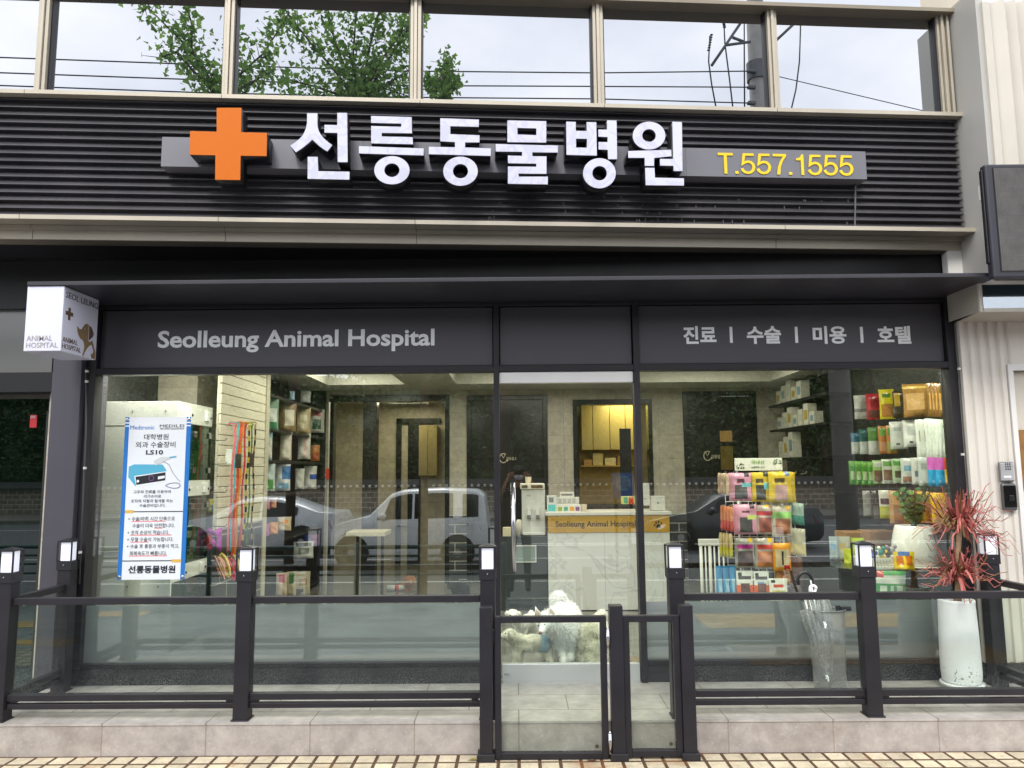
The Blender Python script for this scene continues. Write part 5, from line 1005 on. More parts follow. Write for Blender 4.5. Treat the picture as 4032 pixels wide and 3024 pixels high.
# ---- wall display at the right
wdp = empty('wall_display', (XR, 1.2, FZ)); tag(wdp, 'dark wall rack with long hooks for treat bags at the right of the shop', 'display rack')
child(MB().box(XR+.01, XR+.05, .25, 2.34, FZ, CZ-.02).build('panel', mat((30, 28, 26), .5, 0, .15, 3)), wdp)
rows = [(1545, [(3365, 3418, 1556, 1650, [(206, 206, 200), (0, .6, 1, .7, (150, 150, 150))], 'white triangular treat bag at the left of the top wall row', .6),
   (3412, 3462, 1550, 1652, [(196, 44, 56), (.1, .62, .9, .95, (110, 60, 50)), (.3, .2, .7, .5, (160, 30, 40))], 'red treat bag in the top row of the right wall', .2), (3463, 3513, 1533, 1650, [(222, 206, 40), (.1, .5, .9, .9, (190, 130, 60)), (.2, .15, .8, .3, (90, 130, 40))], 'bright yellow treat bag in the top row of the right wall', .3),
   (3516, 3560, 1540, 1645, [(60, 46, 28), (.1, .1, .5, .6, (170, 140, 40))], 'black and gold treat bag in the top row of the right wall', .3), (3560, 3650, 1512, 1642, [(150, 112, 56), (.15, .3, .8, .8, (186, 150, 96)), (.05, .05, .9, .16, (200, 170, 90))], 'large clear bag of golden brown chews in the top wall row', .4)]),
 (1680, [(3352, 3386, 1705, 1788, [(70, 120, 150), (0, .45, 1, 1, (206, 212, 206))], 'blue and white pouch at the left of the second wall row', .3), (3384, 3420, 1690, 1788, [(52, 100, 96), (0, .5, 1, 1, (206, 212, 206))], 'dark teal and white pouch in the second wall row', .3), (3418, 3456, 1682, 1790, [(96, 140, 70), (0, .5, 1, 1, (206, 208, 200))], 'green and white pouch in the second wall row', .3),
   (3458, 3492, 1678, 1786, [(190, 120, 60), (.1, .1, .9, .35, (110, 150, 60)), (.1, .6, .9, .9, (200, 150, 110))], 'orange pouch with a green flash, left of two, second wall row', .3), (3490, 3522, 1675, 1786, [(196, 126, 64), (.1, .1, .9, .35, (110, 150, 60)), (.1, .6, .9, .9, (150, 170, 90))], 'orange pouch with a green flash, right of two, second wall row', .3),
   (3506, 3562, 1660, 1768, [(206, 208, 200), (.3, .8, .6, .86, (90, 90, 90)), (.2, .2, .7, .35, (170, 176, 172))], 'plain white pouch beside the orange pair in the second wall row', .3), (3558, 3614, 1654, 1760, [(212, 214, 206), (.3, .8, .6, .86, (70, 80, 90)), (.2, .25, .8, .55, (180, 186, 180))], 'crumpled white pouch in the middle of the second wall row', .5),
   (3606, 3648, 1652, 1804, [(212, 216, 206), (.2, .28, .8, .58, (150, 160, 150)), (.28, .32, .72, .54, (212, 216, 206))], 'tall white pouch with a round emblem in the second wall row', .3)]),
 (1815, [(3437, 3476, 1812, 1905, [(150, 186, 110), (.1, .45, .9, .9, (120, 90, 70)), (.1, .05, .9, .3, (200, 210, 190))], 'light green pouch with a brown window, third wall row', .3), (3474, 3514, 1808, 1905, [(196, 200, 186), (.1, .4, .9, .85, (130, 100, 80)), (.1, .05, .9, .25, (110, 160, 80))], 'grey green pouch with a chew window, third wall row', .3),
   (3513, 3552, 1806, 1902, [(170, 190, 150), (.2, .5, .8, .8, (90, 80, 60)), (.1, .1, .9, .3, (90, 150, 70))], 'green topped pale pouch in the middle of the third wall row', .3), (3548, 3592, 1804, 1905, [(200, 204, 198), (.2, .3, .8, .5, (120, 160, 180)), (.1, .7, .9, .95, (150, 110, 80))], 'white pouch with a blue panel, third wall row', .4), (3588, 3620, 1802, 1908, [(206, 206, 200), (.3, .5, .7, .7, (110, 130, 150))], 'narrow white pouch in the third wall row', .3),
   (3616, 3660, 1800, 1914, [(190, 196, 190), (.2, .2, .8, .4, (160, 166, 160))], 'plain silver pouch left of the purple and blue bags', .4)]),
 (1935, [(3398, 3432, 1932, 2032, [(150, 150, 146)], 'clear empty looking bag at the left of the bottom wall row', .6), (3428, 3462, 1930, 2052, [(54, 44, 50), (.2, .5, .8, .9, (110, 100, 96))], 'black pouch in the bottom wall row', .5), (3462, 3502, 1930, 2042, [(214, 212, 196), (0, .55, 1, 1, (186, 186, 60)), (.15, .3, .85, .5, (80, 50, 70))], 'white pouch with a lime foot in the bottom wall row', .3),
   (3503, 3565, 1932, 2062, [(190, 146, 96), (.2, .4, .8, .9, (150, 104, 60))], 'tan kraft pouch, left of two, bottom wall row', .4), (3560, 3622, 1930, 2055, [(200, 156, 104), (.15, .35, .5, .9, (214, 190, 150))], 'tan kraft pouch with cream sticks, right of two, bottom wall row', .4), (3616, 3672, 1936, 2060, [(226, 170, 40), (.1, .1, .9, .35, (232, 190, 30)), (.4, .5, .7, .9, (214, 120, 40))], 'yellow pouch behind the green plant, left of two', .3), (3668, 3722, 1940, 2062, [(232, 176, 36), (.1, .1, .9, .35, (236, 196, 30)), (.2, .5, .8, .9, (206, 150, 60))], 'yellow pouch behind the green plant, right of two', .3)])]
def dep(u): return max(.42, 3.28*F/(u-2016)-5.3)
hk = MB()
for vr, items in rows:
    for (a_, b_, c_, d_, bands, lab, cr_) in items:
        u = (a_+b_)/2; Y = dep(u); pouch(a_, c_, b_, d_, Y, [B0(bands[0])]+list(bands[1:]), lab, 'treat bag', None, R(-24), .3, .22, cr_)
        t_ = P(u, c_+6, Y); hk.tube([t_, (XR+.01, Y+.06, t_.z)], .004, 5)
for us, v0, v1, w, cols_, lab, gl, gus in (((3664, 3677, 3690, 3703), 1508, 1640, 26, [(120, 86, 40), (.2, .3, .8, .8, (176, 136, 70))], 'golden brown chew bag seen edge on at the right end of the top wall row', 'chew bags at the end of the top row', False),
    ((3652, 3665, 3678, 3691, 3704, 3717), 1648, 1800, 22, [(196, 208, 194), (.0, .0, .4, 1, (214, 220, 210))], 'pale green pouch seen edge on in the right of the second wall row', 'pale green pouches of the second row', False),
    ((3356, 3380, 3404, 3428), 1815, 1908, 25, [(88, 156, 60), (.2, .45, .8, .8, (190, 206, 160)), (.1, 0, .9, .2, (120, 180, 80))], 'lime green treat pouch at the left of the third wall row', 'lime green pouches of the third row', False),
    ((3671, 3700), 1800, 1915, 34, [(206, 96, 186), (0, .45, 1, 1, (40, 160, 214))], 'purple and blue pouch standing out at the right of the third wall row', 'purple and blue pouches', True)):
    for i, u in enumerate(us):
        Y = dep(u); pouch(u-w/2, v0+i, u+w/2, v1+i, Y, [B0(cols_[0])]+list(cols_[1:]), lab, 'treat bag', gl, R(-32), .45, .22, .4, gus); t_ = P(u, v0+6, Y); hk.tube([t_, (XR+.01, Y+.06, t_.z)], .004, 5)
pouch(3716, 1802, 3740, 1910, .42, [B0((196, 60, 40)), (0, .4, 1, 1, (226, 180, 40))], 'red and yellow pouch at the far right of the third wall row', 'treat bag', None, R(-24), .4)
child(hk.build('hook', CHROME), wdp)
# ---- black display table with the white planter
TZ = P(3500, 2246, .45).z
tb_ = empty('display_table', (3.0, .7, FZ)); tag(tb_, 'low black display table along the right wall carrying the white planter', 'table')
blk = mat((28, 28, 30), .2, 0, .1, 3)
tq = [(P(3300, 2240, .62).x, .62), (P(3470, 2246, .40).x, .40), (XR, .36), (XR, 2.2), (P(3010, 2215, 2.2).x, 2.2)]
child(MB().prismz(tq, TZ-.03, TZ).build('top', blk, None, bevel=.003), tb_)
ins = [(x_+.04 if x_ < XR else x_, y_+.05) for x_, y_ in tq]; child(MB().prismz(ins, FZ, TZ-.031).build('plinth', mat((44, 46, 46), .25, 0, .1, 3)), tb_)
pc_ = P(3620, 2240, .62); pp_ = empty('planter', (pc_.x, .66, TZ+.001)); tag(pp_, 'round white ceramic planter with a handle on the black table', 'planter')
q = MB(); rb = .165
q.lathe([(rb*.80, 0), (rb*.97, .03), (rb*1.03, .10), (rb*.98, .20), (rb*.86, .29), (rb*.80, .315), (rb*.75, .315), (rb*.74, .28)], (0, 0, 0), 32); q.build('pot', mat((226, 226, 222), .35, 0, .02), pp_, True)
q = MB(); q.tube([(.03, -rb*.86, .255), (.06, -rb*.95, .262), (.10, -rb*.75, .262)], .008, 8); q.build('handle', mat((206, 206, 200), .3), pp_, True)
q = MB(); q.lathe([(rb*.9, -.0005), (rb*1.1, .004), (rb*1.12, .014), (rb*.9, .012)], (0, 0, 0), 28); q.build('saucer', mat((226, 226, 222), .35), pp_, True)
q = MB(); q.lathe([(0, .27), (rb*.73, .27), (rb*.73, .28), (0, .285)], (0, 0, 0), 20); q.build('soil', mat((44, 34, 26), .9, 0, .3, 40), pp_)
zz_ = empty('leafy_plant', (pc_.x, .66, TZ+.28)); tag(zz_, 'green glossy leaved plant growing in the white ceramic planter', 'plant')
random.seed(21); lf = MB(); stm = MB()
for i in range(13):
    a_ = random.uniform(0, 6.28); ln = random.uniform(.18, .36); ti = random.uniform(.1, .55); tip = Vector((math.cos(a_)*ln*ti, math.sin(a_)*ln*ti, ln)); stm.tube([(0, 0, 0), tip*.5+Vector((0, 0, .02)), tip], [.009, .007, .004], 6)
    for j in range(10):
        c = tip*(.3+.07*j); sgn = 1 if j % 2 else -1; d = Vector((-math.sin(a_)*sgn+random.uniform(-.3, .3), math.cos(a_)*sgn+random.uniform(-.3, .3), random.uniform(.1, .6))).normalized(); L_ = random.uniform(.05, .085); e_ = d.cross(Vector((math.cos(a_), math.sin(a_), .4))).normalized()*L_*.28
        lf.add([c, c+d*L_*.35+e_, c+d*L_*.75+e_*.7+Vector((0, 0, -.004)), c+d*L_, c+d*L_*.75-e_*.7, c+d*L_*.35-e_], [(0, 1, 2, 3), (0, 3, 4, 5)])
stm.build('stem', mat((54, 84, 40), .5), zz_); lf.build('leaves', leaf_mat('glossy_leaves', (32, 74, 26), (86, 140, 56), .2), zz_)
# basket with toys, candy bag, other things on the table
bq = P(3470, 2230, .52); bk = empty('basket', (bq.x, .58, TZ+.001)); tag(bk, 'white plastic basket with square holes full of small toys on the black table', 'basket')
bwm = mat((228, 228, 224), .4, 0, .01); q = MB(); W2, D2, H2 = .155, .09, .085
q.box(-W2, W2, -D2, D2, 0, .006)
def grid_side(fn, L_):
    for z0, z1 in ((0.006, .018), (.074, H2)): fn(-L_, L_, z0, z1)
    for r_ in range(3): fn(-L_, L_, .027+r_*.019-.0, .033+r_*.019)
    for i in range(14): s_ = -L_+2*L_*i/13; fn(max(-L_, s_-.004), min(L_, s_+.004), .018, .074)
grid_side(lambda a_, b_, z0, z1: q.box(a_, b_, -D2-.003, -D2+.001, z0, z1), W2); grid_side(lambda a_, b_, z0, z1: q.box(a_, b_, D2-.001, D2+.003, z0, z1), W2)
grid_side(lambda a_, b_, z0, z1: q.box(-W2-.003, -W2+.001, a_, b_, z0, z1), D2); grid_side(lambda a_, b_, z0, z1: q.box(W2-.001, W2+.003, a_, b_, z0, z1), D2)
q.build('body', bwm, bk)
random.seed(31)
tc_ = [((206, 190, 40), 'yellow green'), ((190, 60, 50), 'red'), ((40, 60, 150), 'dark blue'), ((216, 210, 200), 'cream'), ((40, 130, 110), 'teal'), ((226, 196, 60), 'yellow'), ((60, 50, 48), 'black'), ((150, 150, 156), 'grey')]
for i, (c, nm) in enumerate(tc_):
    x_, y_, z_ = bq.x-.11+.032*i, .58+random.uniform(-.03, .03), TZ+.085+random.uniform(0, .05); q = MB(); q.ball((x_, y_, z_), (.028, .026, .03), 10); q.ball((x_+.02, y_-.012, z_+.03), (.016, .016, .018), 8); q.tube([(x_-.02, y_, z_+.01), (x_-.045, y_-.01, z_+.035)], [.013, .009], 8)
    tag(q.build('pet_toy', mat(c, .5, 0, .1, 30), None, True), '%s rubber pet toy heaped in the white basket' % nm, 'toy', 'toys in the basket')
pouch(3518, 2172, 3596, 2246, .44, [B0((232, 200, 30)), (.12, .25, .88, .72, (214, 120, 26)), (.2, .0, .8, .22, (70, 120, 190)), (.45, .25, .55, .9, (236, 210, 40))], 'yellow bag of orange chews leaning beside the white basket', 'bag', None, R(-8), .4, .2, .4, True)
for (u0_, v0_, u1_, v1_, Y, c, l, e_) in ((3264, 2112, 3300, 2185, 1.1, (170, 186, 190), 'clear pack of sticks with a blue tag on the table end', (130, 170, 206)), (3300, 2112, 3345, 2188, 1.1, (196, 196, 186), 'clear pack of rope chews on the table end', (206, 180, 130)), (3322, 2160, 3362, 2212, .9, (196, 206, 50), 'lime green ribbed tub on the table behind the lantern post', (176, 190, 40)), (3352, 2118, 3400, 2165, 1.0, (180, 206, 70), 'light green header card pack on the table', (150, 190, 60))):
    pouch(u0_, v0_, u1_, v1_+18, Y, [B0(c), (.1, .3, .6, .6, e_)], l, 'pack', None, R(-10), .4, .2, .5, True)
for (u0_, u1_, v0_, v1_, Y, c, l) in ((3335, 3425, 2096, 2160, 1.6, (176, 136, 92), 'brown cardboard carton on the table, left of two'), (3427, 3535, 2092, 2160, 1.5, (168, 128, 84), 'brown cardboard carton on the table, right of two')):
    a_ = P(u0_, v1_, Y); b_ = P(u1_, v0_, Y); tag(MB().box(a_.x, b_.x, Y, Y+.25, TZ+.001, b_.z).build('carton', mat(c, .8, 0, .08, 8), None, bevel=.004), l, 'carton', 'cartons on the display table')
pouch(3450, 2248, 3565, 2362, .34, [B0((70, 150, 84)), (.05, .15, .95, .42, (216, 222, 216)), (.12, .5, .3, .85, (200, 214, 200)), (.4, .5, .58, .85, (200, 214, 200)), (.68, .5, .86, .85, (200, 214, 200)), (.02, .02, .2, .2, (200, 70, 66))], 'green and white carton of wipes hung on the front of the black table', 'pack', None, R(-6), .25, .25, .3, roll=-.06)
# ---- leashes and harnesses on the slat wall
LX = XL+.06
lc = [((926, 1676), (896, 2165), 8, (226, 110, 130), 'pink'), ((938, 1672), (905, 2160), 6, (80, 180, 190), 'turquoise'), ((948, 1670), (912, 2180), 10, (214, 70, 40), 'orange red'), ((956, 1670), (922, 2200), 9, (232, 150, 30), 'orange'), ((968, 1672), (944, 2150), 7, (206, 60, 60), 'red'), ((984, 1674), (956, 2150), 8, (206, 190, 60), 'yellow and black'), ((992, 1674), (972, 2150), 6, (96, 140, 60), 'green topped maroon'), ((1004, 1670), (990, 2145), 7, (186, 160, 110), 'tan checked')]
for i, (p0, p1, w, c, nm) in enumerate(lc):
    q = MB(); A_, B_ = PX(*p0, LX+.02*(i % 3)), PX(*p1, LX+.02*(i % 3)); hw2 = w/2*(A_.y+5.3)/F
    n_ = 22; cols_ = [mat(c, .6, 0, .08, 30), mat((40, 36, 34) if i in (5, 7) else tuple(int(x_*.8) for x_ in c), .6)]
    for k_ in range(n_):
        a0, a1 = A_.lerp(B_, k_/n_), A_.lerp(B_, (k_+1)/n_); sw1, sw2 = .006*math.sin(k_*.6+i), .006*math.sin((k_+1)*.6+i)
        q.box(a0.x+sw1-hw2, a0.x+sw1+hw2, a0.y-.0015, a0.y+.0015, a1.z, a0.z, 1 if (k_ % 2 and i in (5, 7)) else 0)
    q.tube([A_+Vector((0, 0, -.02)), A_+Vector((.012, 0, .012)), A_+Vector((0, .0, .02)), (XL, A_.y, A_.z+.015)], .006, 6, 0)
    q.ball(B_+Vector((0, 0, -.012)), (.012, .008, .016), 8, 1)
    tag(q.build('leash', cols_), '%s dog leash hanging on the cream slat wall' % nm, 'leash', 'leashes on the slat wall')
for i, (u, v, nm, c) in enumerate(((900, 1798, 'white', (226, 226, 220)), (938, 1815, 'black', (50, 48, 46)), (990, 1812, 'black and orange', (70, 60, 54)))):
    p = PX(u, v, LX+.07); tag(MB().box(p.x-.025, p.x+.025, p.y-.003, p.y+.003, p.z-.06, p.z+.06).build('price_card', mat(c, .5, 0, .05), None, bevel=.004), '%s card tied on a leash of the slat wall' % nm, 'card')
random.seed(17)
for i, (u, v, c, nm) in enumerate(((868, 2225, (206, 150, 130), 'salmon'), (890, 2215, (222, 200, 110), 'yellow checked'), (912, 2230, (206, 60, 96), 'magenta'), (932, 2215, (190, 170, 120), 'tan'))):
    p = PX(u, v, LX+.03); q = MB()
    for k_ in range(3):
        a0 = random.uniform(0, 3); q.tube([p+Vector((.045*math.cos(a0+t_)*(1-.2*k_), .02*k_-.02, .095*math.sin(t_)*(1-.15*k_)-.02)) for t_ in [j*.52 for j in range(13)]], .0085, 5)
    tag(q.build('harness', mat(c, .7, 0, .25, 60)), '%s small dog harness dangling under the leashes' % nm, 'harness', 'harnesses under the leashes')
pouch(818, 2078, 872, 2168, 1.05, [B0((176, 60, 170)), (.05, .3, .3, .9, (206, 50, 60)), (.4, .35, .95, .6, (190, 80, 186))], 'purple wrapped cushion pack hanging left of the leashes', 'pack', None, R(20), .5, .25, .6)
pouch(822, 1965, 850, 2018, 1.05, [B0((206, 190, 90)), (.3, .4, .9, .9, (80, 140, 180))], 'small yellow and blue toy pack on the slat wall', 'pack', None, R(20), .5)
q = MB()
for v in (1735, 1828, 1938, 2072): c = PX(835, v, XL); q.tube([c, c+Vector((.13, -.05, 0)), c+Vector((.14, -.05, .02))], .004, 5)
child(q.build('hook', CHROME), sw_)
# ---- bags on the left shelves
SB = [(1045, 1096, 1572, 1698, [(120, 150, 130), (.1, .3, .9, .7, (200, 206, 200)), (.1, .75, .9, .95, (60, 130, 90))], 'clear bag with a green foot, left end of the upper shelf'), (1102, 1165, 1590, 1700, [(120, 100, 60), (.35, .2, .9, .8, (196, 190, 170))], 'gold and white food bag on the upper shelf'), (1172, 1222, 1605, 1706, [(176, 160, 120), (.2, .3, .8, .8, (200, 190, 160))], 'beige food bag on the upper shelf'), (1218, 1276, 1612, 1704, [(206, 200, 190), (.2, .42, .8, .85, (50, 90, 70)), (.2, .1, .8, .3, (190, 90, 90))], 'white bag with a dark green disc on the upper shelf'),
      (1142, 1160, 1540, 1575, [(150, 190, 210)], 'pale blue pack on the top shelf, left of three'), (1185, 1222, 1538, 1585, [(196, 200, 200)], 'white pack on the top shelf, middle of three'), (1240, 1285, 1535, 1605, [(190, 186, 176), (.6, .1, .9, .9, (190, 170, 60))], 'tall white and yellow pack on the top shelf, right of three'),
      (1042, 1072, 1700, 1812, [(150, 190, 206), (.3, .2, 1, .9, (206, 206, 200))], 'white and light blue bag, left end of the middle shelf'), (1106, 1148, 1700, 1812, [(190, 180, 160), (.35, .1, .9, .9, (206, 202, 190))], 'tall white food bag on the middle shelf'), (1176, 1222, 1706, 1808, [(206, 204, 196), (.4, .1, .7, .9, (214, 180, 170))], 'white bag with a pink stripe on the middle shelf'), (1226, 1258, 1752, 1815, [(196, 120, 50), (.1, .5, .9, .9, (170, 80, 40))], 'small orange pack on the middle shelf'),
      (1036, 1082, 1826, 1934, [(190, 206, 206), (.1, .6, .9, .95, (80, 150, 60))], 'white bag with a green foot on the lower shelf'), (1086, 1142, 1828, 1932, [(206, 210, 210), (.5, .1, .95, .6, (50, 110, 170)), (.2, .7, .9, .95, (120, 170, 206))], 'white and blue food bag on the lower shelf'), (1165, 1198, 1845, 1926, [(196, 196, 186)], 'plain pale bag on the lower shelf'), (1200, 1246, 1835, 1926, [(206, 206, 200), (.45, .35, .95, .6, (50, 80, 170))], 'white bag with a blue patch on the lower shelf'), (1244, 1290, 1895, 1924, [(176, 80, 50)], 'low brown red pack at the end of the lower shelf'),
      (1034, 1062, 1960, 2006, [(206, 120, 160)], 'pink square pack above the mirrored car'), (1066, 1088, 1955, 2000, [(226, 160, 120)], 'peach square pack above the mirrored car'), (1032, 1060, 2062, 2112, [(196, 110, 170), (0, 0, .5, .3, (90, 180, 150))], 'mauve square pack low on the shelves'), (1064, 1094, 2056, 2104, [(222, 150, 80)], 'orange square pack low on the shelves'), (1096, 1145, 2035, 2090, [(206, 190, 160), (.3, .2, .8, .5, (222, 150, 90))], 'cream box pack low on the shelves'),
      (1160, 1232, 2132, 2200, [(210, 212, 208), (.2, .35, .8, .7, (120, 126, 120)), (.1, .08, .9, .25, (80, 80, 90))], 'white care pack with a grey panel at the shelf foot'), (1200, 1252, 2105, 2150, [(50, 70, 160), (.5, 0, 1, 1, (120, 50, 110))], 'blue and purple plush pack above the white care pack'), (1090, 1130, 2255, 2345, [(206, 190, 170), (.2, .1, .8, .4, (206, 110, 140))], 'tan pack with a pink tag at the shelf foot'), (1132, 1166, 2250, 2345, [(190, 180, 150), (.2, .1, .8, .5, (60, 110, 60))], 'tan pack with a green tag at the shelf foot'), (1166, 1220, 2250, 2345, [(206, 196, 170), (.2, .3, .8, .6, (170, 140, 90))], 'wide kraft pack at the right of the shelf foot'), (1080, 1126, 2345, 2420, [(190, 176, 150)], 'kraft pack lowest on the shelf foot')]
for (a_, b_, c_, d_, bands, lab) in SB:
    u = (a_+b_)/2; Y = max(2.3, 2.5*F/(2016-u)-5.3+.05); pouch(a_, c_, b_, d_, Y, [B0(bands[0])]+list(bands[1:]), lab, 'food bag', None, R(22), .38, .3, .5, True, name='food_bag')
# ================================================================== dogs behind the door glass
def skin_body(name, joints, edges, m, parent, sub=2, lump=.0025):
    """one continuous body grown from a skeleton: joints (point, radius)"""
    me = bpy.data.meshes.new('skeleton'); me.from_pydata([tuple(p) for p, r_ in joints], edges, []); o = bpy.data.objects.new('skeleton', me); COL.objects.link(o)
    sk = o.modifiers.new('skin', 'SKIN'); sk.use_smooth_shade = True; sk.branch_smoothing = .6
    for i, (p, r_) in enumerate(joints):
        d = me.skin_vertices[0].data[i]; d.radius = (r_, r_); d.use_root = (i == 0)
    ss = o.modifiers.new('sub', 'SUBSURF'); ss.levels = ss.render_levels = sub
    bpy.context.view_layer.update(); nm = bpy.data.meshes.new_from_object(o.evaluated_get(bpy.context.evaluated_depsgraph_get()))
    bpy.data.objects.remove(o); bpy.data.meshes.remove(me)
    for v in nm.vertices: 
        c = v.co*38; v.co += v.normal*lump*(math.sin(c.x*1.7+c.z)+math.sin(c.y*2.1-c.z*1.3)+math.sin(c.z*2.7+c.x*.7))*.6
    nm.materials.clear(); nm.materials.append(m)
    for p in nm.polygons: p.use_smooth = True
    return child(link(name, nm), parent) if parent else link(name, nm)
def blend_body(name, joints, edges, m, parent, vox=.0075, lump=.0025):
    """one continuous body: tapered limbs merged into a single smooth skin"""
    mb = MB()
    for a_, b_ in edges:
        (p, r_), (q_, s_) = joints[a_], joints[b_]; n = max(2, int((q_-p).length/(.3*min(r_, s_)))+1); n = min(n, 14)
        for k in range(n+1): mb.ball(p.lerp(q_, k/n), r_+(s_-r_)*k/n, 12)
    me = bpy.data.meshes.new('blend'); me.from_pydata([tuple(v) for v in mb.v], [], mb.f); o = bpy.data.objects.new('blend', me); COL.objects.link(o)
    rm_ = o.modifiers.new('merge', 'REMESH'); rm_.mode = 'VOXEL'; rm_.voxel_size = vox
    sm_ = o.modifiers.new('smooth', 'SMOOTH'); sm_.iterations = 7; sm_.factor = .5
    bpy.context.view_layer.update(); nm = bpy.data.meshes.new_from_object(o.evaluated_get(bpy.context.evaluated_depsgraph_get()))
    bpy.data.objects.remove(o); bpy.data.meshes.remove(me)
    for v in nm.vertices:
        c = v.co*38; v.co += v.normal*lump*(math.sin(c.x*1.7+c.z)+math.sin(c.y*2.1-c.z*1.3)+math.sin(c.z*2.7+c.x*.7))*.6
    nm.materials.clear(); nm.materials.append(m)
    for p in nm.polygons: p.use_smooth = True
    return child(link(name, nm), parent)
def fur(body, n, L_, m, parent, keep=None, droop=.5, seed=1, wd=.003):
    rnd = random.Random(seed); me = body.data; ps = list(me.polygons); ar = [p.area for p in ps]; mb = MB(); vs = me.vertices
    for p in rnd.choices(ps, ar, k=int(n*2.2)):
        w = [rnd.random()+.01 for _ in p.vertices]; s_ = sum(w); c = sum((vs[i].co*(w_/s_) for i, w_ in zip(p.vertices, w)), Vector()); nn = p.normal
        k_ = 1. if keep is None else keep(c)
        if k_ <= 0: continue
        d = (nn*.55+Vector((rnd.gauss(0, .17), rnd.gauss(0, .17), rnd.gauss(0, .17)-droop))).normalized(); L2 = L_*k_*rnd.uniform(.6, 1.3); t_ = d.cross(Vector((rnd.random()-.5, rnd.random()-.5, rnd.random()-.5))).normalized()*wd
        c = c-nn*.003; e_ = c+d*L2*.55; f_ = c+d*L2+Vector((0, 0, -L2*.25*droop)); mb.add([c-t_, c+t_, e_+t_*.7, f_, e_-t_*.7], [(0, 1, 2, 4), (4, 2, 3)])
    return child(mb.build('fur', m), parent)
def fur_mat(name, c1, c2):
    m = leaf_mat(name, c1, c2, .2); m.node_tree.nodes['Principled BSDF'].inputs['Roughness'].default_value = .8; return m
def dog(label, Yb, js, es, c1, c2, nf, Lf, face, seed, droop=.5, mask=None, lump=.0025):
    """js: (u, v, Y, radius in photo pixels); face: eyes, nose and ears"""
    pts = [(P(u, v, y), r_*(y+5.3)/F) for u, v, y, r_ in js]
    c0 = pts[0][0]; root = empty('dog', (c0.x, c0.y, FZ)); tag(root, label, 'dog')
    pts = [(Vector((p.x, p.y, max(p.z, FZ+r_*.9))), r_) for p, r_ in pts]
    b = blend_body('body', pts, es, mat(c1, .85, 0, .06, 20), root, max(.006, min(r_ for p, r_ in pts)*.55), lump)
    bd = leaf_mat
    fur(b, nf, Lf, fur_mat('dog_fur', c1, c2), root, mask, droop, seed)
    blk_ = mat((20, 18, 18), .12, 0, 0)
    for (u, v, y, r_) in face.get('eyes', []): child(MB().ball(P(u, v, y), r_*(y+5.3)/F, 10).build('eye', blk_, None, True), root)
    for (u, v, y, r_, c) in face.get('nose', []): k_ = r_*(y+5.3)/F; child(MB().ball(P(u, v, y), (k_*1.25, k_*.8, k_), 10).build('nose', mat(c, .3, 0, 0), None, True), root)
    for (base, tip, wpx, flop) in face.get('ears', []):
        A_, T_ = P(*base), P(*tip); w = wpx*(base[2]+5.3)/F; d = T_-A_; s_ = d.cross(Vector((0, 1, 0))).normalized()*w*.5; q = MB(); f_ = Vector((0, -w*.22, 0)); bk_ = Vector((0, w*.25, 0)); mid = A_+d*.5
        if flop: q.add([A_-s_*.7, A_+s_*.7, mid+s_*1.1+f_, T_+s_*.6, T_-s_*.6, mid-s_*1.1+f_, A_+bk_, mid+bk_*.8, T_+bk_*.4], [(0, 1, 2, 5), (5, 2, 3, 4), (1, 6, 7, 2), (2, 7, 8, 3), (6, 0, 5, 7), (7, 5, 4, 8), (3, 8, 4)])
        else: q.add([A_-s_, A_+s_, T_, A_+bk_, A_+d*.3+f_*.1], [(0, 4, 2), (4, 1, 2), (1, 3, 2), (3, 0, 2)])
        e_ = child(q.build('ear', [mat(tuple(int(x*.97) for x in c1), .85, 0, .05)], None, True), root)
        if flop: fur(e_, 140, Lf*.9, fur_mat('ear_fur', c1, face.get('earc', c2)), root, None, 1.1, seed+7)
        elif face.get('pink'):
            q = MB(); q.add([A_-s_*.55+f_*.3+d*.12, A_+s_*.55+f_*.3+d*.12, A_+d*.78+f_*.2], [(0, 1, 2)]); q.v = [tuple(Vector(x)+Vector((0, -.006, 0))) for x in q.v]; k_ = q.build('ear_lining', mat((214, 184, 170), .8, 0, .1, 40)); k_.parent = e_
    return root
WH1, WH2 = (242, 243, 245), (252, 252, 254)
# tall white spitz
js = [(2222, 2452, .66, 62), (2226, 2430, .86, 58), (2214, 2478, .47, 56), (2194, 2462, .38, 44), (2158, 2440, .30, 33), (2142, 2470, .22, 18), (2131, 2489, .165, 10),
      (2200, 2525, .46, 24), (2212, 2562, .45, 16), (2222, 2598, .43, 13), (2219, 2610, .40, 14), (2244, 2528, .5, 24), (2246, 2566, .49, 16), (2243, 2606, .46, 14),
      (2262, 2500, .92, 32), (2276, 2552, .95, 15), (2270, 2596, .93, 12), (2200, 2500, .92, 30), (2196, 2552, .95, 14), (2196, 2592, .93, 12), (2212, 2386, .95, 26), (2196, 2362, .92, 27), (2206, 2345, .86, 18)]
es = [(0, 1), (0, 2), (2, 3), (3, 4), (4, 5), (5, 6), (2, 7), (7, 8), (8, 9), (9, 10), (2, 11), (11, 12), (12, 13), (1, 14), (14, 15), (15, 16), (1, 17), (17, 18), (18, 19), (1, 20), (20, 21), (21, 22)]
mz0 = P(2142, 2470, .2)
def spitz_mask(c):
    d = (c-mz0).length
    return .25 if d < .06 else (.5 if c.z < FZ+.12 else 1.)
dog('tall fluffy white spitz dog lowering its head behind the gate glass', .5, js, es, WH1, WH2, 4600, .032, dict(eyes=[(2144, 2460, .205, 4.2), (2120, 2464, .25, 3.2)], nose=[(2128, 2492, .148, 6.5, (150, 96, 96))], ears=[((2120, 2424, .32), (2107, 2386, .31), 30, 0), ((2170, 2424, .28), (2168, 2383, .27), 32, 0)], pink=1), 1, .35, spitz_mask)
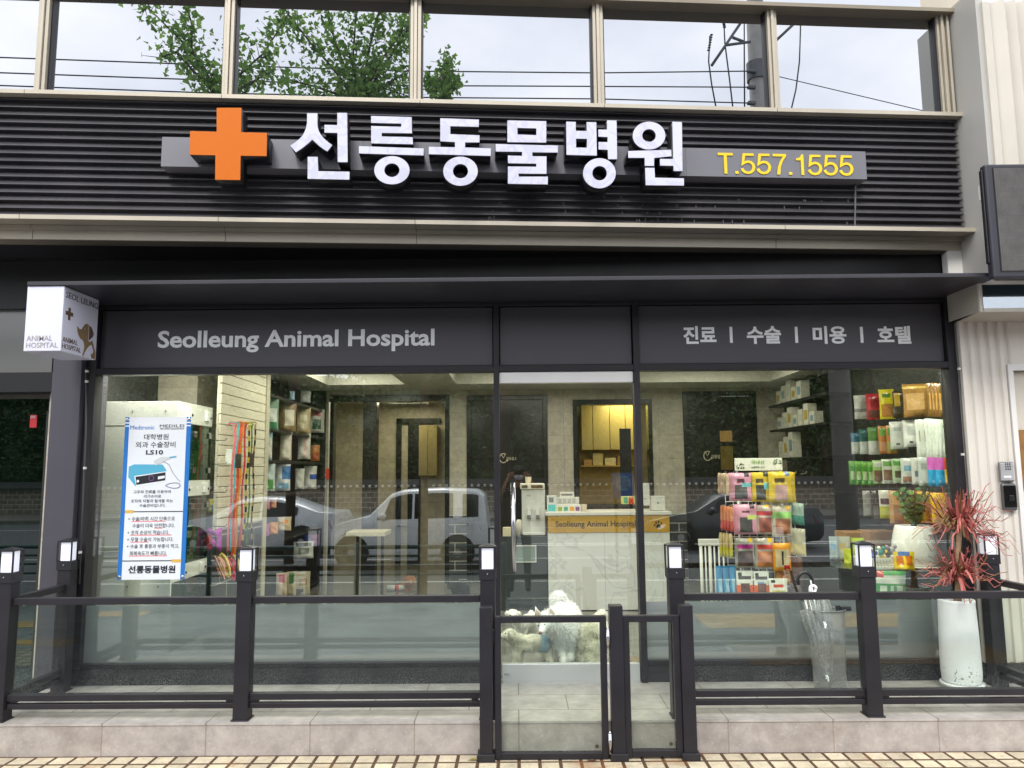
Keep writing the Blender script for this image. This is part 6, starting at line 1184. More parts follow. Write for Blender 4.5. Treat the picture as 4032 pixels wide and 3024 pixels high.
# small white dog looking at the viewer
js = [(2066, 2450, .98, 27), (2088, 2448, 1.12, 30), (2046, 2452, .86, 24), (2030, 2432, .76, 22), (2021, 2422, .68, 24), (2014, 2431, .60, 11), (2040, 2490, .84, 12), (2038, 2540, .83, 9), (2058, 2492, .9, 12), (2060, 2545, .9, 9), (2084, 2500, 1.14, 14), (2086, 2545, 1.15, 9), (2104, 2500, 1.14, 14), (2106, 2545, 1.15, 9), (2098, 2420, 1.2, 12), (2092, 2410, 1.17, 10)]
es = [(0, 1), (0, 2), (2, 3), (3, 4), (4, 5), (2, 6), (6, 7), (0, 8), (8, 9), (1, 10), (10, 11), (1, 12), (12, 13), (1, 14), (14, 15)]
dog('small white dog with dark eyes peeping over the top bar of the gate', .8, js, es, (234, 232, 226), (248, 247, 243), 1500, .013, dict(eyes=[(2008, 2424, .60, 4.4), (2029, 2427, .59, 4.4)], nose=[(2013, 2429, .555, 4.6, (40, 34, 34))], ears=[((2000, 2406, .68), (1992, 2426, .66), 17, 1), ((2040, 2408, .68), (2048, 2428, .66), 18, 1)]), 2)
# curly dog with the blue diaper
js = [(2085, 2530, .42, 31), (2130, 2528, .46, 31), (2048, 2530, .39, 29), (2022, 2512, .36, 22), (2004, 2498, .33, 24), (1984, 2508, .30, 12), (1975, 2511, .285, 7), (2034, 2570, .37, 13), (2026, 2608, .35, 11), (2050, 2572, .47, 13), (2046, 2606, .46, 11), (2156, 2535, .48, 24), (2160, 2572, .46, 15), (2168, 2608, .44, 12), (2148, 2570, .56, 14), (2150, 2604, .55, 11), (2168, 2512, .5, 9), (2172, 2496, .5, 8)]
es = [(0, 1), (0, 2), (2, 3), (3, 4), (4, 5), (5, 6), (2, 7), (7, 8), (2, 9), (9, 10), (1, 11), (11, 12), (12, 13), (1, 14), (14, 15), (11, 16), (16, 17)]
d3 = dog('curly cream dog in side view wearing a pale blue belly band', .4, js, es, (222, 218, 204), (240, 237, 226), 2600, .012, dict(eyes=[(1991, 2494, .245, 3.0)], nose=[(1972, 2510, .275, 4, (60, 50, 46))], ears=[((2006, 2488, .25), (2016, 2522, .24), 22, 1)], earc=(186, 156, 110)), 3, .4, None, .007)
q = MB(); A_, B_ = P(2120, 2527, .44), P(2152, 2531, .465); rr = 36*5.75/F
q.tube([A_, A_.lerp(B_, .1), A_.lerp(B_, .5), A_.lerp(B_, .9), B_], [rr*.95, rr, rr*1.03, rr*.98, rr*.92], 24, 0, False); bb = q.build('belly_band', mat((150, 186, 214), .8, 0, .08, 25, .4, 60), None, True); so_ = bb.modifiers.new('solid', 'SOLIDIFY'); so_.thickness = .006; child(bb, d3)
# fluffy cream dog sitting at the right
js = [(2326, 2520, .50, 52), (2338, 2480, .46, 44), (2352, 2540, .42, 40), (2362, 2476, .40, 32), (2384, 2484, .34, 14), (2394, 2488, .31, 8), (2352, 2578, .40, 20), (2356, 2612, .38, 13), (2330, 2584, .40, 20), (2334, 2612, .38, 13), (2296, 2575, .55, 30), (2304, 2608, .48, 14), (2330, 2462, .66, 18), (2362, 2432, .68, 21), (2374, 2416, .68, 16)]
es = [(0, 1), (0, 2), (1, 3), (3, 4), (4, 5), (2, 6), (6, 7), (2, 8), (8, 9), (0, 10), (10, 11), (1, 12), (12, 13), (13, 14)]
dog('fluffy cream white dog sitting at the right, half behind the gate frame', .45, js, es, (234, 231, 218), (248, 246, 238), 3600, .024, dict(eyes=[(2378, 2470, .335, 3.5)], nose=[(2396, 2487, .295, 4.5, (60, 50, 46))], ears=[((2350, 2456, .39), (2342, 2434, .39), 22, 0), ((2372, 2452, .37), (2374, 2432, .37), 20, 0)], pink=1), 4, .4)
# brown puppy and black puppy further back
js = [(1606, 2312, 3.9, 17), (1603, 2318, 4.1, 19), (1611, 2296, 3.82, 15), (1613, 2284, 3.78, 18), (1622, 2291, 3.68, 9), (1600, 2322, 3.82, 7), (1600, 2334, 3.8, 5), (1618, 2322, 3.82, 7), (1618, 2334, 3.8, 5), (1588, 2328, 4.1, 9), (1620, 2328, 4.15, 9)]
es = [(0, 1), (0, 2), (2, 3), (3, 4), (0, 5), (5, 6), (0, 7), (7, 8), (1, 9), (1, 10)]
dog('small apricot puppy sitting far back on the shop floor', 3.8, js, es, (176, 120, 74), (206, 156, 104), 1300, .02, dict(eyes=[(1607, 2280, 3.64, 2.2), (1620, 2279, 3.62, 2.2)], nose=[(1625, 2290, 3.60, 2.6, (30, 24, 22))], ears=[((1598, 2272, 3.74), (1592, 2290, 3.72), 11, 1), ((1628, 2272, 3.74), (1636, 2290, 3.72), 11, 1)]), 5, .4)
js = [(1808, 2330, 3.1, 26), (1822, 2345, 3.35, 28), (1796, 2310, 2.98, 20), (1790, 2298, 2.88, 22), (1774, 2308, 2.78, 11), (1790, 2352, 2.95, 10), (1786, 2375, 2.9, 7), (1806, 2354, 3.0, 10), (1804, 2378, 2.97, 7), (1830, 2366, 3.35, 12), (1812, 2372, 3.4, 10)]
dog('small black puppy with a white chest patch lying before the back door', 3.0, js, es, (24, 23, 24), (44, 42, 44), 1500, .02, dict(eyes=[(1778, 2296, 2.72, 2)], nose=[(1768, 2307, 2.70, 3, (14, 12, 12))], ears=[((1800, 2284, 2.86), (1806, 2306, 2.84), 14, 1)]), 6, .4)
q = MB(); a_ = P(1797, 2362, 2.78); q.ball(a_, (.035, .02, .03), 10); child(q.build('chest_patch', mat((220, 218, 210), .8, 0, .05), None, True), [o for o in bpy.data.objects if o.get('label', '').startswith('small black puppy')][0])
p0 = P(1524, 2308, 3.85); q = MB(); k_ = .035
q.tube([p0, p0+Vector((.12, 0, 0)), p0+Vector((.155, 0, 0)), p0+Vector((.24, .01, 0)), p0+Vector((.27, .01, 0))], [k_, k_, k_, k_*.6, k_*.4], 14, 0); q.tube([p0+Vector((.098, 0, 0)), p0+Vector((.145, 0, 0))], k_*1.02, 14, 1)
bo = q.build('bottle', [mat((206, 208, 204), .3), mat((190, 50, 46), .4)], None, True); bo.location.z = FZ+k_*1.05-p0.z; tag(bo, 'white plastic bottle with a red band lying beside the apricot puppy', 'bottle')
p0 = P(2470, 2640, .35); q = MB(); q.lathe([(.05, 0), (.07, 0), (.062, .05), (.055, .055), (.05, .02)], (P(2502, 2580, .35).x, .35, FZ), 20); tag(q.build('feeding_bowl', mat((120, 100, 78), .5, 0, .1), None, True), 'brown feeding bowl on the floor right of the dogs', 'bowl')
# ================================================================== on the platform: pot, plant, umbrellas, photographer
qx = P(3776, 2520, -.27); pr_ = .114
pot = empty('plant_pot', (qx.x, -.27, PLZ+.055)); tag(pot, 'tall white ribbed cylinder pot on a wheeled caddy holding the red plant', 'plant pot')
zp = P(3770, 2362, -.27-pr_*.3).z-PLZ-.055
q = MB(); prof = [(pr_*.90, 0), (pr_*1.0, .012)]; n_ = 54
for i in range(n_): 
    z_ = .014+(zp-.044)*i/n_; r_ = pr_*(1.03-.10*(i/n_)**2-.04*max(0, 1-i/8)**2); prof += [(r_, z_), (r_+.0014, z_+(zp-.044)/n_*.4), (r_, z_+(zp-.044)/n_*.8)]
prof += [(pr_*.945, zp-.02), (pr_*.95, zp-.004), (pr_*.93, zp), (pr_*.80, zp), (pr_*.78, zp-.05), (pr_*.78, zp-.07)]
stain = bpy.data.materials.new('white_stoneware'); stain.use_nodes = True; t = stain.node_tree; b_ = t.nodes['Principled BSDF']; tx = t.nodes.new('ShaderNodeTexCoord'); nz_ = t.nodes.new('ShaderNodeTexNoise'); nz_.inputs['Scale'].default_value = 55; nz_.inputs['Detail'].default_value = 5
sx = t.nodes.new('ShaderNodeSeparateXYZ'); mr = t.nodes.new('ShaderNodeMapRange'); mr.inputs['From Min'].default_value = .0; mr.inputs['From Max'].default_value = .3; mr.inputs['To Min'].default_value = .60; mr.inputs['To Max'].default_value = .80
gt = t.nodes.new('ShaderNodeMath'); gt.operation = 'GREATER_THAN'; m_ = t.nodes.new('ShaderNodeMixRGB'); m_.inputs[1].default_value = (.72, .73, .73, 1); m_.inputs[2].default_value = (.28, .28, .27, 1)
t.links.new(tx.outputs['Object'], nz_.inputs[0]); t.links.new(tx.outputs['Object'], sx.inputs[0]); t.links.new(sx.outputs['Z'], mr.inputs[0]); t.links.new(nz_.outputs['Fac'], gt.inputs[0]); t.links.new(mr.outputs[0], gt.inputs[1]); t.links.new(gt.outputs[0], m_.inputs[0]); t.links.new(m_.outputs[0], b_.inputs['Base Color']); b_.inputs['Roughness'].default_value = .6
q.lathe(prof, (0, 0, 0), 48).build('pot', stain, pot, True)
MB().lathe([(0, zp-.075), (pr_*.79, zp-.075), (pr_*.79, zp-.065), (0, zp-.062)], (0, 0, 0), 24).build('soil', mat((70, 48, 36), .95, 0, .4, 50, .8, 90), pot)
cad = empty('pot_caddy', (qx.x, -.27, PLZ)); tag(cad, 'white round wheeled caddy under the tall ribbed pot', 'pot caddy')
q = MB(); q.lathe([(pr_*.9, .036), (pr_*1.1, .038), (pr_*1.13, .05), (pr_*1.1, .056), (pr_*.9, .054)], (0, 0, 0), 36); q.build('ring', mat((220, 220, 218), .4, 0, .03), cad, True)
for i in range(4):
    a_ = .5+i*1.571; c = (pr_*.85*math.cos(a_), pr_*.85*math.sin(a_)); q = MB(); q.box(c[0]-.014, c[0]+.014, c[1]-.014, c[1]+.014, .012, .036); q.tube([(c[0]-.012, c[1], .013), (c[0]+.012, c[1], .013)], .0125, 12); q.build('castor', mat((206, 206, 202), .4), cad)
dr_ = empty('red_dracaena', (qx.x, -.27, PLZ+.055+zp-.065)); tag(dr_, 'red leaved dracaena with two spiky tufts growing from the tall white pot', 'plant')
rl = leaf_mat('red_leaves', (126, 54, 50), (206, 122, 114), .25); gl2 = leaf_mat('bronze_leaves', (86, 66, 36), (150, 112, 66), .25)
random.seed(77)
def tuft(c, n, Lm, bias, nm):
    mb = MB()
    for i in range(n):
        a_ = random.uniform(0, 6.283); el = random.uniform(-.45, 1.45) if bias else random.uniform(-.35, 1.2); L_ = Lm*random.uniform(.62, 1.12); w = random.uniform(.0055, .0095); d = Vector((math.cos(a_)*math.cos(el), math.sin(a_)*math.cos(el), math.sin(el))); s_ = Vector((-math.sin(a_), math.cos(a_), 0)); g_ = random.uniform(.05, .30)
        pts = [c+Vector((0, 0, random.uniform(-.03, .05)))+d*L_*t_-Vector((0, 0, g_*L_*t_*t_)) for t_ in (0, .12, .26, .4, .55, .7, .85, 1)]; ws = [.55, .85, 1, 1, .85, .65, .4, .04]
        base = len(mb.v); up_v = s_.cross(d)
        for p, w_ in zip(pts, ws): mb.v += [tuple(p-s_*w*w_+up_v*.002), tuple(p-up_v*.002), tuple(p+s_*w*w_+up_v*.002)]
        m_i = 1 if random.random() < .22 else 0
        for k_ in range(7): b0 = base+k_*3; mb.f += [[b0, b0+1, b0+4, b0+3], [b0+1, b0+2, b0+5, b0+4]]; mb.m += [m_i, m_i]
    return child(mb.build(nm, [rl, gl2]), dr_)
cu, clow = P(3780, 2062, -.26), P(3774, 2266, -.28); base = Vector((qx.x-.01, -.27, PLZ+.055+zp-.07))
tuft(cu, 100, .31, True, 'leaf_tuft'); tuft(clow, 72, .27, False, 'leaf_tuft')
q = MB(); q.tube([base, (base+clow)/2+Vector((.006, 0, 0)), clow+Vector((0, 0, .02)), (clow+cu)/2+Vector((-.008, 0, 0)), cu], [.021, .018, .018, .016, .017], 10); q.tube([base+Vector((.04, .01, 0)), base+Vector((.034, .0, .10)), clow+Vector((.012, 0, -.02))], [.014, .012, .011], 8); child(q.build('stem', mat((150, 124, 96), .8, 0, .25, 40, .5, 120), None, True), dr_)
# umbrella stand
ux = P(3264, 2520, -.24); us = empty('umbrella_stand', (ux.x, -.22, PLZ)); tag(us, 'clear plastic umbrella bin with a grey rim standing on the platform', 'umbrella stand')
hz = P(3264, 2409, -.30).z-PLZ; rx_, ry_ = .120, .085
clr = pane_mat('clear_acrylic', .05, (244, 244, 242), .08, 0, .13)
def oval(z_, k_, n=36): return [(rx_*k_*math.cos(2*math.pi*i/n), ry_*k_*math.sin(2*math.pi*i/n), z_) for i in range(n)]
q = MB(); n_ = 36; rings = [oval(.004, .86), oval(hz*.5, .93), oval(hz, 1.0)]; q.add([p for r_ in rings for p in r_], [(j*n_+i, j*n_+(i+1) % n_, (j+1)*n_+(i+1) % n_, (j+1)*n_+i) for j in range(2) for i in range(n_)]); bn = q.build('bin_wall', clr, us, True); s_ = bn.modifiers.new('solid', 'SOLIDIFY'); s_.thickness = .004
q = MB(); q.tube(oval(hz, 1.01)+[oval(hz, 1.01)[0]], .006, 8); q.build('rim', mat((120, 122, 124), .3, .3), us, True)
q = MB(); q.prismz([(p[0], p[1]) for p in oval(0, .86)], .001, .008); q.build('bottom', mat((150, 148, 144), .4), us)
q = MB(); q.box(.085, .155, -.03, .0, hz-.006, hz+.024); q.box(.06, .085, -.02, .0, hz-.01, hz+.03); q.build('clip', mat((48, 48, 50), .4), us, bevel=.004)
def hook(mb, top, r_, rad, m_i=0, dirx=1, ln=.03):
    pts = [top+Vector((dirx*(-rad+rad*math.cos(t_)), 0, rad*math.sin(t_))) for t_ in [i*math.pi/9 for i in range(10)]]; pts.append(pts[-1]+Vector((0, 0, -ln))); mb.tube(pts, r_, 10, m_i)
cu_ = empty('clear_umbrella', (ux.x-.02, -.22, PLZ+.01)); tag(cu_, 'folded clear plastic umbrella with a white hooked handle leaning in the bin', 'umbrella')
tip = P(3270, 2690, -.22); tip.z = PLZ+.012; up1 = P(3203, 2345, -.24); ax = (up1-tip).normalized()
vinyl = bpy.data.materials.new('clear_vinyl'); vinyl.use_nodes = True; t = vinyl.node_tree; t.nodes.clear(); o_ = t.nodes.new('ShaderNodeOutputMaterial'); tr = t.nodes.new('ShaderNodeBsdfTransparent'); tr.inputs[0].default_value = (.9, .92, .93, 1); pg_ = t.nodes.new('ShaderNodeBsdfTranslucent'); pg_.inputs[0].default_value = (.9, .91, .93, 1)
nz_ = t.nodes.new('ShaderNodeTexNoise'); nz_.inputs['Scale'].default_value = 26; nz_.inputs['Detail'].default_value = 4; nz_.inputs['Distortion'].default_value = 2; tx = t.nodes.new('ShaderNodeTexCoord'); t.links.new(tx.outputs['Object'], nz_.inputs[0]); rp = t.nodes.new('ShaderNodeValToRGB'); rp.color_ramp.elements[0].position = .42; rp.color_ramp.elements[0].color = (.4, .4, .4, 1); rp.color_ramp.elements[1].position = .62; rp.color_ramp.elements[1].color = (.95, .95, .95, 1); t.links.new(nz_.outputs['Fac'], rp.inputs[0])
mx_ = t.nodes.new('ShaderNodeMixShader'); t.links.new(rp.outputs[0], mx_.inputs[0]); t.links.new(tr.outputs[0], mx_.inputs[1]); t.links.new(pg_.outputs[0], mx_.inputs[2]); t.links.new(mx_.outputs[0], o_.inputs[0])
q = MB(); n_ = 32; L_ = (up1-tip).length; sx_ = ax.cross(Vector((0, 1, 0))).normalized(); sy_ = ax.cross(sx_); vs = []; mm_ = 14
for j in range(mm_+1):
    f = j/mm_; r_ = .012+.078*f**.8*(1-.25*max(0, f-.8)/.2)
    for i in range(n_):
        a_ = 2*math.pi*i/n_; k_ = r_*(1+.28*math.sin(8*a_+f*3)*min(1, f*2)); vs.append(tip+ax*(L_*(.06+.94*f))+sx_*k_*math.cos(a_)+sy_*k_*.75*math.sin(a_)+Vector((.05*f*(1-f), 0, -.09*f*max(0, math.cos(a_)))))
q.add(vs, [(j*n_+i, j*n_+(i+1) % n_, (j+1)*n_+(i+1) % n_, (j+1)*n_+i) for j in range(mm_) for i in range(n_)]); child(q.build('canopy', vinyl, None, True), cu_)
q = MB(); q.tube([tip, up1+ax*.10], .005, 8)
for i in range(8): a_ = 2*math.pi*i/8; q.tube([tip+ax*.05, tip+ax*L_*.6+(sx_*math.cos(a_)+sy_*math.sin(a_))*.05, tip+ax*L_*(.97+.03*math.sin(i*3))+(sx_*math.cos(a_)+sy_*math.sin(a_)*.8)*.062], .0028, 5)
child(q.build('ribs', mat((225, 226, 228), .3, .2), None, True), cu_)
q = MB(); hook(q, P(3213, 2318, -.24), .011, .019, 0, 1, .05); q.tube([up1, P(3213, 2318, -.24)], .0085, 8); child(q.build('handle', mat((236, 236, 238), .3), None, True), cu_)
bu = empty('black_handle_umbrella', (ux.x+.02, -.20, PLZ+.01)); tag(bu, 'second umbrella showing only its large black crook handle above the bin', 'umbrella')
q = MB(); tp_ = P(3196, 2282, -.19); hook(q, tp_, .0115, .046, 0, 1, .035); q.tube([tp_, P(3240, 2430, -.19), Vector((ux.x+.01, -.19, PLZ+.02))], [.0115, .008, .005], 8); child(q.build('handle', mat((34, 32, 34), .4), None, True), bu)
# small leaf litter on the pavement and platform
random.seed(12)
for i, (u, v, c) in enumerate(((1862, 2994, (120, 110, 40)), (2330, 2996, (70, 50, 36)))):
    p = PZ(u, v, .006+G0); q = MB(); q.add([p+Vector((-.03, 0, 0)), p+Vector((0, .012, .008)), p+Vector((.03, .004, .002)), p+Vector((.005, -.01, .004))], [(0, 1, 2, 3)]); tag(q.build('fallen_leaf', mat(c, .8, 0, .2)), ['yellowing fallen leaf by the left gate post', 'brown fallen leaf under the small gate'][i], 'leaf')
# the photographer, seen only as a reflection in the door
pe = empty('person', (.05, -5.62, G0)); tag(pe, 'photographer in a dark shirt and cap holding up a phone, mirrored in the door glass', 'person'); px = .03
J = [((px, -5.66, .98), .135), ((px, -5.66, 1.2), .14), ((px, -5.66, 1.42), .12), ((px, -5.64, 1.50), .055), ((px-.10, -5.66, .88), .09), ((px-.11, -5.66, .5), .065), ((px-.12, -5.66, .08), .045), ((px-.12, -5.56, .04), .04), ((px+.10, -5.66, .88), .09), ((px+.11, -5.66, .5), .065), ((px+.12, -5.66, .08), .045), ((px+.12, -5.56, .04), .04), ((px-.2, -5.65, 1.41), .055), ((px-.27, -5.52, 1.28), .042), ((px-.15, -5.36, 1.60), .03), ((px+.2, -5.65, 1.41), .055), ((px+.27, -5.52, 1.28), .042), ((px+.15, -5.36, 1.60), .03)]
E_ = [(0, 1), (1, 2), (2, 3), (0, 4), (4, 5), (5, 6), (6, 7), (0, 8), (8, 9), (9, 10), (10, 11), (2, 12), (12, 13), (13, 14), (2, 15), (15, 16), (16, 17)]
skin_body('body', [(Vector(p), r_) for p, r_ in J], E_, mat((40, 40, 46), .8), pe, 2, 0)
skn = mat((176, 128, 102), .6, 0, .04)
q = MB(); q.ball((px, -5.60, 1.665), (.075, .095, .115), 16); q.tube([(px, -5.63, 1.48), (px, -5.62, 1.58)], .05, 10); q.ball((px, -5.695+.19-.01, 1.655), (.014, .02, .02), 8); child(q.build('head', skn, None, True), pe)
q = MB()
for s_ in (-1, 1): q.tube([(px+s_*.272, -5.515, 1.29), (px+s_*.21, -5.43, 1.46), (px+s_*.15, -5.355, 1.61)], [.041, .036, .027], 10); q.ball((px+s_*.135, -5.345, 1.645), (.03, .022, .04), 10)
for s_ in (-1, 1):
    for k_ in range(4): q.tube([(px+s_*.125, -5.335, 1.69-k_*.018), (px+s_*.085, -5.325, 1.695-k_*.018), (px+s_*.06, -5.342, 1.695-k_*.018)], [.009, .008, .006], 6)
    q.tube([(px+s_*.12, -5.35, 1.66), (px+s_*.085, -5.352, 1.675)], [.011, .008], 6)
child(q.build('arms', skn, None, True), pe)
q = MB(); q.ball((px, -5.61, 1.735), (.085, .105, .06), 14); q.lathe([(.0, 0), (.09, 0), (.09, .008), (0, .01)], (px, -5.54, 1.725), 16); child(q.build('cap', mat((26, 26, 30), .8), None, True), pe)
q = MB(); q.ball((px, -5.545, 1.63), (.062, .05, .045), 12); child(q.build('face_mask', mat((226, 226, 228), .7), None, True), pe)
tag(MB().box(px-.08, px+.08, -5.345, -5.336, 1.664, 1.74).build('phone', mat((16, 16, 18), .15), None, bevel=.004), 'black phone held level by the photographer, mirrored in the door glass', 'phone')
# ================================================================== across the pavement: what the glass mirrors
def ureflY(u, v, Yt, n=-.06):
    d = ray(u, v); q = ((UO - CAM).dot(UN) + n)/d.dot(UN); h = CAM + d*q; r = d - UN*2*d.dot(UN)
    return h + r*((Yt-h.y)/r.y)
GZ = -.35
# ---- low hill with dark foliage and the pines in front of it
def hill_mesh():
    mb = MB(); n = 60; m = 14
    for j in range(m+1):
        for i in range(n+1):
            x = -95+190*i/n; y = -46-26*j/m; zz = -.3+(12.5+2*math.sin(x*.09)+1.2*math.sin(x*.23+1))*min(1, (j/m)*2.2)**.7 if j else -.3
            mb.v.append((x, y, zz+random.uniform(-.3, .3)*(j > 0)))
    for j in range(m):
        for i in range(n): a = j*(n+1)+i; mb.f.append([a, a+1, a+n+2, a+n+1]); mb.m.append(0)
    return mb.build('hill', mat((38, 50, 26), .9, 0, .45, 1.2, .6, 4), None, True)
tag(hill_mesh(), kind='structure')
pine_m = leaf_mat('pine_needles', (34, 52, 24), (78, 100, 48), .15); bark = mat((74, 62, 52), .9, 0, .3, 8, .6, 20)
def pine(seed, H):
    random.seed(seed); tb = MB(); cb_ = MB(); bend = random.uniform(-.6, .6)
    trunk = [Vector((bend*math.sin(i/7*2.2)*.6, .2*math.sin(i), H*.92*i/7)) for i in range(8)]
    tb.tube(trunk, [.26-.028*i for i in range(8)], 8)
    for k in range(26):
        f = random.uniform(.18, 1); base = trunk[min(7, int(f*7))]; a = random.uniform(0, 6.28); ln = (1.25-f*.75)*random.uniform(1.6, 3.0)
        tip = base + Vector((math.cos(a)*ln, math.sin(a)*ln, random.uniform(-.1, .6))); tb.tube([base, (base+tip)/2+Vector((0, 0, .2)), tip], [.07, .045, .015], 5)
        for j in range(5):
            c = base.lerp(tip, .35+.17*j) + rnd_dir()*.25
            for _ in range(26):
                p = c + Vector((random.gauss(0, .42), random.gauss(0, .42), random.gauss(0, .2))); d1 = rnd_dir()*random.uniform(.14, .3); d2 = rnd_dir()*.09
                cb_.add([p, p+d1+d2, p+d1*1.3, p+d1-d2], [(0, 1, 2, 3)])
    return tb, cb_
protos = []
for i, H in enumerate((9.0, 10.5, 11.5)):
    tb, cb_ = pine(40+i, H); r = empty('pine_tree', (0, 0, -.21)); tb.build('trunk', bark, r, True); cb_.build('crown', pine_m, r); protos.append(r)
random.seed(3); k = 0
spots = [(-29+i*3.05+random.uniform(-.8, .8), random.uniform(-34.2, -37)) for i in range(20)] + [(-33+i*3.9+random.uniform(-1, 1), random.uniform(-39, -43)) for i in range(17)]
for i, (x, y) in enumerate(spots):
    o = protos[i] if i < 3 else copy_tree(protos[i % 3])
    o.location = (x, y, -.21); o.rotation_euler.z = random.uniform(0, 6.28); s_ = random.uniform(.85, 1.12); o.scale = (s_*1.1, s_*1.1, s_)
    tag(o, 'dark pine tree in the wood behind the stone wall across the street', 'tree', 'pine trees across the street')
# ---- stone wall with tiled coping
sw2 = empty('stone_wall', (0, -31.6, -.21)); tag(sw2, 'traditional stone block wall with a tiled coping across the street', 'wall')
child(MB().box(-45, 45, -31.95, -31.6, -.21, 1.0).build('masonry', tile_mat('wall_blocks', (128, 118, 106), (186, 178, 164), .42, .24, .8, .02, .5, .2, .6, axes='XZ')), sw2)
q = MB(); q.sweep([(-31.35, .98), (-31.35, 1.04), (-31.78, 1.34), (-32.2, 1.04), (-32.2, .98)], -45, 45); child(q.build('coping', mat((44, 44, 44), .6, 0, .2, 3)), sw2)
q = MB()
for i in range(-68, 69): q.ball((i*.31, -31.33, 1.02), (.075, .03, .075), 8)
te = child(q.build('tile_ends', mat((196, 192, 184), .7, 0, .1)), sw2); te['kind'] = 'stuff'
wf = empty('street_fence', (0, -6.1, -.2)); tag(wf, 'dark green tubular pedestrian fence along the kerb', 'fence'); grn = mat((22, 58, 56), .4, 0, .1)
for z_, r_ in ((.60, .03), (.47, .018), (.34, .018), (.20, .018)): child(MB().tube([(-9, -6.1, z_), (-.15, -6.1, z_)], r_, 8).build('rail', grn, None, True), wf)
for i in range(5): child(MB().tube([(-9+i*2.2, -6.1, -.2), (-9+i*2.2, -6.1, .66)], .04, 8).build('post', grn, None, True), wf)
